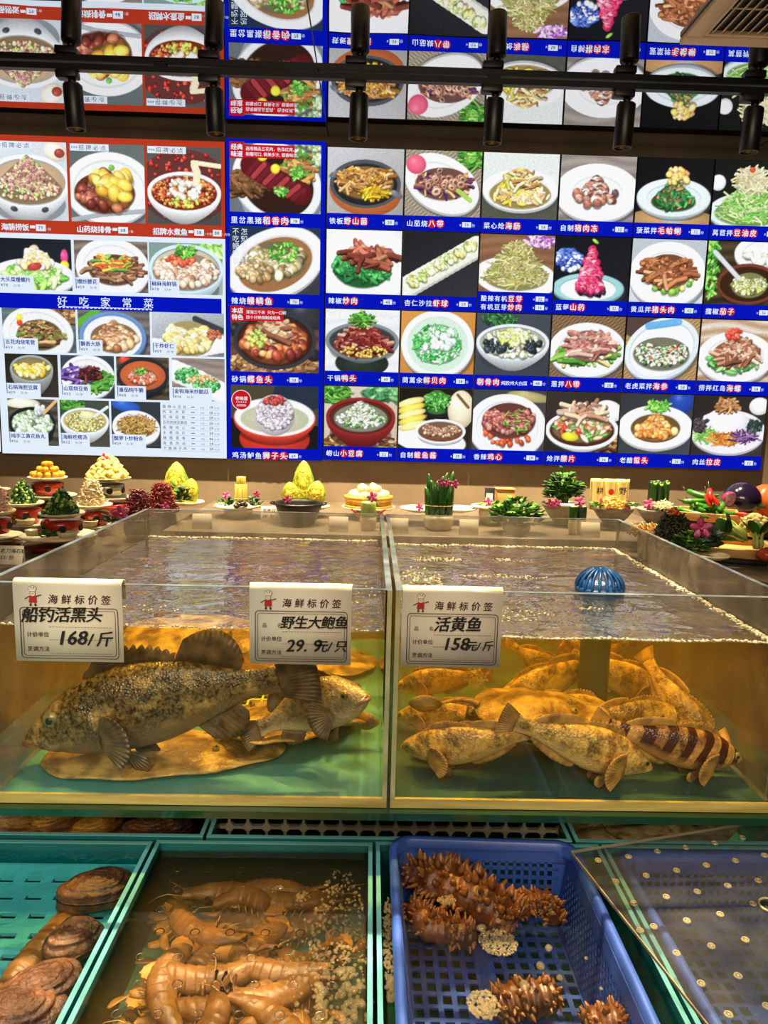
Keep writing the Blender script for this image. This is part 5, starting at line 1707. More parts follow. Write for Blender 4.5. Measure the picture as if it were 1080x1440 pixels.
# pale yellow plastic grid lying on the floor of the left tank
M['yellowgrid'] = mat('yellow_green_plastic', (206, 200, 84), .4)
gx0, gx1, gy0, gy1 = -.30, -.135, 1.30, 1.58
t = thing('plastic_grid', 'yellow green plastic grid panel under the belly of the big grouper', 'grid panel', ((gx0 + gx1) / 2, gy0, FZ + .010), (R(3), 0, 0))
mb = MB()
hw = (gx1 - gx0) / 2
dl = gy1 - gy0
for i in range(7):
    x = -hw + 2 * hw * i / 6
    mb.box((x - .002, 0, 0), (x + .002, dl, .006))
for j in range(11):
    y = dl * j / 10
    mb.box((-hw, y - .002, .0005), (hw, y + .002, .0065))
mb.build('lattice', 'yellowgrid', t)
mb = MB()
for a, b in (((-hw - .005, -.006), (hw + .005, -.001)), ((-hw - .005, dl + .001), (hw + .005, dl + .006)), ((-hw - .006, -.006), (-hw - .001, dl + .006)), ((hw + .001, -.006), (hw + .006, dl + .006))):
    mb.bbox((*a, -.006), (*b, .009), .0015)
mb.build('rim', 'yellowgrid', t)

# ---------------------------------------------------------------- right tank: the yellow fish and the standpipe
put('greenling', 'golden speckled fish nosing the left front corner of the right tank', 'greenling', (563, 1076), (762, 1036), 1.165, Y1, 'fin_gold', yaw=R(-20), bend=-.7, ext=1.12, roll=R(-6))
put('greenling', 'speckled golden fish with fanned fin, front centre of the right tank', 'greenling', (921, 1117), (700, 1036), 1.150, Y1, 'fin_gold', yaw=R(8), bend=.15, ext=1.12, pec=.2)
put('greenling', 'dark red banded fish lying low at the front right', 'greenling', (1068, 1106), (850, 1050), 1.165, Y3, 'fin_gold', yaw=R(8), bend=.4, ext=1.12, roll=R(8))
put('greenling', 'bright golden mottled fish right of the standpipe facing right', 'greenling', (968, 1012), (800, 1000), 1.27, Y2, 'fin_gold', yaw=R(10), ext=1.12, eye=.034)
put('greenling', 'pale golden fish curled head down behind the banded fish', 'greenling', (1042, 1080), (946, 972), 1.29, Y1, 'fin_gold', yaw=R(-30), bend=.9, ext=1.12)
put('greenling', 'big brown gold fish sloping down to the right, behind the standpipe', 'greenling', (948, 1000), (790, 925), 1.48, Y1, 'fin_gold', yaw=R(6), bend=.3, ext=1.12)
put('greenling', 'mottled fish with raised back fin, left of the standpipe', 'greenling', (690, 985), (862, 930), 1.46, Y2, 'fin_gold', yaw=R(14), ext=1.12, bend=-.3)
put('greenling', 'golden fish under the price card at the left of the right tank', 'greenling', (556, 972), (690, 940), 1.40, Y2, 'fin_gold', yaw=R(-14), ext=1.12)
put('greenling', 'rounded golden fish against the divider in the right tank', 'greenling', (556, 1028), (690, 998), 1.32, Y1, 'fin_gold', yaw=R(-24), bend=-.5, ext=1.12)
put('greenling', 'dim fish with upturned tail at the back under the foam line', 'greenling', (800, 985), (712, 930), 1.62, Y1, 'fin_gold', yaw=R(20), ext=1.12, bend=.6)
put('greenling', 'hazy golden fish deep in the right rear of the tank', 'greenling', (905, 962), (1010, 928), 1.68, Y2, 'fin_gold', yaw=R(16), ext=1.12)
put('greenling', 'hazy brown fish lying over others at the far right', 'greenling', (1040, 1000), (930, 950), 1.56, Y1, 'fin_gold', yaw=R(-10), ext=1.12)
put('greenling', 'small golden fish near the right wall of the tank', 'greenling', (975, 1036), (1064, 1002), 1.38, Y2, 'fin_gold', yaw=R(12), ext=1.12)
put('greenling', 'brown fish half hidden under the flat golden ray', 'greenling', (640, 1010), (860, 1040), 1.29, Y3, 'fin_gold', yaw=R(4), ext=1.12)
put('greenling', 'pale bellied fish on the floor behind the banded fish', 'greenling', (880, 1070), (1020, 1050), 1.23, Y1, 'fin_gold', yaw=R(-8), ext=1.12, roll=R(40))
put('greenling', 'golden fish squeezed under the ray, head at the left pane', 'greenling', (575, 1052), (720, 1020), 1.23, Y2, 'fin_gold', yaw=R(-10), ext=1.12, bend=.4)
put('greenling', 'speckled fish lying deep behind the front centre fish', 'greenling', (870, 1056), (700, 1030), 1.34, Y2, 'fin_gold', yaw=R(12), ext=1.12)
put('greenling', 'small mottled fish under the strainer pipe', 'greenling', (905, 985), (800, 1000), 1.58, Y1, 'fin_gold', yaw=R(-14), ext=1.12)
put('greenling', 'golden fish hanging over the banded fish at the right', 'greenling', (1010, 1062), (880, 1030), 1.25, Y1, 'fin_gold', yaw=R(16), ext=1.12, bend=-.4)
put('greenling', 'hazy fish high at the back right below the foam line', 'greenling', (960, 946), (860, 934), 1.78, Y1, 'fin_gold', yaw=R(6), ext=1.12)
put('greenling', 'hazy fish at the back left of the right tank behind the bubbles', 'greenling', (590, 958), (700, 944), 1.70, Y2, 'fin_gold', yaw=R(-6), ext=1.12)
c = at(742, 1000, Y=1.225)
ray_fish('ray', 'flat golden ray gliding over the fish in the right tank', .235, .17, (c.x + .02, 1.235, c.z - .004), (R(8), R(3), R(2)), M['raypale'], .45, .10)

M['pipe'] = mat('teal_pipe', (14, 74, 84), .35)
M['strainer'] = mat('blue_strainer', (16, 74, 138), .3)
pc = at(838, 905, Y=1.42)
t = thing('standpipe', 'teal drain pipe topped by a blue domed strainer in the right tank', 'drain pipe', (pc.x + .006, 1.44, TB + .0165))
mb = MB()
mb.lathe([(.031, 0), (.031, WZ[1] - TB - .02), (.028, WZ[1] - TB - .018)], 28)
mb.build('pipe', 'pipe', t)
zz = WZ[1] - TB - .012
mb = MB()
mb.lathe([(.030, -.016), (.047, -.012), (.050, -.004), (.050, .004), (.046, .006), (.044, 0), (.03, -.004)], 36, (0, 0, zz))
st = mb.build('strainer', 'strainer', t)
for k in range(20):
    a = 2 * PI * k / 20
    mb = MB()
    mb.tube([(math.cos(a) * .048 * math.cos(q), math.sin(a) * .048 * math.cos(q), zz + .002 + .042 * math.sin(q)) for q in [R(v) for v in range(0, 88, 10)]], [.0032] * 8 + [.0016], 6)
    mb.build('strainer_rib', 'strainer', st)
mb = MB()
mb.lathe([(.012, .040), (.011, .044), (.004, .046)], 16, (0, 0, zz))
mb.build('strainer_cap', 'strainer', st)

# air bubbles rising
M['bubble'], _, _ = clearmat('air_bubble', (.95, .9, .75), 1.5, .02, gain=1.6, milky=.18, mcol=(.9, .8, .5))
mb = MB()
rr = random.Random(5)
bx = at(672, 960, Y=1.3)
for q in range(420):
    v = rr.random()
    sp = .012 + .03 * v
    mb.ell((bx.x + rr.gauss(0, sp * .6), 1.30 + rr.gauss(0, sp * .6), TB + .13 + v * .155), rr.uniform(.0012, .003), seg=6, rings=4)
tag(mb.build('air_bubbles', 'bubble'), 'column of fine air bubbles rising below the right price card', 'bubbles', kind='stuff')

# ---------------------------------------------------------------- low tanks under and in front of the shelf
LZ = .75                               # their rims
LB = .56                               # their floors
M['teal'] = mat('teal_tank_plastic', (30, 112, 118), .3, (24, 96, 102), 5.)
M['tealedge'] = mat('pale_teal_edge', (112, 186, 190), .2)
M['tray'] = mat('teal_tray', (70, 176, 182), .35, (58, 158, 166), 6.)
M['holeshade'] = mat('large_hole_shade', (16, 36, 40), .7)  # dark disc painted for the shade below the sheet's large hole
M['lowfloor'] = mat('teal_tank_floor', (44, 128, 130), .4, (36, 108, 112), 6.)


def low_tank(label, x0, x1, y0, y1, gap=.006, lz=LZ):
    t = thing('teal_tank', label, 'fish tank', ((x0 + x1) / 2, y0, LB))
    hw, dp, h = (x1 - x0) / 2 - gap / 2, y1 - y0, lz - LB
    w_ = .007
    for nm, lo, hi in (('base', (-hw, 0, 0), (hw, dp, .01)), ('front_panel', (-hw, 0, .0102), (hw, w_, h)), ('back_panel', (-hw, dp - w_, .0102), (hw, dp, h)),
                       ('side_panel', (-hw, w_ + .0002, .0102), (-hw + w_, dp - w_ - .0002, h)), ('side_panel', (hw - w_, w_ + .0002, .0102), (hw, dp - w_ - .0002, h))):
        mb = MB()
        mb.box(lo, hi)
        p = mb.build(nm, 'lowfloor' if nm == 'base' else 'teal', t)
        if nm != 'base':
            mb = MB()
            mb.box((lo[0], lo[1], h + .0002), (hi[0], hi[1], h + .0016))
            mb.build('pale_edge', 'tealedge', p)
    return (x0 + gap / 2 + w_ + .001, x1 - gap / 2 - w_ - .001, y0 + w_ + .001, y1 - w_ - .001)


WM = {}


def lowmat(key, col, dens, wave_, gain=1.2):
    m, nt, out = clearmat('low_water_' + key, (1, 1, 1), 1.33, .01, wave_, gain=gain)
    m2, nt2, out2 = newmat('low_water_side_' + key)
    nt2.links.new(nt2.nodes.new('ShaderNodeBsdfTransparent').outputs[0], out2.inputs[0])
    for n_, o_ in ((nt, out), (nt2, out2)):
        va = n_.nodes.new('ShaderNodeVolumeAbsorption')
        va.inputs[0].default_value = (*col, 1)
        va.inputs[1].default_value = dens
        if key == 'calm':                  # murky: fine matter hangs in the water
            vsn = n_.nodes.new('ShaderNodeVolumeScatter')
            vsn.inputs[0].default_value = (.95, .78, .42, 1)
            vsn.inputs[1].default_value = 1.1
            ad = n_.nodes.new('ShaderNodeAddShader')
            n_.links.new(va.outputs[0], ad.inputs[0])
            n_.links.new(vsn.outputs[0], ad.inputs[1])
            va = ad
        n_.links.new(va.outputs[0], o_.inputs['Volume'])
    WM[key] = [m, m2]


lowmat('clear', (.55, .95, .95), 2.0, (20., .0055, 1.2), 2.2)
lowmat('calm', (.95, .85, .55), 2.2, (30., .0006, .8))
lowmat('still', (.62, .90, .86), 1.8, (30., .0010, .8))
lowmat('rippled', (.9, .88, .7), 2.0, (24., .0060, 1.6), 1.8)

TKS = [('teal low tank at the lower left with a slotted tray', -.80, -.357, .45, 1.142, 'clear', .70),
       ('teal low tank in the middle, packed with mantis shrimp', -.357, .0215, .45, 1.147, 'calm', .16),
       ('teal low tank holding the blue basket', .0215, .418, .45, 1.150, 'still', .25),
       ('teal low tank at the lower right under the drilled clear lid', .418, .86, .45, 1.150, 'still', .2),
       ('low tank behind at the left with golden shellfish under rippled water', -.80, -.275, 1.158, 1.62, 'rippled', 1.),
       ('dark low tank under the middle of the shelf', -.275, .375, 1.158, 1.62, 'rippled', .4),
       ('low tank behind at the right with pale flatfish', .375, .86, 1.158, 1.62, 'rippled', .5)]
INN = []
for k, (lb, x0, x1, y0, y1, wk, amp) in enumerate(TKS):
    q = low_tank(lb, x0, x1, y0, y1)
    INN.append(q)
    water('tank_water', ['clear teal water rippling in the lower left tank', 'calm brown water over the mantis shrimp', 'still water around the blue basket', 'still water under the drilled clear lid',
                         'rippled water mirroring gold at the left under the shelf', 'dark water under the middle of the shelf', 'foamy water at the right under the shelf'][k],
          *q, LB + .0105, .738, WM[wk], 50 + k, amp, 70)
# the stand that carries the low tanks and the shelf
mb = MB()
mb.box((-.86, .42, 0), (.92, 1.9, LB - .001))
tag(mb.build('tank_stand', 'dark'), 'dark stand under the low teal tanks', 'stand')
mb = MB()
for x in (-.79, .87):
    for y in (1.152, 1.93):
        pass
t = thing('shelf_support', 'black frame at the back carrying the glass shelf', 'support frame', (0, 1.66, LB))
for x in (-.66, -.02, .74):
    mb = MB()
    mb.box((x - .02, -.02, 0), (x + .02, .25, TB - .0145 - LB))
    mb.build('post', 'black', t)

# black plastic grid panel standing under the shelf
t = thing('grid_panel', 'black plastic grid panel standing upright under the glass shelf', 'grid panel', (.045, 1.215, .7))
M['gridgrey'] = mat('grey_black_plastic', (128, 122, 104), .45)
mb = MB()
hw, zt = .322, .128
zs = [0, .034, .068, .102, .128]
for z in zs:
    mb.box((-hw, 0, z - .0028), (hw, .008, z + .0028))
mb.build('rail_bars', 'gridgrey', t)
mb = MB()
for i in range(20):
    x = -hw + 2 * hw * i / 19
    mb.box((x - .0026, .0002, -.0028), (x + .0026, .0078, zt + .0028))
    for z in zs[:-1]:
        for sx in (-1, 1):
            for z_, sz in ((z + .0026, 1), (z + .0312, -1)):
                a = (x + sx * .0026, 0, z_)
                mb.add([(a[0], .0005, a[2]), (a[0] + sx * .006, .0005, a[2]), (a[0], .0005, a[2] + sz * .006), (a[0], .0075, a[2]), (a[0] + sx * .006, .0075, a[2]), (a[0], .0075, a[2] + sz * .006)],
                       [(0, 1, 2), (3, 5, 4), (1, 4, 5, 2)], False)
mb.build('upright_bars', 'gridgrey', t)

# ------------------------------------------------------- slotted tray in the left low tank
a, b, c, d = INN[0]
t = thing('slotted_tray', 'bright teal slotted plastic tray sunk in the lower left tank', 'tray', (a + .006, c + .02, .688))
mb = MB()
W_, D_ = -.366 - a - .012, d - c - .03
ny, nx = 15, 9
py, px = D_ / ny, W_ / nx
for j in range(ny):
    y = j * py
    mb.box((0, y, 0), (W_, y + py * .72, .006))
    off = (j % 2) * px * .45
    xs = [0] + sorted([v for i in range(nx + 1) for v in (i * px + off - px * .30, i * px + off + px * .28) if 0 < v < W_]) + [W_]
    solid = True
    st = 1 if (0 + off - px * .30) <= 0 < (off + px * .28) else 0
    segs = list(zip(xs[:-1], xs[1:]))
    for i, (u, v) in enumerate(segs):
        if (i + st) % 2 == 0:
            mb.box((u, y + py * .72, 0), (v, y + py, .006))
mb.build('tray_floor', 'tray', t)
mb = MB()
for lo, hi in (((-.004, -.004, 0), (0, D_ + .004, .03)), ((W_, -.004, 0), (W_ + .004, D_ + .004, .03)), ((0, D_, 0), (W_, D_ + .004, .03)), ((0, -.004, 0), (W_, 0, .03))):
    mb.box(lo, hi)
mb.build('tray_wall', 'tray', t)

# ------------------------------------------------------- rough brown shellfish
M['shell'] = mat('rough_brown_shell', (112, 74, 40), .5, (46, 30, 18), 22., (.36, .62), bump=.8, bscale=60)
M['shell2'] = mat('rusty_brown_shell', (120, 74, 38), .5, (58, 34, 20), 14., (.4, .6), bump=.8, bscale=80)
M['shellgold'] = mat('golden_brown_shell', (214, 158, 66), .45, (110, 66, 26), 15., (.38, .62), bump=.7, bscale=50)


def shell(name, label, L_, W_, H_, loc, rot, m, seed):
    t = thing(name, label, 'shellfish', loc, rot)
    for nm, sg in (('upper_shell', 1), ('lower_shell', -1)):
        mb = MB()
        vs, nr_, na = [], 22, 40
        for i in range(nr_ + 1):
            th = PI / 2 * i / nr_
            for k in range(na):
                an = 2 * PI * k / na
                q = math.sin(th)
                x, y, z = q * math.cos(an) * L_ / 2, q * math.sin(an) * W_ / 2 * (1 + .22 * math.cos(an)), math.cos(th) ** .8 * H_ / 2
                r_ = 1 + .05 * math.sin(q * 30 + seed) + .10 * noise.noise(Vector((x * 30 + seed, y * 30, z * 30))) + .05 * noise.noise(Vector((x * 90, y * 90 + seed, z * 90)))
                vs.append((x * r_, y * r_, sg * (z * r_ + .0006)))
        fs = []
        for i in range(nr_):
            for k in range(na):
                f_ = (i * na + k, i * na + (k + 1) % na, (i + 1) * na + (k + 1) % na, (i + 1) * na + k)
                fs.append(f_ if sg < 0 else f_[::-1])
        fs.append(tuple(nr_ * na + k for k in range(na))[::sg])
        mb.add(vs, fs)
        mb.build(nm, m, t)
    return t


SHL = [('dark brown clam at the far right corner of the lower left tank', (150, 1258), .12, .075, .05, 28, 'shell'),
       ('round encrusted clam against the right wall of the lower left tank', (124, 1330), .085, .07, .05, 60, 'shell'),
       ('big rusty clam in the near right corner of the lower left tank', (96, 1408), .13, .075, .055, 48, 'shell2'),
       ('knobbly rusty clam at the bottom left corner of the picture', (30, 1446), .12, .08, .06, 20, 'shell2')]
for k, (lb, (px_, py_), L_, W2, H_, ang, m) in enumerate(SHL):
    p = at(px_, py_, z=.715)
    keep_in(shell('clam', lb, L_, W2, H_, (p.x, p.y, .688 + .006 + H_ * .55), (0, R(4), R(ang)), M[m], k * 3.1), (None, None, .6945), (-.373, 1.125, None))
BK = [((25, 1163), 'brightest golden shell at the far left under the shelf', 'shellgold', .14, -10), ((66, 1158), 'golden shell beside the brightest one under the shelf', 'shellgold', .12, 30),
      ((128, 1170), 'golden ridged shell left of the dim one under the shelf', 'shellgold', .12, 60), ((205, 1172), 'dim red brown shell under the shelf beside the dark tank', 'shell2', .11, 10), ((230, 1156), 'dim brown shell close to the corner of the back left tank', 'shell', .12, 50)]
for k, ((px_, py_), lb, m, L_, ang) in enumerate(BK):
    p = at(px_, py_, z=.715)
    shell('sea_shell', lb, L_, L_ * .7, .05, (min(p.x, -.36), max(p.y, 1.24), .705), (0, 0, R(ang)), M[m], 20 + k * 2.7)
p = at(945, 1163, z=.71)
M['sand'] = mat('sandy_flatfish_skin', (206, 182, 128), .4, (150, 124, 80), 30., (.4, .62), bump=.4, bscale=120)
ray_fish('flounder', 'pale sandy flatfish in the back right low tank beneath the shelf', .26, .20, (.60, 1.30, .705), (0, 0, R(8)), M['sand'], 0, .10)
ray_fish('flounder', 'sandy flatfish half under the shelf beside the grid panel', .18, .14, (.455, 1.27, .688), (0, 0, R(70)), M['sand'], 0, .10)

# ------------------------------------------------------- mantis shrimp
M['mantis'] = mat('mantis_shell', (150, 102, 42), .4, (84, 50, 20), 20., (.35, .66), bump=.3, bscale=60)
M['mantislight'] = mat('mantis_tail', (206, 150, 66), .3, (140, 92, 36), 30.)


def mantis_shrimp(label, group=None, curve=0.):
    """about 15 cm long, head to +X"""
    t = thing('mantis_shrimp', label, 'mantis shrimp', group=group)

    def sp(u):
        s_ = (u - .5) * .15
        return Vector((-s_, curve * s_ * s_ * 40, -.0 + .25 * s_ * s_))
    mb = MB()
    n, sg = 84, 20
    vs = []
    for i in range(n + 1):
        u = i / n
        w_ = .008 + .011 * min(1, u * 4.5) if u < .3 else .019 + .0015 * math.sin((u - .3) * 5)
        w_ *= 1 - max(0, (u - .9) * 2)
        seg_ = (u - .30) * 11
        ridge = 1 + (.10 * (seg_ % 1) if u > .3 else 0)
        h = w_ * .62 * ridge
        c = sp(u)
        for k in range(sg):
            a = 2 * PI * k / sg
            y = w_ * ridge * math.cos(a)
            z = h * math.sin(a)
            if math.sin(a) > .2:
                z += .0009 * math.cos(y * 900)
            vs.append(c + Vector((0, y, z + .011)))
    fs = [(i * sg + k, i * sg + (k + 1) % sg, (i + 1) * sg + (k + 1) % sg, (i + 1) * sg + k) for i in range(n) for k in range(sg)]
    fs += [tuple(range(sg))[::-1], tuple(n * sg + k for k in range(sg))]
    mb.add(vs, fs)
    mb.build('body', 'mantis', t)
    e = sp(1.0)
    mb = MB()
    out = []
    for k in range(25):
        a = PI * (-.5 + k / 24)
        out.append((e.x - .026 * math.cos(a) * (1 + (.12 if k % 4 == 0 else 0)), e.y + .017 * math.sin(a)))
    mb.M = Matrix.Translation((0, 0, .008))
    mb.prism([(e.x + .004, e.y + .016), (e.x + .004, e.y - .016)] + out, .004)
    tel = mb.build('tail_plate', 'mantislight', t)
    for sg_ in (-1, 1):
        mb = MB()
        mb.sheet([[(e.x - .002 - .036 * i / 6, e.y + sg_ * (.016 + .006 * i / 6 + j * .013 * math.sin(PI * (i + .7) / 8)), .006 - .003 * j) for j in (0, .5, 1)] for i in range(7)], .0014)
        mb.build('tail_fan', 'mantislight', t)
        mb = MB()
        hd = sp(0)
        mb.tube([hd + Vector((-.004, sg_ * .006, .012)), hd + Vector((.02, sg_ * .014, .018)), hd + Vector((.034, sg_ * .022, .016)), hd + Vector((.044, sg_ * .036, .012))], [.0012, .0008, .0005, .0003], 5)
        mb.build('antenna', 'mantislight', t)
        mb = MB()
        mb.tube([hd + Vector((-.002, sg_ * .004, .012)), hd + Vector((.008, sg_ * .006, .017))], [.0018, .0016], 6)
        mb.ell(hd + Vector((.010, sg_ * .007, .018)), (.0034, .0028, .0028), seg=8, rings=6)
        mb.build('eye', 'eye_pupil', t)
        mb = MB()
        mb.tube([hd + Vector((-.022, sg_ * .012, .008)), hd + Vector((-.004, sg_ * .022, .008)), hd + Vector((.018, sg_ * .016, .008)), hd + Vector((.002, sg_ * .012, .007))], [.003, .004, .0034, .0012], 7)
        mb.build('claw', 'mantis', t)
        mb = MB()
        for q in range(7):
            c = sp(.36 + q * .085)
            mb.tube([c + Vector((0, sg_ * .012, .007)), c + Vector((-.004, sg_ * .022, .004)), c + Vector((-.008, sg_ * .028, -.001))], [.0022, .0016, .0008], 5)
        mb.build('swimming_legs', 'mantislight', t)
    return t


ms = mantis_shrimp('lone mantis shrimp lying on the slotted tray, tail toward us', None)
p = at(62, 1330, z=.702)
ms.location = (p.x, p.y, .6945)
ms.rotation_euler = (0, 0, R(80))
rr = random.Random(12)
ML = 'brown mantis shrimp in the golden heap under the drilled lid, middle low tank'
g0 = None
lay = [(-.30, 1.10, 170, 1), (-.17, 1.105, 5, 1), (-.285, 1.04, 10, 0), (-.22, 1.06, 78, 0), (-.15, 1.03, 95, 0), (-.075, 1.05, 8, 0), (-.30, .93, 72, 0), (-.235, .93, 60, 1), (-.16, .95, 88, 1), (-.085, .96, 120, 0), (-.03, .92, 70, 1),
       (-.295, .82, 40, 0), (-.23, .83, 150, 1), (-.16, .85, 30, 2), (-.09, .86, 100, 1), (-.035, .80, 15, 1), (-.30, .72, 80, 0), (-.22, .73, 20, 1), (-.14, .75, 110, 2), (-.07, .73, 60, 1), (-.26, 1.0, 140, 1), (-.11, .9, 165, 2), (-.2, .89, 10, 2), (-.05, 1.075, 175, 1),
       (-.185, .79, 70, 3), (-.1, .81, 140, 3), (-.27, .87, 100, 2), (-.05, .87, 35, 2)]
for k, (x, y, an, ly) in enumerate(lay):
    loc = (x, y, LB + .094 + ly * .022 + rr.uniform(0, .004))
    rot = (R(rr.uniform(-14, 14)), R(rr.uniform(-5, 5)), R(an + rr.choice((0, 180)) + rr.uniform(-8, 8)))
    if g0 is None:
        g0 = mantis_shrimp(ML, 'mantis shrimp heap in the middle low tank', .12)
        g0.location, g0.rotation_euler = loc, rot
        keep_in(g0, (INN[1][0], .5, None), (INN[1][1], INN[1][3], .7365))
    else:
        keep_in(dup(g0, loc, rot), (INN[1][0], .5, None), (INN[1][1], INN[1][3], .7365))
# the sunk tray the shrimp lie on
a, b, c, d = INN[1]
mb = MB()
mb.box((a + .004, c + .02, LB + .079), (b - .004, d - .01, LB + .084))
tag(mb.build('sunk_tray', 'lowfloor'), 'teal tray under the mantis shrimp heap', 'tray')
# drilled clear lid over the shrimp
M['lid'], _, _ = clearmat('clear_lid', (.97, .96, .93), 1.45)
M['holerim'] = mat('hole_rim', (60, 48, 30), .25, spec=.8)
t = thing('clear_cover', 'clear acrylic cover with a grid of round holes over the mantis shrimp', 'lid', (0, 0, .7425))
mb = MB()
mb.box((a + .002, c, 0), (b - .002, d - .02, .004))
mb.build('sheet', 'lid', t)
n_h = 0
for j in range(9):
    for i in range(7):
        x, y = -.30 + i * .0505 + (j % 2) * .012, .70 + j * .047
        if x > b - .02 or y > d - .04:
            continue
        mb = MB()
        mb.lathe([(.0058, .0042), (.0070, .0046), (.0072, .0042), (.0060, .0038)], 16, (x, y, 0), cap=False)
        mb.build('hole', 'holerim', t)
# froth on top of the lid and along the wall
M['froth'], _, _ = clearmat('clear_froth', (.94, .90, .78), 1.5, .03, gain=1.8, milky=.12, mcol=(.85, .72, .45))


def froth(name, label, spots, mname='froth', seed=1):
    mb = MB()
    rr = random.Random(seed)
    for (x, y, z, rx, ry, n, r0, r1) in spots:
        for q in range(n):
            an = rr.uniform(0, 2 * PI)
            e = rr.random() ** .6
            r_ = rr.uniform(r0, r1)
            mb.ell((x + rx * e * math.cos(an), y + ry * e * math.sin(an), z), (r_, r_, r_ * .7), seg=8, rings=5)
    return tag(mb.build(name, mname), label, 'foam', kind='stuff')


z = .7415
froth('froth', 'field of tiny bubbles at the right side of the middle low tank', [(-.03, .93, z, .042, .16, 420, .0012, .0032), (-.02, .82, z, .04, .06, 60, .003, .0075), (-.06, .9, z, .05, .1, 80, .001, .004), (-.09, 1.02, z, .012, .012, 50, .001, .003), (-.13, 1.04, z, .006, .006, 25, .001, .0024), (-.045, 1.035, z, .01, .008, 25, .001, .003)], seed=2)
froth('froth', 'bubbles in the gap between the middle tank and the blue basket', [(.042, .93, z, .009, .09, 260, .001, .003), (.044, .84, z, .008, .02, 60, .002, .004)], seed=3)

# ------------------------------------------------------- blue perforated baskets
M['basket'] = mat('blue_plastic', (58, 92, 178), .35)
M['basketdark'] = mat('blue_plastic_wall', (44, 74, 150), .4)


def basket(label, W_, D_, H_, loc, rot):
    t = thing('blue_basket', label, 'basket', loc, rot)
    tp = .022                            # walls lean inward

    def rr_(inset, r_, n=7):
        P = []
        for cx, cy_, a0 in ((W_ - r_ - inset, D_ - r_ - inset, 0), (r_ + inset, D_ - r_ - inset, 90), (r_ + inset, r_ + inset, 180), (W_ - r_ - inset, r_ + inset, 270)):
            for q in range(n):
                a_ = R(a0 + 90 * q / (n - 1))
                P.append((cx + r_ * math.cos(a_), cy_ + r_ * math.sin(a_)))
        return P
    mb = MB()
    prof = [(-.004, -.016), (-.006, -.004), (-.003, .002), (.004, .003), (.008, 0), (.009, -.018)]
    rings = [[(x, y, z_) for x, y in rr_(i_, .034 - i_)] for i_, z_ in prof]
    n = len(rings[0])
    vs = [p for rg in rings for p in rg]
    mb.add(vs, [(i * n + k, i * n + (k + 1) % n, (i + 1) * n + (k + 1) % n, (i + 1) * n + k) for i in range(len(rings) - 1) for k in range(n)])
    mb.build('rim', 'basket', t)

    # each wall: a solid band, then a lattice of bars, then a foot
    def wall(p0, p1, inw, diag):
        mb = MB()
        p0, p1, inw = Vector(p0), Vector(p1), Vector(inw)
        L_ = (p1 - p0).length
        ux = (p1 - p0) / L_

        def pt(u, v, th=0):
            return p0 + ux * u + inw * (tp * v / H_ + th) + Vector((0, 0, -v))

        def bar(u0, v0, u1, v1, w_, th=.0022):
            d_ = Vector((u1 - u0, v1 - v0))
            d_.normalize()
            nx, ny_ = -d_.y * w_ / 2, d_.x * w_ / 2
            q = []
            for t_ in (0, th):
                q += [pt(u0 + nx, v0 + ny_, t_), pt(u1 + nx, v1 + ny_, t_), pt(u1 - nx, v1 - ny_, t_), pt(u0 - nx, v0 - ny_, t_)]
            mb.add(q, [(0, 3, 2, 1), (4, 5, 6, 7), (0, 1, 5, 4), (1, 2, 6, 5), (2, 3, 7, 6), (3, 0, 4, 7)], False)
        bar(0, .019, L_, .019, .020)
        bar(0, H_ - .006, L_, H_ - .006, .012)
        bar(.012, .01, .012, H_, .026)
        bar(L_ - .012, .01, L_ - .012, H_, .026)
        if diag:
            h = H_ - .034
            st_ = .0125
            k = -int(h / st_) - 1
            while k * st_ < L_:
                for dr in (1, -1):
                    ua, ub = k * st_, k * st_ + h * .72
                    if dr < 0:
                        ua, ub = ub, ua
                    va, vb = .026, H_ - .010
                    if max(ua, ub) < .02 or min(ua, ub) > L_ - .02:
                        continue
                    # clip to the wall
                    def cut(u_, v_, u2, v2):
                        if u_ < .02:
                            f_ = (.02 - u_) / (u2 - u_)
                            return .02, v_ + f_ * (v2 - v_)
                        if u_ > L_ - .02:
                            f_ = (L_ - .02 - u_) / (u2 - u_)
                            return L_ - .02, v_ + f_ * (v2 - v_)
                        return u_, v_
                    A, B = cut(ua, va, ub, vb), cut(ub, vb, ua, va)
                    bar(*A, *B, .0038, .002)
                k += 1
        else:
            u = .03
            while u < L_ - .02:
                bar(u, .026, u, H_ - .01, .0055)
                u += .0135
            v = .038
            while v < H_ - .01:
                bar(.02, v, L_ - .02, v, .0055)
                v += .0145
        mb.build('wall', 'basketdark', t)
    i_ = .006
    wall((i_, i_, -.004), (i_, D_ - i_, -.004), (1, 0, 0), True)
    wall((W_ - i_, i_, -.004), (W_ - i_, D_ - i_, -.004), (-1, 0, 0), True)
    wall((i_, D_ - i_, -.004), (W_ - i_, D_ - i_, -.004), (0, -1, 0), False)
    wall((i_, i_, -.004), (W_ - i_, i_, -.004), (0, 1, 0), False)
    mb = MB()
    x0, y0, x1, y1 = tp + i_, tp + i_, W_ - tp - i_, D_ - tp - i_
    zb = -H_ - .004
    ny = 20
    for j in range(ny + 1):
        y = y0 + (y1 - y0) * j / ny
        mb.box((x0, y - .0035, zb), (x1, y + .0035, zb + .003))
    nx = 12
    for i in range(nx + 1):
        x = x0 + (x1 - x0) * i / nx
        mb.box((x - .004, y0, zb - .0001), (x + .004, y1, zb + .0031))
    mb.box(((x0 + x1) / 2 - .02, y0, zb - .0002), ((x0 + x1) / 2 + .005, y1, zb + .0032))
    mb.build('basket_floor', 'basketdark', t)
    return t


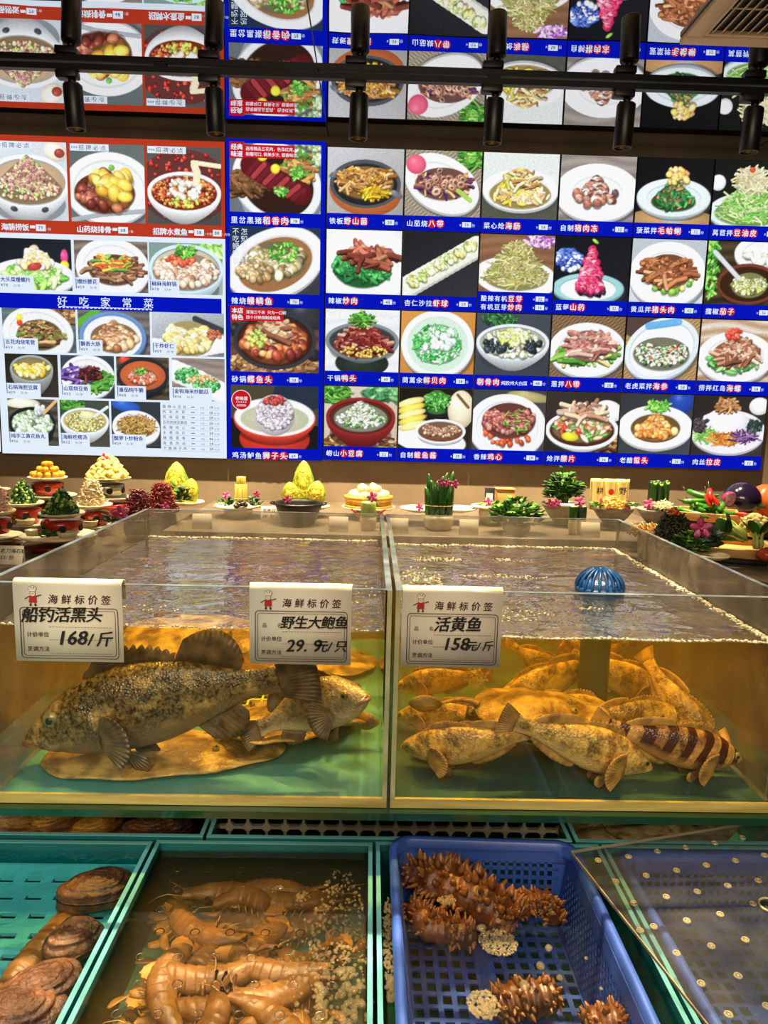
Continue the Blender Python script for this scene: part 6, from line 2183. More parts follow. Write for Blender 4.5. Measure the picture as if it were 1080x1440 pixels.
p0 = at(551, 1176, z=.772)
BW = at(812, 1200, z=.765).x - p0.x
basket('blue plastic basket with lattice walls holding spiny sea cucumbers', BW, .52, .125, (p0.x, p0.y - .52 - .004, .774), (0, R(1.2), 0))
p1 = at(862, 1176, z=.757)
basket('second blue basket, seen dimly through the drilled clear sheet', .33, .52, .12, (p1.x + .003, p1.y - .556, .752), (0, R(.6), R(1)))

# ------------------------------------------------------- sea cucumbers
M['cucumber'] = mat('sea_cucumber_skin', (112, 62, 26), .35, (60, 32, 14), 26., (.36, .64), bump=.3, bscale=80)
M['spike'] = mat('sea_cucumber_spike', (146, 94, 44), .35, (96, 54, 26), 40.)


def sea_cucumber(label, pts, rad, seed, n_sp):
    """a soft tapered body set with fleshy spikes"""
    o = Vector(pts[len(pts) // 2])
    t = thing('sea_cucumber', label, 'sea cucumber', o)
    P = [Vector(p) - o for p in pts]
    rr = random.Random(seed)

    def C(u):
        q = u * (len(P) - 1)
        i = min(int(q), len(P) - 2)
        f_ = q - i
        a_, b_ = P[max(i - 1, 0)], P[min(i + 2, len(P) - 1)]
        return .5 * ((2 * P[i]) + (P[i + 1] - a_) * f_ + (2 * a_ - 5 * P[i] + 4 * P[i + 1] - b_) * f_ ** 2 + (-a_ + 3 * P[i] - 3 * P[i + 1] + b_) * f_ ** 3)
    mb = MB()
    N_ = 40
    rads = [max(.004, rad * (1 - abs(2 * i / N_ - 1) ** 3.2) ** .5 * (1 + .1 * math.sin(i * 1.3))) for i in range(N_ + 1)]
    mb.tube([C(i / N_) for i in range(N_ + 1)], rads, 20, flat=.85)
    mb.build('body', 'cucumber', t)
    mb = MB()
    for k in range(n_sp):
        u = rr.uniform(.03, .97)
        c, d_ = C(u), (C(min(u + .02, 1)) - C(max(u - .02, 0))).normalized()
        s_ = d_.cross(Vector((0, 0, 1))).normalized()
        up_ = s_.cross(d_)
        an = rr.uniform(-.3, PI + .3)
        nn = (s_ * math.cos(an) + up_ * math.sin(an)).normalized()
        i = min(int(u * N_), N_)
        b_ = c + nn * rads[i] * .82
        hl = rr.uniform(.010, .021) * rad / .036
        tip = b_ + (nn + d_ * rr.uniform(-.4, .4)) * hl
        w_ = rr.uniform(.0036, .0062) * rad / .036
        mb.tube([b_, b_ + (tip - b_) * .35, b_ + (tip - b_) * .75, tip], [w_ * 1.25, w_, w_ * .62, w_ * .16], 7)
    s_o = mb.build('spikes', 'spike', t)
    s_o['kind'] = 'stuff'
    return t


def zc(px_, py_, z):
    p = at(px_, py_, z=z)
    return (p.x, p.y, z)


sea_cucumber('largest spiny brown sea cucumber, at the back left of the blue basket', [zc(575, 1222, .712), zc(612, 1238, .722), zc(655, 1255, .722), zc(705, 1285, .712), zc(725, 1300, .705)], .038, 4, 230)
sea_cucumber('rust brown sea cucumber lifted at the right of the largest one', [zc(700, 1292, .705), zc(740, 1272, .715), zc(768, 1272, .715), zc(785, 1300, .70)], .022, 5, 120)
sea_cucumber('dark dull sea cucumber along the left wall of the basket', [zc(580, 1270, .70), zc(600, 1300, .705), zc(640, 1312, .70), zc(670, 1318, .695)], .024, 6, 110)
sea_cucumber('sunken sea cucumber in the middle of the basket floor', [zc(690, 1418, .672), zc(735, 1405, .680), zc(785, 1400, .678)], .026, 7, 70)
sea_cucumber('spiny sea cucumber cut by the bottom edge of the picture', [zc(820, 1446, .695), zc(860, 1440, .708), zc(905, 1448, .695)], .024, 8, 90)
z = .7405
froth('froth', 'tan foam patch beside the largest sea cucumber', [(at(700, 1325, z=z).x, at(700, 1325, z=z).y, z, .028, .026, 520, .0008, .0024), (at(682, 1310, z=z).x, at(682, 1310, z=z).y, z + .001, .012, .01, 4, .004, .007)], 'froth', 9)
froth('froth', 'tan foam patch near the bottom edge in the basket', [(at(680, 1412, z=z).x, at(680, 1412, z=z).y, z, .021, .024, 420, .0008, .0026), (at(682, 1420, z=z).x, at(682, 1420, z=z).y, z, .004, .004, 2, .006, .009)], 'froth', 10)
froth('froth', 'golden froth clump floating on the largest sea cucumber', [(at(628, 1266, z=z).x, at(628, 1266, z=z).y, z, .014, .010, 200, .0008, .0022)], 'froth', 11)
BB = []
for px_, py_, r_ in ((772, 1333, .006), (760, 1358, .007), (787, 1375, .005), (738, 1385, .008), (720, 1390, .004), (824, 1347, .003), (845, 1390, .003), (748, 1395, .004), (700, 1295, .005)):
    p = at(px_, py_, z=z)
    BB.append((p.x, p.y, z, .0005, .0005, 1, r_ * .9, r_))
froth('bubbles', 'scattered single clear bubbles on the water in the basket', BB, 'froth', 12)

# ------------------------------------------------------- drilled clear sheet leaning over the right tank
M['sheetmat'], _, _ = clearmat('scratched_clear_sheet', (.90, .91, .90), 1.5, .05, (60., .0004, .5), gain=1.25, milky=.035, mcol=(.55, .55, .55))
M['dimple'] = mat('dimple_plastic', (150, 140, 108), .3)
A_, B_, D2 = at(803, 1200, z=.778), at(1060, 1154, z=.790), at(1002, 1466, z=.776)
ux = (B_ - A_)
ux.normalize()
vy = (D2 - A_)
vy.normalize()
nz_ = vy.cross(ux).normalized()
if nz_.z < 0:
    nz_ = -nz_
Mx = Matrix((ux, vy, nz_)).transposed().to_4x4()
t = thing('drilled_sheet', 'scratched clear plastic sheet with rows of holes leaning over the right tank', 'plastic sheet', A_)
t.matrix_world = Matrix.Translation(A_) @ Mx
mb = MB()
mb.prism([(0, 0), (.50, .0), (.50, .50), (0, .50)], .004)
mb.build('sheet', 'sheetmat', t)
mb = MB()
for a_, b_ in (((-.0008, 0, -.0002), (.0012, .5, .0042)), ((0, -.0008, -.0002), (.5, .0006, .0042))):
    mb.box(a_, b_)
mb.build('sheet_edge', 'dimple', t)
inv = t.matrix_world.inverted()


def on_sheet(px_, py_):
    d_ = ray(px_, py_)
    k = (A_ - CP).dot(nz_) / d_.dot(nz_)
    return inv @ (CP + d_ * k)


for px_, py_ in ((882, 1207), (922, 1199), (961, 1193), (1001, 1186), (1039, 1178), (840, 1213), (906, 1234), (948, 1226), (989, 1218), (1029, 1211), (1069, 1203), (864, 1243), (888, 1274), (933, 1264), (976, 1256), (1018, 1247), (1060, 1239),
                 (915, 1307), (961, 1298), (1007, 1288), (946, 1345), (994, 1334), (1041, 1324), (1078, 1363), (979, 1388), (1030, 1376), (1016, 1432), (1069, 1419), (1052, 1272), (896, 1313)):
    q = on_sheet(px_, py_)
    if q.x < .008:
        q.x = .008
    mb = MB()
    mb.lathe([(.0056, .0041), (.0050, .0058), (.0038, .0060), (.0032, .0050), (.0029, .0042)], 16, (q.x, q.y, 0), cap=False)
    mb.lathe([(.0028, .0042), (.0028, .0044)], 12, (q.x + .0012, q.y - .001, 0))
    mb.build('hole', 'dimple', t)
q = on_sheet(1076, 1274)
mb = MB()
mb.lathe([(.017, .0041), (.016, .0056), (.014, .0056), (.0135, .0042)], 28, (q.x, q.y, 0), cap=False)
mb.build('large_hole', 'dimple', t)
mb = MB()
mb.lathe([(.0134, .00415), (.0134, .0043)], 28, (q.x, q.y, 0))
mb.build('hole_shade', 'holeshade', t)

# ---------------------------------------------------------------- dishes on the stone counter
M['steel'] = mat('brushed_steel', (176, 170, 156), .3, metal=.7)
M['kumquat'] = mat('yellow_ball', (236, 178, 52), .4, (222, 156, 36), 30.)
M['cukeg'] = mat('cucumber_green', (40, 92, 30), .3, (24, 64, 20), 40.)
M['cukepale'] = mat('cucumber_flesh', (168, 190, 96), .35, (136, 168, 66), 60.)
M['riceshred'] = mat('pale_shreds', (246, 230, 190), .5, (234, 208, 156), 40.)
M['pinkshred'] = mat('pinkish_shreds', (232, 200, 176), .5, (212, 168, 144), 40.)
M['squidfl'] = mat('cream_squid', (240, 224, 130), .45, (224, 196, 92), 26.)
M['mince'] = mat('dark_red_meat', (150, 48, 44), .35, (104, 26, 28), 40.)
M['mince2'] = mat('wine_red_meat', (124, 40, 42), .35, (82, 24, 30), 40.)
M['leaf'] = mat('leaf_green', (66, 124, 34), .4, (38, 88, 22), 20.)
M['leaflight'] = mat('leaf_light_green', (128, 178, 54), .4, (92, 148, 38), 20.)
M['leafdark'] = mat('leaf_dark_green', (28, 66, 26), .4, (18, 46, 20), 20.)
M['petal'] = mat('orchid_petal', (176, 36, 100), .5, (222, 150, 190), 60., (.50, .66))
M['petalc'] = mat('orchid_heart', (150, 20, 86), .5)
M['cabbage'] = mat('cabbage_heart', (216, 192, 58), .5, (160, 158, 34), 34., (.40, .60), bump=.9, bscale=55)
M['cabbageo'] = mat('cabbage_outer', (150, 176, 48), .5, (92, 134, 30), 24., bump=.6, bscale=40)
M['stick'] = mat('pale_yellow_stick', (226, 212, 108), .4, (204, 186, 76), 20.)
M['egg'] = mat('egg_shell', (236, 208, 158), .4, (226, 190, 136), 40.)
M['melon'] = mat('pale_melon', (168, 186, 96), .4, (142, 164, 74), 12., stretch=(6, 6, 1))
M['pepper'] = mat('green_pepper', (66, 128, 34), .22, (42, 98, 24), 8.)
M['chilli'] = mat('red_chilli', (206, 38, 22), .2)
M['eggplant'] = mat('aubergine_skin', (26, 16, 40), .15, coat=.5)
M['onion'] = mat('red_onion_skin', (140, 40, 84), .3)
M['onionw'] = mat('onion_flesh', (232, 208, 214), .4, (176, 96, 138), 40.)
M['pumpkin'] = mat('pumpkin_skin', (206, 98, 36), .4, (182, 78, 26), 8.)
M['bean'] = mat('green_bean', (164, 190, 62), .35, (134, 166, 44), 10.)
M['cauli'] = mat('cauliflower', (240, 224, 150), .6, (222, 198, 112), 60., bump=.8, bscale=120)
M['tomato'] = mat('tomato_skin', (222, 92, 52), .2, (206, 70, 36), 10.)
M['bokstem'] = mat('bok_choy_stem', (206, 214, 120), .4)
M['seaweed'] = mat('seaweed', (56, 48, 22), .35, (34, 30, 14), 30.)
M['noodle'] = mat('yellow_noodle', (240, 214, 100), .5, (226, 192, 74), 12., stretch=(40, 40, 4))
M['film'] = mat('noodle_wrap', (244, 226, 150), .3, (236, 210, 120), 9.)
M['twine'] = mat('twine', (190, 160, 100), .7)
M['carrot'] = mat('orange_shreds', (226, 134, 44), .5)
M['topping'] = mat('orange_yolk', (230, 140, 44), .35, (206, 80, 40), 40.)
M['tagred'] = mat('print_red', (206, 40, 28), .6)
RN = random.Random(77)


def base_z(x, y):
    return (KZ2 if -.70 < x < 1.16 and y > 2.40 else KZ) + .0005


def on(px_, py_, Y):
    return at(px_, py_, Y=Y)


def mpx(Y):
    return Y / FOC * 1.005                 # metres per pixel at that depth


def plate(x, y, z, r_, label, m='cream', name='plate', depth=.012, group=None):
    if z < base_z(x, y):
        z = base_z(x, y)
    mb = MB()
    mb.lathe([(r_ * .55, 0), (r_ * .6, 0), (r_ * .96, depth * .7), (r_, depth), (r_ * .985, depth + .003), (r_ * .93, depth * .85), (r_ * .6, depth * .35), (0.0005, depth * .3)], 40)
    return tag(mb.build(name, m, loc=(x, y, z)), label, 'plate', group)


def drum(x, y, z0, z1, r_, label, m='darkred', name='pot_stand', holes=0):
    z0 = max(z0, base_z(x, y))
    h = z1 - z0
    if h < .004:
        return None
    t = thing(name, label, 'stand', (x, y, z0))
    mb = MB()
    mb.lathe([(r_ * .72, 0), (r_ * .80, .002), (r_ * .97, h * .45), (r_, h * .75), (r_ * .97, h * .96), (r_ * .9, h)], 40)
    mb.build('body', m, t)
    for k in range(holes):
        a = 2 * PI * k / holes - 1.15
        mb = MB()
        rr_ = r_ * .965
        mb.M = Matrix.Translation((rr_ * math.cos(a), rr_ * math.sin(a), h * .52)) @ Matrix.Rotation(a, 4, 'Z') @ Matrix.Rotation(PI / 2, 4, 'Y')
        mb.lathe([(h * .24, -.002), (h * .24, r_ * .045), (h * .19, r_ * .05)], 16)
        mb.build('air_hole_shade', 'hole', t)
    return t


def bowl(x, y, z, r_, h, label, m='greybowl'):
    mb = MB()
    mb.lathe([(r_ * .34, 0), (r_ * .38, .0005), (r_ * .40, h * .12), (r_ * .7, h * .5), (r_, h), (r_ * .97, h + .002), (r_ * .66, h * .58), (r_ * .34, h * .3), (.0005, h * .28)], 40)
    return tag(mb.build('bowl', m, loc=(x, y, z)), label, 'bowl')


def heap(name, label, cat, x, y, z, r_, h, kind, mats, n, size, seed=1, pw=.8):
    """a heap nobody could count, one object"""
    rr = random.Random(seed)
    mb = MB()
    mb.lathe([(r_ * .9, 0), (r_ * .86, h * .05)] + [(r_ * .86 * (1 - t_) ** pw, h * .9 * t_) for t_ in (.2, .4, .6, .8, .93)] + [(.001, h * .92)], 18)
    nm = len(mats)
    for k in range(n):
        t_ = rr.random() ** 1.3
        a = rr.uniform(0, 2 * PI)
        rad = r_ * (1 - t_) ** pw * rr.uniform(.82, 1.0)
        c = Vector((rad * math.cos(a), rad * math.sin(a), h * t_ + size * .3))
        s_ = size * rr.uniform(.7, 1.25)
        mi = rr.randrange(nm)
        e = Euler((rr.uniform(0, 6), rr.uniform(0, 6), rr.uniform(0, 6)))
        if kind == 'chunk':
            mb.ell(c, (s_, s_ * .75, s_ * .55), e, 8, 5, mi=mi)
        elif kind == 'strand':
            d_ = Vector((rr.uniform(-1, 1), rr.uniform(-1, 1), rr.uniform(-.7, .5))).normalized() * s_ * 2.4
            mb.tube([c - d_, c + Vector((rr.uniform(-1, 1), rr.uniform(-1, 1), rr.uniform(0, 1))) * s_ * .8, c + d_ - Vector((0, 0, s_ * .5))], s_ * .28, 5, mi=mi)
        elif kind == 'curl':
            mb.ell(c, (s_, s_ * .8, s_ * .8), e, 10, 7, mi=mi, amp=.5, fr=1.6 / s_)
        elif kind == 'leaf':
            d_ = Vector((math.cos(a), math.sin(a), rr.uniform(.0, 1.2))).normalized()
            mb.ell(c + d_ * s_ * .5, (s_ * 1.1, s_ * .75, s_ * .12), d_.to_track_quat('X', 'Z').to_euler(), 8, 5, mi=mi, amp=.5, fr=1.2 / s_)
    o = mb.build(name, mats, loc=(x, y, z))
    return tag(o, label, cat, kind='stuff')


def leaves(name, label, cat, x, y, z, rx, ry, h, n, size, mats, seed, stem=None, lift=0.):
    """a bunch of leaves on stems"""
    rr = random.Random(seed)
    t = thing(name, label, cat, (x, y, z))
    mb = MB()
    for k in range(n):
        a = rr.uniform(0, 2 * PI)
        q = rr.random() ** .5
        tt = rr.random()
        c = Vector((rx * q * math.cos(a), ry * q * math.sin(a), lift + h * tt * (1 - .55 * q * q)))
        d_ = Vector((math.cos(a) * (q + .2), math.sin(a) * (q + .2), rr.uniform(-.2, 1.0))).normalized()
        s_ = size * rr.uniform(.7, 1.3)
        mi = rr.randrange(len(mats))
        for sp_ in (-.6, 0, .6):
            e = (Matrix.Rotation(sp_, 3, 'Z') @ d_.to_track_quat('X', 'Z').to_matrix()).to_euler()
            mb.ell(c + e.to_matrix() @ Vector((s_ * .7, 0, 0)), (s_ * .75, s_ * .42, s_ * .08), e, 7, 4, mi=mi, amp=.35, fr=1.5 / s_)
    fo_ = mb.build('foliage', mats, t)
    mb = MB()
    for k in range(max(4, n // 12)):
        a = rr.uniform(0, 2 * PI)
        q = rr.random() * .6
        mb.tube([(rx * q * .4 * math.cos(a), ry * q * .4 * math.sin(a), 0), (rx * q * math.cos(a), ry * q * math.sin(a), lift + h * .7)], size * .14, 5)
    mb.build('stems', stem or mats[-1], t)
    return t


ORCH = []


def orchid(px_, py_, Y, label, s=.022, z=None):
    p = on(px_, py_, Y)
    rot = (R(RN.uniform(-25, 5)), R(RN.uniform(-20, 20)), R(RN.uniform(-30, 30)))
    if ORCH:
        return dup(ORCH[0], p, rot, label, scale=s / .022 * .8)
    t = thing('orchid_flower', label, 'flower', p, rot, 'orchid garnishes on the dishes')
    for k in range(5):
        a = PI / 2 + 2 * PI * k / 5
        mb = MB()
        mb.ell((math.cos(a) * .013, -.002, math.sin(a) * .013), (.012, .0022, .0075), Euler((0, -a, 0)), 12, 7)
        mb.build('petal', 'petal', t)
    mb = MB()
    mb.ell((0, -.006, -.002), (.0045, .006, .0045), None, 10, 7)
    mb.build('lip', 'petalc', t)
    t.scale = (s / .022 * .8,) * 3
    ORCH.append(t)
    return t


def card(px_, py_, Y, w_px, h_px, label, lines, z=None):
    p = on(px_, py_, Y)
    p.z = base_z(p.x, Y)
    k = mpx(Y)
    w_, h_ = w_px * k, h_px * k
    t = thing('price_card', label, 'price card', (p.x, p.y, p.z), (R(-14), 0, 0), 'small price cards along the counter')
    mb = MB()
    mb.bbox((-w_ / 2, 0, 0), (w_ / 2, .002, h_), .0006, 1)
    mb.sheet([[(x_, .002 + .35 * h_ * q, h_ * (1 - q) * .98) for x_ in (-w_ / 2, 0, w_ / 2)] for q in (0, .5, 1)], .0012)
    mb.build('card', 'card', t)
    if lines:
        mb = MB()
        for i, s in enumerate(lines):
            sz = h_ * (.27 if len(lines) < 3 else .2)
            text(mb, s, -w_ * .44, h_ * (.62 - .34 * i), sz, -.0006, 0, .012, 1., .15)
        mb.build('handwriting', 'inkblack', t)
    return t


def stand(nm, x, Y, els, label):
    """els top-down: plate / pedestal / plate / drum, given by pixel rows"""
    k = mpx(Y)
    res = []
    zprev = None
    for kind, ya, yb, rp, dx, m, lb in els:
        p = on(x + dx, ya, Y)
        z = p.z
        if kind == 'plate':
            plate(p.x, Y, z - .006, rp * k, lb, m)
            res.append((p.x, Y, z))
        else:
            z0 = KZ + .0005 if yb is None else on(x + dx, yb, Y).z + .001
            drum(p.x, Y, z0, z - .0065, rp * k, lb, m, 'pedestal' if m in ('redglaze', 'steel') else 'pot_stand', 6 if m != 'darkred' else 0)
    return res


S = {}
S['balls'] = stand('', 67, 2.92, [('plate', 673, 0, 26, 0, 'cream', 'small cream plate of yellow balls, upper left'), ('ped', 676, 695, 21, 0, 'redglaze', 'red holed pedestal under the yellow balls'),
                                 ('plate', 698, 0, 31, 8, 'cream', 'cream plate under the red pedestal of the yellow balls'), ('drum', 701, None, 26, 8, 'darkred', 'dark red pot stand at the back left under the yellow balls')], '')
S['squid'] = stand('', 152, 2.92, [('plate', 674, 0, 31, 0, 'greybowl', 'wide plate of cream coloured squid curls'), ('ped', 678, 698, 22, 0, 'steel', 'silver slotted pedestal under the squid curls'),
                                  ('plate', 701, 0, 27, 8, 'cream', 'cream plate under the silver pedestal'), ('drum', 704, None, 26, 8, 'redglaze', 'red pot stand under the silver pedestal')], '')
S['cukeA'] = stand('', 33, 2.6, [('plate', 709, 0, 27, 0, 'cream', 'small cream plate of the left cucumber heap'), ('ped', 712, 735, 20, 4, 'redglaze', 'red pedestal under the left cucumber heap'),
                                ('plate', 738, 0, 27, 6, 'cream', 'cream plate with sauce dish left of the big cream plate'), ('drum', 741, None, 25, 6, 'darkred', 'dark red pot stand under the left cucumber heap')], '')
S['cukeB'] = stand('', 87, 2.24, [('plate', 724, 0, 31, 0, 'cream', 'small cream plate of the front cucumber heap'), ('ped', 728, 751, 28, 0, 'redglaze', 'red pedestal standing on the big cream plate'),
                                 ('plate', 755, 0, 51, -4, 'cream', 'big cream plate with two sauce dishes, front left'), ('drum', 759, None, 47, -4, 'darkred', 'large dark red pot stand at the front left')], '')
S['rice'] = stand('', 130, 2.52, [('plate', 712, 0, 27, 0, 'cream', 'small cream plate under the pale shredded cone'), ('ped', 716, 738, 20, 4, 'redglaze', 'red pedestal under the pale shredded cone'),
                                 ('plate', 741, 0, 24, 2, 'cream', 'cream plate behind the big cream plate, right side'), ('drum', 744, None, 22, 2, 'darkred', 'dark red pot stand under the pale shredded cone')], '')
S['pink'] = stand('', -4, 2.24, [('plate', 721, 0, 24, 0, 'cream', 'small cream plate cut by the left edge of the picture'), ('ped', 725, 750, 18, 0, 'redglaze', 'red pedestal cut by the left edge of the picture'),
                                ('plate', 755, 0, 33, 0, 'cream', 'large cream plate cut by the left edge of the picture'), ('drum', 759, None, 29, 4, 'darkred', 'dark red pot stand cut by the left edge of the picture')], '')
S['far'] = stand('', -6, 2.8, [('plate', 690, 0, 19, 0, 'cream', 'cream plate high at the far left edge'), ('drum', 693, None, 16, 0, 'darkred', 'dark red pot stand high at the far left edge')], '')

x, y, z = S['balls'][0]
k0 = mpx(2.92)
proto = None
br = .0125
for lv, (rad, n) in enumerate(((.055, 11), (.032, 7), (.012, 3))):
    for q in range(n):
        a = 2 * PI * (q + .5 * lv) / n
        loc = (x + rad * math.cos(a), y + rad * math.sin(a), z + .006 + br + lv * .0205)
        if proto is None:
            mb = MB()
            mb.ell((0, 0, 0), br, None, 16, 10)
            proto = tag(mb.build('yellow_ball', 'kumquat', loc=loc), 'yellow ball in the pyramid on the small cream plate', 'food ball', 'yellow balls in the pyramid')
        else:
            o = proto.copy()
            COL.objects.link(o)
            o.location = loc
x, y, z = S['squid'][0]
heap('squid_curls', 'heap of cream coloured squid curls on the silver stand', 'seafood', x, y, z + .006, 28 * k0, .085, 'curl', [M['squidfl']], 130, .013, 3, .7)
orchid(147, 645, 2.90, 'purple orchid on top of the cream squid curls', .026)
x, y, z = S['cukeA'][0]
heap('cucumber_chunks', 'heap of chopped cucumber at the left', 'vegetable', x, y, z + .006, .050, .078, 'chunk', [M['cukeg'], M['cukeg'], M['cukepale']], 170, .0085, 4, .75)
x, y, z = S['cukeB'][0]
heap('cucumber_chunks', 'heap of chopped cucumber in front of the red pot stands', 'vegetable', x, y, z + .006, .054, .072, 'chunk', [M['cukeg'], M['cukeg'], M['cukepale']], 200, .0078, 5, .75)
x, y, z = S['rice'][0]
heap('pale_shreds', 'cone of pale cream shreds on a red pedestal', 'food', x, y, z + .006, .042, .085, 'strand', [M['riceshred']], 260, .0062, 6, .45)
x, y, z = S['pink'][0]
heap('pink_shreds', 'cone of pinkish shreds cut by the left edge of the picture', 'food', x, y, z + .006, .036, .075, 'strand', [M['pinkshred']], 200, .006, 7, .55)


def dish(px_, py_, Y, w_px, label):
    p = on(px_, py_, Y)
    r_ = w_px * mpx(Y) / 2
    t = MB()
    t.lathe([(r_ * .7, 0), (r_ * .78, 0), (r_, .017), (r_ * .96, .018), (r_ * .74, .006), (.0005, .005)], 4 * 6, sy=.75)
    return tag(t.build('sauce_dish', 'cream', loc=(p.x, p.y, p.z)), label, 'sauce dish')


dish(95, 756, 2.17, 29, 'cream sauce dish at the right on the big cream plate')
dish(47, 753, 2.20, 24, 'cream sauce dish at the left on the big cream plate')
dish(36, 737, 2.53, 26, 'cream sauce dish on the plate of the left cucumber heap')
dish(125, 739, 2.45, 26, 'cream sauce dish behind the right of the big cream plate')
for px_, py_, lb in ((66, 735, 'small red tomato at the foot of the front cucumber pedestal'), (58, 748, 'small red tomato between the sauce dish and the green sprig')):
    p = on(px_, py_, 2.18)
    mb = MB()
    mb.ell((0, 0, 0), .0105, None, 14, 9)
    mb.lathe([(.004, .0095), (.003, .0115), (.0005, .011)], 8, mi=1)
    tag(mb.build('cherry_tomato', ['chilli', 'leaf'], loc=p), lb, 'tomato')
p = on(69, 755, 2.17)
leaves('green_sprig', 'bright green sprig on the big cream plate', 'garnish', p.x, p.y, p.z, .025, .02, .03, 26, .012, [M['leaflight'], M['leaf']], 8)
p = on(17, 734, 2.55)
heap('carrot_shreds', 'orange garnish beside the left cucumber pedestal', 'garnish', p.x, p.y, p.z, .022, .03, 'strand', [M['carrot'], M['leaf']], 34, .008, 9)
card(14, 795, 2.02, 34, 27, 'price card at the lower left corner of the counter', ['老刀海石蛏头', '33/份'])

# mince cones with black plate
for cx, yt, yb, rp, Y, m, lb in ((195, 690, 729, 20, 2.45, 'mince2', 'darker wine red minced cone behind the tank corner'), (228, 680, 718, 19, 2.55, 'mince', 'red minced cone right of the darker one')):
    p = on(cx, yb, Y)
    h = on(cx, yt, Y).z - p.z
    plate(p.x, Y, p.z - .012, .062, 'dark plate under the ' + lb.split(' behind')[0].split(' right')[0], 'black')
    drum(p.x, Y, KZ + .0005, p.z - .0125, .05, 'stand under the ' + lb.split(' behind')[0].split(' right')[0], 'dark')
    heap('minced_meat', lb, 'meat', p.x, p.y, p.z, rp * mpx(Y) * 1.05, h, 'strand', [M[m]], 420, .0062, int(cx), .45)
orchid(171, 722, 2.36, 'pink orchid beside the wine red minced cone', .034)
orchid(232, 714, 2.42, 'pink orchid at the foot of the red minced cone', .022)
p = on(160, 732, 2.36)
leaves('dark_garnish', 'dark leafy garnish left of the wine red cone', 'garnish', p.x, p.y, p.z - .01, .03, .02, .03, 26, .014, [M['leafdark']], 12)


def cabbage(px_, yt, yb, rp, Y, label, lean=0.):
    k = mpx(Y)
    p = on(px_, yb, Y)
    h = (yb - yt) * k
    t = thing('cabbage_half', label, 'cabbage', p, (R(-6), R(lean), 0))
    r_ = rp * k

    def prof(sc, m_):
        mb = MB()
        n, sg = 26, 36
        vs = []
        for i in range(n + 1):
            t_ = i / n
            rad = r_ * sc * (math.sin(PI * min(.98, .22 + .78 * t_)) ** .62 if t_ < 1 else .02)
            for q in range(sg):
                a = 2 * PI * q / sg
                fl = .5 if m_ == 'cabbage' and math.sin(a) < 0 else .62
                ruff = 1 + .05 * math.sin(a * 9 + t_ * 22) + .06 * noise.noise(Vector((math.cos(a) * 3, math.sin(a) * 3, t_ * 9)))
                vs.append((rad * math.cos(a) * ruff, rad * math.sin(a) * fl * ruff, h * t_ * (sc if m_ == 'cabbage' else 1)))
        fs = [(i * sg + q, i * sg + (q + 1) % sg, (i + 1) * sg + (q + 1) % sg, (i + 1) * sg + q) for i in range(n) for q in range(sg)]
        fs += [tuple(range(sg))[::-1], tuple(n * sg + q for q in range(sg))]
        mb.add(vs, fs)
        if m_ == 'cabbage':
            for ring in range(1, 6):
                f_ = ring / 6.5
                for sd in (-1, 1):
                    pts = []
                    for q in range(10):
                        t_ = .04 + .9 * q / 9 * (1 - .12 * (5 - ring))
                        rad = r_ * .92 * math.sin(PI * min(.98, .22 + .78 * t_)) ** .62
                        x_ = sd * rad * f_ * (1 + .06 * math.sin(q * 2.3 + ring))
                        y_ = -rad * .5 * math.sqrt(max(0, 1 - (x_ / max(rad, 1e-4)) ** 2)) - .001
                        pts.append((x_, y_, h * .92 * t_))
                    mb.tube(pts, .0022, 5)
        return mb
    o1 = prof(1.0, 'o')
    o1.M = Matrix.Identity(4)
    b = o1.build('outer_leaves', 'cabbageo', t, loc=(0, .006, 0))
    prof(.93, 'cabbage').build('cut_heart', 'cabbage', t, loc=(0, -.002, .002))
    return t


cabbage(247, 649, 704, 17, 2.80, 'tall yellow cabbage half left of the pale stick bundle')
cabbage(264, 672, 706, 13, 2.74, 'short cabbage half leaning beside the tall left one', 8)
cabbage(426, 647, 706, 15, 2.80, 'tall yellow cabbage half behind the black pan')
cabbage(411, 677, 708, 13, 2.74, 'short cabbage half at the left behind the black pan', -10)
cabbage(441, 675, 708, 14, 2.74, 'short cabbage half at the right behind the black pan', 10)
p = on(262, 707, 2.76)
plate(p.x, 2.76, p.z - .008, 25 * mpx(2.76), 'cream plate under the left cabbage halves')
p = on(252, 688, 2.66)
leaves('curly_greens', 'dark curly greens in front of the left cabbage halves', 'garnish', p.x, p.y, p.z - .045, .036, .02, .07, 60, .014, [M['leafdark'], M['leaf']], 14)
p = on(444, 713, 2.78)
plate(p.x, 2.78, p.z - .008, 20 * mpx(2.78), 'cream plate behind the black pan at the right')
p = on(420, 712, 2.6)
t = thing('black_pan', 'shallow black pan in front of the cabbage halves', 'pan', (p.x, p.y, base_z(p.x, p.y)))
r_ = 34 * mpx(2.6)
ph = max(.03, p.z - base_z(p.x, p.y) + .01)
mb = MB()
mb.lathe([(r_ * .6, 0), (r_ * .65, 0), (r_ * .92, ph * .8), (r_, ph), (r_ * .98, ph + .006), (r_ * .93, ph + .004), (r_ * .9, ph - .006), (r_ * .6, ph * .3), (.0005, ph * .28)], 44)
mb.build('pan_body', 'blackmetal', t)
for sg in (-1, 1):
    mb = MB()
    mb.tube([(sg * r_ * .97, -.02, ph), (sg * (r_ + .012), -.012, ph + .002), (sg * (r_ + .012), .012, ph + .002), (sg * r_ * .97, .02, ph)], .004, 8)
    mb.build('pan_handle', 'blackmetal', t)
orchid(404, 703, 2.62, 'pink orchid at the left rim of the black pan', .02)

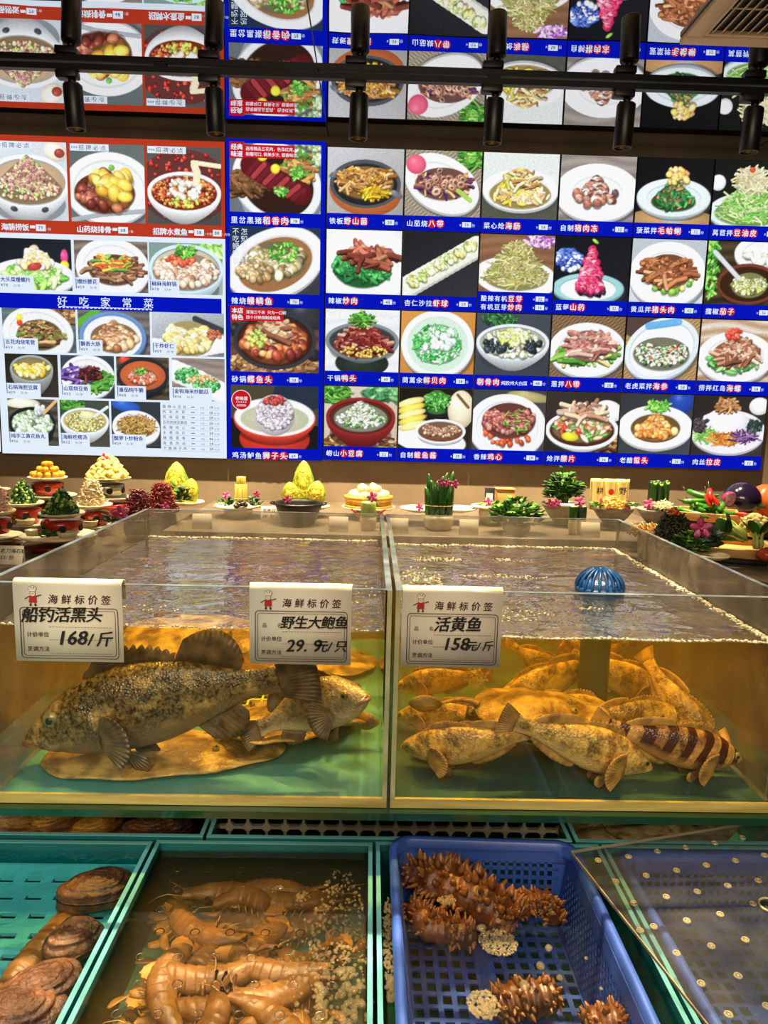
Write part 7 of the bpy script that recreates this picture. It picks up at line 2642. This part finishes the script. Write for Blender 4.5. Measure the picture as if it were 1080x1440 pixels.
# pale stick bundle
p = on(335, 713, 2.74)
plate(p.x, 2.74, p.z - .006, 34 * mpx(2.74), 'cream plate of the pale yellow stick bundle')
drum(p.x, 2.74, KZ + .0005, p.z - .0065, .055, 'low stand under the pale stick bundle plate', 'cream')
zb = p.z + .004
t = thing('stick_bundle', 'upright bundle of pale yellow sticks with a short upper tier', 'vegetable bundle', (on(339, 712, 2.74).x, 2.74, zb))
hh = (712 - 681) * mpx(2.74)
for q in range(9):
    a = 2 * PI * q / 8
    c = (.0165 * math.cos(a), .0165 * math.sin(a)) if q < 8 else (0, 0)
    mb = MB()
    mb.lathe([(.0068, 0), (.0074, .004), (.0074, hh - .003), (.0062, hh)], 12, (*c, 0))
    mb.build('stick', 'stick', t)
for q in range(5):
    a = 2 * PI * q / 5 + .3
    mb = MB()
    mb.lathe([(.0066, hh + .0005), (.0072, hh + .004), (.0072, hh + .026), (.006, hh + .029)], 12, (.0115 * math.cos(a), .0115 * math.sin(a), 0))
    mb.build('short_stick', 'stick', t)
mb = MB()
mb.tube([(.0248 * math.cos(a_), .0248 * math.sin(a_), hh * .35) for a_ in [2 * PI * q / 24 for q in range(25)]], .0014, 5)
mb.build('tie', 'twine', t)
for px_, lb, sd in ((318, 'leafy dark garnish left of the stick bundle', 21), (358, 'leafy dark garnish right of the stick bundle', 22)):
    p = on(px_, 712, 2.70)
    leaves('leaf_garnish', lb, 'garnish', p.x, p.y, p.z + .002, .026, .02, .034, 34, .012, [M['leafdark'], M['leaf']], sd)
orchid(318, 697, 2.68, 'dark pink orchid left of the pale stick bundle', .02)
orchid(361, 695, 2.68, 'dark pink orchid right of the pale stick bundle', .016)
p = on(339, 711, 2.66)
heap('black_fungus', 'small dark heap in front of the stick bundle', 'garnish', p.x, p.y, p.z - .003, .024, .018, 'curl', [M['seaweed']], 24, .008, 23)
card(381, 713, 2.62, 29, 23, 'price card between the stick bundle and the black pan', ['葱姜蒜末', '38/份'])
for px_, Y, lb, ln in ((283, 2.3, 'price card behind the back edge of the left tank', None), (476, 2.3, 'price card left of the egg steamer', None), (561, 2.3, 'price card left of the tall green bundle', None),
                       (660, 2.3, 'price card right of the tall green bundle', None), (832, 2.3, 'price card in front of the noodle bowl', None)):
    card(px_, 739, 2.44, 27, 22, lb, None)

# bamboo steamer with eggs
Y = 2.78
k = mpx(Y)
p = on(518, 714, Y)
plate(p.x, Y, p.z - .008, 38 * k, 'cream plate under the bamboo egg steamer')
drum(p.x, Y, KZ + .0005, p.z - .0085, .06, 'low stand under the egg steamer plate', 'cream')
r_, hh = 34 * k, 16 * k
t = thing('bamboo_steamer', 'round bamboo steamer filled with eggs', 'steamer', (p.x, Y, p.z + .004))
mb = MB()
mb.lathe([(r_ * .9, 0), (r_ * .94, .0), (r_ * .96, hh), (r_ * .90, hh), (r_ * .89, .004), (.0005, .004)], 48)
mb.build('wall', 'bamboo', t)
for zz_, tt in ((.002, .008), (hh - .012, .013)):
    mb = MB()
    mb.lathe([(r_ * .955, zz_), (r_, zz_ + .001), (r_, zz_ + tt), (r_ * .965, zz_ + tt + .001)], 48, cap=False)
    mb.build('hoop', 'bamboo', t)
proto = None
ez = p.z + .004 + hh
for lv, (rad, n) in enumerate(((r_ * .66, 10), (r_ * .25, 4), (r_ * .36, 4))):
    for q in range(n):
        a = 2 * PI * (q + .3 * lv) / n
        loc = (p.x + rad * math.cos(a), Y + rad * math.sin(a), ez + (.002, .004, .026)[lv])
        rot = (RN.uniform(-.6, .6), RN.uniform(.8, 1.6), RN.uniform(0, 6))
        if proto is None:
            mb = MB()
            mb.lathe([(.0005, -.024), (.009, -.022), (.016, -.014), (.0186, -.003), (.0175, .007), (.013, .017), (.007, .0235), (.0005, .0255)], 20)
            proto = tag(mb.build('egg', 'egg', loc=loc, rot=rot), 'pale brown egg heaped in the bamboo steamer', 'egg', 'eggs in the bamboo steamer')
        else:
            o = proto.copy()
            COL.objects.link(o)
            o.location, o.rotation_euler = loc, rot
p = on(518, 722, 2.5)
mb = MB()
rr_ = 11 * mpx(2.5)
mb.lathe([(rr_ * .95, 0), (rr_, .002), (rr_, .05), (rr_ * .94, .053), (rr_ * .8, .053), (rr_ * .78, .045), (.0005, .045)], 24)
tag(mb.build('melon_cup', 'melon', loc=(p.x, p.y, p.z - .012)), 'pale green melon cup in front of the egg steamer', 'melon cup')
drum(p.x, p.y, KZ + .0005, p.z - .0125, .03, 'little stand under the pale green melon cup', 'cream')
p2 = on(521, 705, 2.53)
leaves('leaf_garnish', 'dark sprig behind the melon cup in front of the eggs', 'garnish', p2.x, p2.y + .035, p2.z - .03, .02, .012, .05, 34, .011, [M['leafdark'], M['leaf']], 31)
orchid(524, 699, 2.50, 'pink orchid standing before the egg steamer', .024)
for sg, lb in ((-1, 'red chilli slanting left of the melon cup'), (1, 'red chilli slanting right of the melon cup')):
    q = on(518 + sg * 14, 722, 2.5)
    mb = MB()
    mb.tube([(0, 0, -.012), (sg * .012, 0, .006), (sg * .026, 0, .016)][::sg], [.0022, .004, .004] if sg > 0 else [.004, .004, .0022], 8)
    tag(mb.build('red_chilli', 'chilli', loc=(q.x, q.y, q.z)), lb, 'chilli')

# tall green bundle
Y = 2.55
k = mpx(Y)
p = on(617, 724, Y)
zb = p.z
plate(on(590, 716, 2.66).x, 2.66, on(590, 716, 2.66).z - .008, 28 * mpx(2.66), 'white plate behind the tall green bundle at the left', 'whiteglaze')
plate(on(645, 716, 2.70).x, 2.70, on(645, 716, 2.70).z - .008, 26 * mpx(2.7), 'white plate behind the tall green bundle at the right', 'whiteglaze')
drum(p.x, Y, KZ + .0005, zb - .0005, .055, 'low stand carrying the tall green bundle', 'cream')
t = thing('gourd_bundle', 'tall upright bundle of dark green slender gourds tied with twine', 'vegetable bundle', (p.x, Y, zb))
for q in range(11):
    a = 2 * PI * q / 8 + .2
    rad = .040 if q < 8 else .016
    hh = (62, 52, 44, 58, 40, 50, 56, 46, 60, 54, 48)[q] * k
    cx, cy_ = rad * math.cos(a), rad * .7 * math.sin(a)
    mb = MB()
    mb.tube([(cx, cy_, 0), (cx * 1.02, cy_, hh * .3), (cx * 1.08, cy_, hh * .65), (cx * 1.16 + .004 * math.sin(q), cy_, hh * .9), (cx * 1.22 + .008 * math.sin(q), cy_, hh)], [.0115, .0128, .012, .0075, .0015], 10)
    mb.build('gourd', 'cukeg' if q % 4 else 'leaf', t)
mb = MB()
mb.tube([(.054 * math.cos(a_), .042 * math.sin(a_), .036) for a_ in [2 * PI * q / 30 for q in range(31)]], .0016, 5)
mb.build('tie', 'twine', t)
for px_, py_, lb in ((620, 679, 'pink orchid tucked in the middle of the tall green bundle'), (629, 680, 'dark pink orchid right of centre in the tall green bundle'), (640, 681, 'pale pink orchid at the right side of the tall green bundle'), (590, 713, 'magenta orchid at the left foot of the tall green bundle')):
    orchid(px_, py_, 2.512, lb, .018)

# herbs, box, basil heap
Y = 2.7
p = on(690, 713, Y)
plate(p.x, Y, p.z - .008, 28 * mpx(Y), 'cream plate with orchid left of the green leaf heap')
drum(p.x, Y, KZ + .0005, p.z - .0085, .045, 'low stand under the plate left of the leaf heap', 'cream')
leaves('leaf_garnish', 'small salad leaves on the plate left of the leaf heap', 'garnish', p.x, Y - .01, p.z + .002, .05, .03, .02, 44, .012, [M['leaf'], M['leaflight']], 33)
orchid(687, 706, 2.62, 'dark pink orchid on the plate left of the leaf heap', .022)
p = on(708, 705, 2.9)
t = thing('wooden_box', 'small wooden box standing behind the green leaf heap', 'box', (p.x, p.y, base_z(p.x, p.y)))
hh = on(708, 687, 2.9).z - KZ2
mb = MB()
mb.bbox((-.03, 0, 0), (.045, .05, hh - .008), .003)
mb.build('box_body', 'wood', t)
mb = MB()
mb.bbox((-.033, -.003, hh - .0075), (.048, .053, hh), .003)
mb.build('lid', 'wood', t)
p = on(689, 705, 2.88)
t = thing('menu_stand', 'dark upright card holder beside the wooden box', 'card holder', (p.x, p.y, base_z(p.x, p.y)), (R(-6), 0, 0))
mb = MB()
mb.bbox((-.02, 0, 0), (.02, .006, hh + .004), .002)
mb.build('holder', 'black', t)
mb = MB()
quad(mb, -.015, hh * .4, .012, hh * .4 + .05, -.0008, 0)
mb.build('white_sheet', 'card', t)
p = on(727, 725, 2.5)
leaves('leaf_heap', 'bushy heap of fresh green leaves at the back rim of the right tank', 'vegetable', p.x, p.y, p.z - .03, .088, .05, .088, 230, .017, [M['leaf'], M['leaflight'], M['leaf']], 34)
drum(p.x, p.y, KZ + .0005, p.z - .0305, .05, 'low stand hidden under the green leaf heap', 'cream')

# leafy bush in a bowl
Y = 2.72
k = mpx(Y)
p = on(791, 724, Y)
bt = on(791, 708, Y).z
bowl(p.x, Y, base_z(p.x, Y) + .0005, 31 * k, bt - base_z(p.x, Y), 'grey speckled bowl holding the leafy bush')
leaves('celery_bunch', 'upright dark green leafy bush in a speckled bowl', 'vegetable', p.x - .003, Y, bt - .012, .066, .05, .10, 230, .017, [M['leaf'], M['leaf'], M['leafdark']], 35, 'leaflight', .035)
p2 = on(796, 710, 2.66)
mb = MB()
mb.lathe([(.036, 0), (.038, .003), (.037, .010), (.0005, .011)], 28)
tag(mb.build('white_slices', 'whiteglaze', loc=(p2.x, p2.y, p2.z - .004)), 'white radish disc under the leafy bush', 'radish')
for px_, lb in ((774, 'pink orchid at the left rim of the leafy bush bowl'), (783, 'pale orchid in the middle of the leafy bush bowl')):
    orchid(px_, 708, 2.634, lb, .022)
for px_, m, lb in ((806, 'cukeg', 'short cucumber stub left of the other, beside the leafy bush'), (818, 'leafdark', 'short dark cucumber stub right of the other, beside the leafy bush')):
    p = on(px_, 727, 2.5)
    mb = MB()
    rr_ = 6.5 * mpx(2.5)
    hh = .046
    mb.lathe([(rr_ * .96, 0), (rr_, .003), (rr_, hh - .003), (rr_ * .95, hh)], 20)
    mb.lathe([(rr_ * .9, hh + .0004), (rr_ * .85, hh + .0012), (.0005, hh + .0012)], 20, mi=1)
    tag(mb.build('cucumber_stub', [m, 'cukepale'], loc=(p.x, p.y, p.z - .008)), lb, 'cucumber')
    drum(p.x, p.y, KZ + .0005, p.z - .0085, .016, 'tiny stand under the ' + lb.split(',')[0], 'cream')
orchid(815, 706, 2.483, 'pink orchid on the cucumber stubs', .024)

# noodle rolls in a printed wrap
Y = 2.72
k = mpx(Y)
p = on(861, 727, Y)
bt = on(861, 712, Y).z
bowl(p.x, Y, base_z(p.x, Y) + .0005, 31 * k, bt - base_z(p.x, Y), 'grey speckled bowl holding the noodle pack')
t = thing('noodle_pack', 'tall pack of pale yellow noodle rolls with two black characters and a red dot', 'noodle pack', (on(855, 712, Y).x, Y + .012, bt - .014))
hh = on(855, 674, Y).z - bt + .014
for q in (-1, 0, 1):
    mb = MB()
    cx = q * .046
    mb.lathe([(.022, 0), (.0235, .006), (.0236, hh * .5), (.0245, hh * .9), (.0215, hh)], 24, (cx * 1.0, 0, 0))
    mb.build('noodle_roll', 'noodle', t)
mb = MB()
rows = []
for i in range(41):
    x_ = -.073 + .146 * i / 40
    u = abs(((x_ + .023) / .046) % 1 - .5) * 2
    yy_ = -.0255 * math.sqrt(max(0.05, 1 - (u) ** 2 * .8)) - .001
    rows.append([(x_ * (1 + .03 * (j / 8)), yy_, .02 + (hh - .018) * j / 8) for j in range(9)])
mb.sheet(rows, .0012)
mb.build('printed_wrap', 'film', t)
mb = MB()
disc(mb, .003, hh * .60, .0115, -.0285, 1, 24)
text(mb, '耕', -.054, hh * .54, .028, -.0285, 0, .012)
text(mb, '野', .032, hh * .54, .031, -.0285, 0, .012)
mb.build('print', ['inkblack', 'tagred'], t)
p2 = on(862, 709, 2.62)
heap('noodle_garnish', 'yellow shreds at the foot of the noodle pack', 'food', p2.x, p2.y, p2.z - .004, .04, .022, 'strand', [M['noodle'], M['topping']], 90, .007, 36)
p2 = on(838, 712, 2.62)
leaves('leaf_garnish', 'salad leaves at the left in the noodle bowl', 'garnish', p2.x, p2.y, p2.z - .002, .025, .015, .016, 24, .01, [M['leaflight'], M['leaf']], 37)
p2 = on(888, 711, 2.62)
leaves('leaf_garnish', 'salad leaves at the right in the noodle bowl', 'garnish', p2.x, p2.y, p2.z - .002, .02, .015, .018, 24, .01, [M['leaflight'], M['leaf']], 38)
orchid(845, 708, 2.636, 'pink orchid at the left in the noodle bowl', .024)
orchid(882, 710, 2.636, 'magenta orchid at the right in the noodle bowl', .024)

# cucumber bundle
Y = 2.74
k = mpx(Y)
p = on(921, 731, Y)
bt = on(921, 716, Y).z
bowl(p.x, Y, base_z(p.x, Y) + .0005, 27 * k, bt - base_z(p.x, Y), 'grey speckled bowl holding the cucumber bundle')
t = thing('cucumber_bundle', 'upright bundle of dark cucumbers with pale cut tips', 'vegetable bundle', (on(926, 712, Y).x, Y + .01, bt - .016))
hh = on(926, 676, Y).z - bt + .016
for q in range(6):
    cx, cy_ = (q % 3 - 1) * .0245, (q // 3) * .024 - .012
    mb = MB()
    h2 = hh * (1, .97, 1.02, .98, 1, .96)[q]
    mb.lathe([(.0105, 0), (.0122, .004), (.0122, h2 - .016), (.010, h2 - .004), (.006, h2)], 16, (cx, cy_, 0))
    cu = mb.build('cucumber', 'leafdark' if q % 2 else 'cukeg', t)
    mb = MB()
    mb.M = Matrix.Translation((cx, cy_ - .0078, h2 - .0085)) @ Matrix.Rotation(R(52), 4, 'X')
    mb.lathe([(.0078, 0), (.007, .0022), (.0005, .0026)], 14, sy=1.4)
    mb.build('cut_tip', 'cukepale', cu)
mb = MB()
mb.tube([(.037 * math.copysign(abs(math.cos(a_)) ** .5, math.cos(a_)), .0255 * math.copysign(abs(math.sin(a_)) ** .5, math.sin(a_)), hh * .36) for a_ in [2 * PI * q / 32 for q in range(33)]], .0014, 5)
mb.build('tie', 'twine', t)
orchid(913, 709, 2.668, 'pink orchid beside the cucumber bundle', .026)
p2 = on(934, 712, 2.64)
heap('white_shreds', 'white shreds in the bowl of the cucumber bundle', 'food', p2.x, p2.y, p2.z - .004, .036, .018, 'strand', [M['riceshred']], 90, .006, 39)

# seaweed cone, greens, orange shreds at the right
p = on(945, 764, 2.18)
k = mpx(2.18)
plate(p.x + .01, 2.18, p.z - .012, 33 * k, 'cream plate of the dark seaweed cone')
drum(p.x + .01, 2.18, KZ + .0005, p.z - .0125, .045, 'low stand under the seaweed plate', 'cream')
hh = on(945, 722, 2.18).z - p.z
heap('seaweed_cone', 'dark shredded seaweed cone with orange topping', 'seaweed', p.x, 2.18, p.z, 26 * k, hh, 'strand', [M['seaweed'], M['seaweed'], M['leafdark']], 520, .008, 40, .6)
p2 = on(949, 721, 2.16)
heap('orange_topping', 'orange slices on top of the seaweed cone', 'garnish', p2.x, 2.17, p2.z - .006, .022, .012, 'chunk', [M['topping'], M['chilli']], 22, .008, 41)
p2 = on(972, 766, 2.06)
leaves('parsley_bunch', 'fresh green parsley beside the seaweed cone', 'herb', p2.x, p2.y, p2.z - .02, .05, .03, .06, 120, .013, [M['leaf'], M['leaflight'], M['leafdark']], 42)
p2 = on(1000, 760, 2.12)
leaves('dark_greens', 'dark leaves under the large orchid', 'herb', p2.x, p2.y, p2.z - .02, .03, .03, .05, 60, .014, [M['leafdark']], 43)
orchid(986, 743, 2.02, 'large magenta orchid over the parsley at the right', .036)
p2 = on(1005, 786, 2.03)
plate(p2.x, 2.05, max(p2.z - .004, KZ + .001), .05, 'small cream plate under the dark leaves at the right')
p2 = on(915, 748, 2.3)
plate(p2.x, 2.3, p2.z - .008, .055, 'cream plate of orange shreds behind the tank corner')
heap('orange_shreds', 'orange shreds scattered on a plate behind the right tank corner', 'garnish', p2.x - .01, 2.3, p2.z, .06, .016, 'strand', [M['carrot'], M['noodle'], M['riceshred']], 110, .008, 44)
drum(p2.x, 2.3, KZ + .0005, p2.z - .0085, .04, 'low stand under the plate of orange shreds', 'cream')


def tray(cx, cy_, z, w_, d_, h_, rot, label):
    t = thing('wooden_tray', label, 'tray', (cx, cy_, z), (0, 0, rot))
    mb = MB()
    mb.box((-w_ / 2, -d_ / 2, 0), (w_ / 2, d_ / 2, .008))
    mb.build('tray_base', 'wood', t)
    for a, b in (((-w_ / 2 - .008, -d_ / 2 - .008), (w_ / 2 + .008, -d_ / 2)), ((-w_ / 2 - .008, d_ / 2), (w_ / 2 + .008, d_ / 2 + .008)), ((-w_ / 2 - .008, -d_ / 2), (-w_ / 2, d_ / 2)), ((w_ / 2, -d_ / 2), (w_ / 2 + .008, d_ / 2))):
        mb = MB()
        mb.bbox((*a, 0), (*b, h_), .0015)
        mb.build('tray_side', 'wood', t)
    return t


def riser(cx, cy_, z, w_, d_, rot, label):
    mb = MB()
    mb.bbox((-w_ / 2, -d_ / 2, 0), (w_ / 2, d_ / 2, z - KZ - .0012), .004)
    return tag(mb.build('riser_block', 'black', loc=(cx, cy_, KZ + .0006), rot=(0, 0, rot)), label, 'riser')


# upper wooden tray: green peppers and chillies
Y = 2.55
p = on(995, 732, Y)
zt = p.z + .004
tray(p.x + .01, Y + .02, zt, .185, .17, .030, R(-24), 'upper wooden tray of green peppers and red chillies')
riser(p.x + .01, Y + .02, zt, .15, .13, R(-24), 'black block under the upper wooden tray')
proto = None
PC = (p.x + .01, Y + .02)
for q in range(17):
    lv = 0 if q < 7 else (1 if q < 12 else (2 if q < 15 else 3))
    i = q - (0, 7, 12, 15)[lv]
    n = (7, 5, 3, 2)[lv]
    loc = (PC[0] - .012 + (i - (n - 1) / 2) * .022 + RN.uniform(-.004, .004), PC[1] - .03 + lv * .012 + RN.uniform(-.01, .01), zt + .024 + lv * .019)
    rot = (RN.uniform(-.1, .25), RN.uniform(-.15, .15), R(-24 + RN.uniform(-30, 45)) + (PI / 2 if q % 3 == 0 else 0))
    if proto is None:
        proto = thing('green_pepper', 'long green pepper heaped in the upper wooden tray', 'pepper', loc, rot, 'green peppers in the upper tray')
        mb = MB()
        mb.tube([(0, .058, .004), (0, .054, .003), (.001, .03, 0), (.002, 0, -.001), (.003, -.03, .001), (.006, -.052, .006), (.008, -.060, .009)], [.004, .0095, .0122, .0125, .010, .005, .001], 12)
        mb.build('pod', 'pepper', proto)
        mb = MB()
        mb.tube([(0, .057, .004), (-.003, .068, .008), (-.004, .078, .015)], [.0045, .002, .0018], 7)
        mb.build('stalk', 'leafdark', proto)
    else:
        dup(proto, loc, rot)
for q, (px_, py_, ang, lb) in enumerate(((998, 695, 70, 'red chilli lying topmost on the green peppers'), (1003, 702, 110, 'red chilli below the topmost one on the green peppers'), (996, 703, 80, 'red chilli at the left of the red trio on the green peppers'))):
    pp = on(px_, py_, 2.47)
    t = thing('red_chilli', lb, 'chilli', pp, (R(20), 0, R(ang - 90)))
    mb = MB()
    mb.tube([(0, .03, .004), (0, .026, .003), (0, 0, 0), (.003, -.024, -.006), (.005, -.034, -.012)], [.003, .0095, .011, .007, .001], 10)
    mb.build('pod', 'chilli', t)
    mb = MB()
    mb.tube([(0, .03, .004), (-.002, .042, .012), (-.004, .05, .026)], [.003, .0016, .0012], 6)
    mb.build('stalk', 'leaf', t)

# big aubergine, onion, pumpkin, at the far right
Y = 2.78
p = on(1044, 702, Y)
t = thing('aubergine', 'big round glossy black aubergine behind the onion half', 'aubergine', (p.x, Y, p.z))
mb = MB()
r_ = 25 * mpx(Y)
mb.ell((0, 0, 0), (r_ * 1.05, r_ * .95, r_ * .95), None, 36, 24, amp=.05, fr=14)
mb.build('fruit', 'eggplant', t)
mb = MB()
mb.M = Matrix.Translation((r_ * .55, -r_ * .6, -r_ * .25)) @ Matrix.Rotation(R(100), 4, 'X') @ Matrix.Rotation(R(30), 4, 'Y')
mb.lathe([(.022, .0), (.018, .008), (.007, .012), (.006, .03), (.0005, .031)], 10, wob=lambda a, z_: .25 * math.sin(a * 5))
mb.build('stalk_cap', 'leafdark', t)
p2 = on(1076, 704, 2.85)
t = thing('pumpkin', 'orange pumpkin cut by the right edge of the picture', 'pumpkin', (p2.x + .03, 2.85, p2.z))
mb = MB()
r_ = .085
n, sg = 20, 60
vs = []
for i in range(n + 1):
    th = PI * i / n
    for q in range(sg):
        a = 2 * PI * q / sg
        rb = 1 - .09 * abs(math.cos(a * 5)) ** 6
        vs.append((r_ * 1.1 * math.sin(th) ** .85 * math.cos(a) * rb, r_ * 1.1 * math.sin(th) ** .85 * math.sin(a) * rb, r_ * .82 * math.cos(th) * (1 - .12 * math.exp(-(math.sin(th) * 4) ** 2))))
mb.add(vs, [(i * sg + q, (i + 1) * sg + q, (i + 1) * sg + (q + 1) % sg, i * sg + (q + 1) % sg) for i in range(n) for q in range(sg)])
mb.build('fruit', 'pumpkin', t)
mb = MB()
mb.tube([(0, 0, r_ * .66), (.004, 0, r_ * .85), (.012, -.004, r_ * 1.0)], [.013, .009, .008], 8)
mb.build('stalk', 'twine', t)
zt2 = min(p.z - 25 * mpx(Y) * .97, p2.z - .085 * .84) - .012
tray(p.x + .05, Y + .03, zt2 - .002, .30, .20, .022, R(-8), 'long wooden tray carrying the aubergine and the pumpkin')
riser(p.x + .05, Y + .03, zt2 - .002, .26, .16, R(-8), 'black block under the long wooden tray')
p = on(1027, 702, 2.66)
t = thing('onion_half', 'halved red onion with cut face toward us, in front of the aubergine', 'onion', (p.x, p.y, p.z), (R(12), 0, R(24)))
mb = MB()
n, sg = 12, 28
vs = []
for i in range(n + 1):
    th = PI / 2 * i / n
    for q in range(sg):
        a = 2 * PI * q / sg
        vs.append((.031 * math.sin(th) * math.cos(a), .031 * math.cos(th), .029 * math.sin(th) * math.sin(a)))
mb.add(vs, [(i * sg + q, i * sg + (q + 1) % sg, (i + 1) * sg + (q + 1) % sg, (i + 1) * sg + q) for i in range(n) for q in range(sg)] + [tuple(n * sg + q for q in range(sg))])
mb.build('skin', 'onion', t)
mb = MB()
for q, rr_ in enumerate((.0285, .0215, .0145, .0075)):
    mb.M = Matrix.Translation((0, -.0006 - q * .0004, 0)) @ Matrix.Rotation(PI / 2, 4, 'X')
    mb.lathe([(rr_, -.0003), (rr_ * .98, .0006), (rr_ - .004, .0006)], 24, sy=.94, cap=True, mi=0)
mb.build('cut_face', 'onionw', t)

# lower wooden tray: beans, cauliflower, bok choy, tomato
Y = 2.22
p = on(1058, 786, Y)
zt = p.z + .002
TCX, TCY, TRT = p.x - .005, Y + .10, R(-20)
tray(TCX, TCY, zt, .20, .22, .028, TRT, 'lower wooden tray of beans, cauliflower and bok choy')
riser(TCX, TCY, zt, .17, .18, TRT, 'black block under the lower wooden tray')
pb = on(1028, 752, 2.26)
t = thing('bean_bundle', 'fan of pale green beans in the lower wooden tray', 'beans', pb)
for q in range(22):
    x_ = (q - 10.5) * .0038
    mb = MB()
    mb.tube([(x_ * .35 + .012, .085, .036 + RN.uniform(-.008, .01)), (x_ * .6, .03, .034 + RN.uniform(-.006, .008)), (x_ * 1.0 - .004, -.012, .016), (x_ * 1.2 - .006, -.03, -.016)], [.0022, .0034, .0034, .0018], 7)
    mb.build('bean', 'bean', t)
pb = on(1062, 742, 2.30)
t = thing('cauliflower', 'pale yellow cauliflower head in the lower wooden tray', 'cauliflower', pb)
for q in range(26):
    a, e_ = q * 2.4, math.acos(1 - q / 26 * 1.15)
    mb = MB()
    c = Vector((math.sin(e_) * math.cos(a), math.sin(e_) * math.sin(a), math.cos(e_))) * .036
    mb.ell(c, .0135, None, 12, 8, amp=.18, fr=190)
    mb.build('floret', 'cauli', t)
mb = MB()
mb.lathe([(.02, -.03), (.03, 0), (.02, .02)], 16)
mb.build('stem', 'bokstem', t)
for q, (px_, py_, ang, lb) in enumerate(((1050, 725, 60, 'red chilli at the left behind the cauliflower'), (1062, 728, 100, 'red chilli at the right behind the cauliflower'))):
    pp = on(px_, py_, 2.42)
    t = thing('red_chilli', lb, 'chilli', pp, (0, 0, R(ang)))
    mb = MB()
    mb.tube([(0, .035, .003), (0, .02, .002), (0, -.01, 0), (.004, -.05, -.004)], [.004, .009, .009, .001], 10)
    mb.build('pod', 'chilli', t)
    mb = MB()
    mb.tube([(0, .034, .003), (-.003, .05, .008)], [.003, .0018], 6)
    mb.build('stalk', 'leaf', t)
for q, (px_, py_, lb) in enumerate(((1066, 772, 'bok choy standing at the front of the lower tray'), (1046, 758, 'bok choy lying left of the standing one in the lower tray'))):
    pp = on(px_, py_, 2.19)
    t = thing('bok_choy', lb, 'bok choy', pp, (R(-10), R((0, -62)[q]), 0))
    for k_ in range(5):
        a = 2 * PI * k_ / 5
        dx, dy = math.cos(a), math.sin(a)
        mb = MB()
        mb.tube([(dx * .008, dy * .008, 0), (dx * .013, dy * .013, .016), (dx * .012, dy * .012, .036), (dx * .018, dy * .018, .052)], [.008, .0085, .005, .003], 8, flat=.6)
        mb.build('stem', 'bokstem', t)
        mb = MB()
        d_ = Vector((dx * .7, dy * .7, .75))
        mb.ell(Vector((dx * .028, dy * .028, .068)), (.03, .019, .003), d_.to_track_quat('X', 'Z').to_euler(), 14, 8, amp=.25, fr=50)
        mb.build('leaf_blade', 'leaf' if k_ % 2 else 'leafdark', t)
pp = on(1077, 780, 2.16)
t = thing('tomato', 'orange red tomato at the front corner of the lower wooden tray', 'tomato', pp)
mb = MB()
mb.ell((0, 0, 0), (.027, .027, .021), None, 24, 14)
mb.build('fruit', 'tomato', t)
mb = MB()
mb.lathe([(.009, .0195), (.006, .0225), (.001, .022)], 10, wob=lambda a, z_: .5 * math.sin(a * 5))
mb.build('calyx', 'leaf', t)
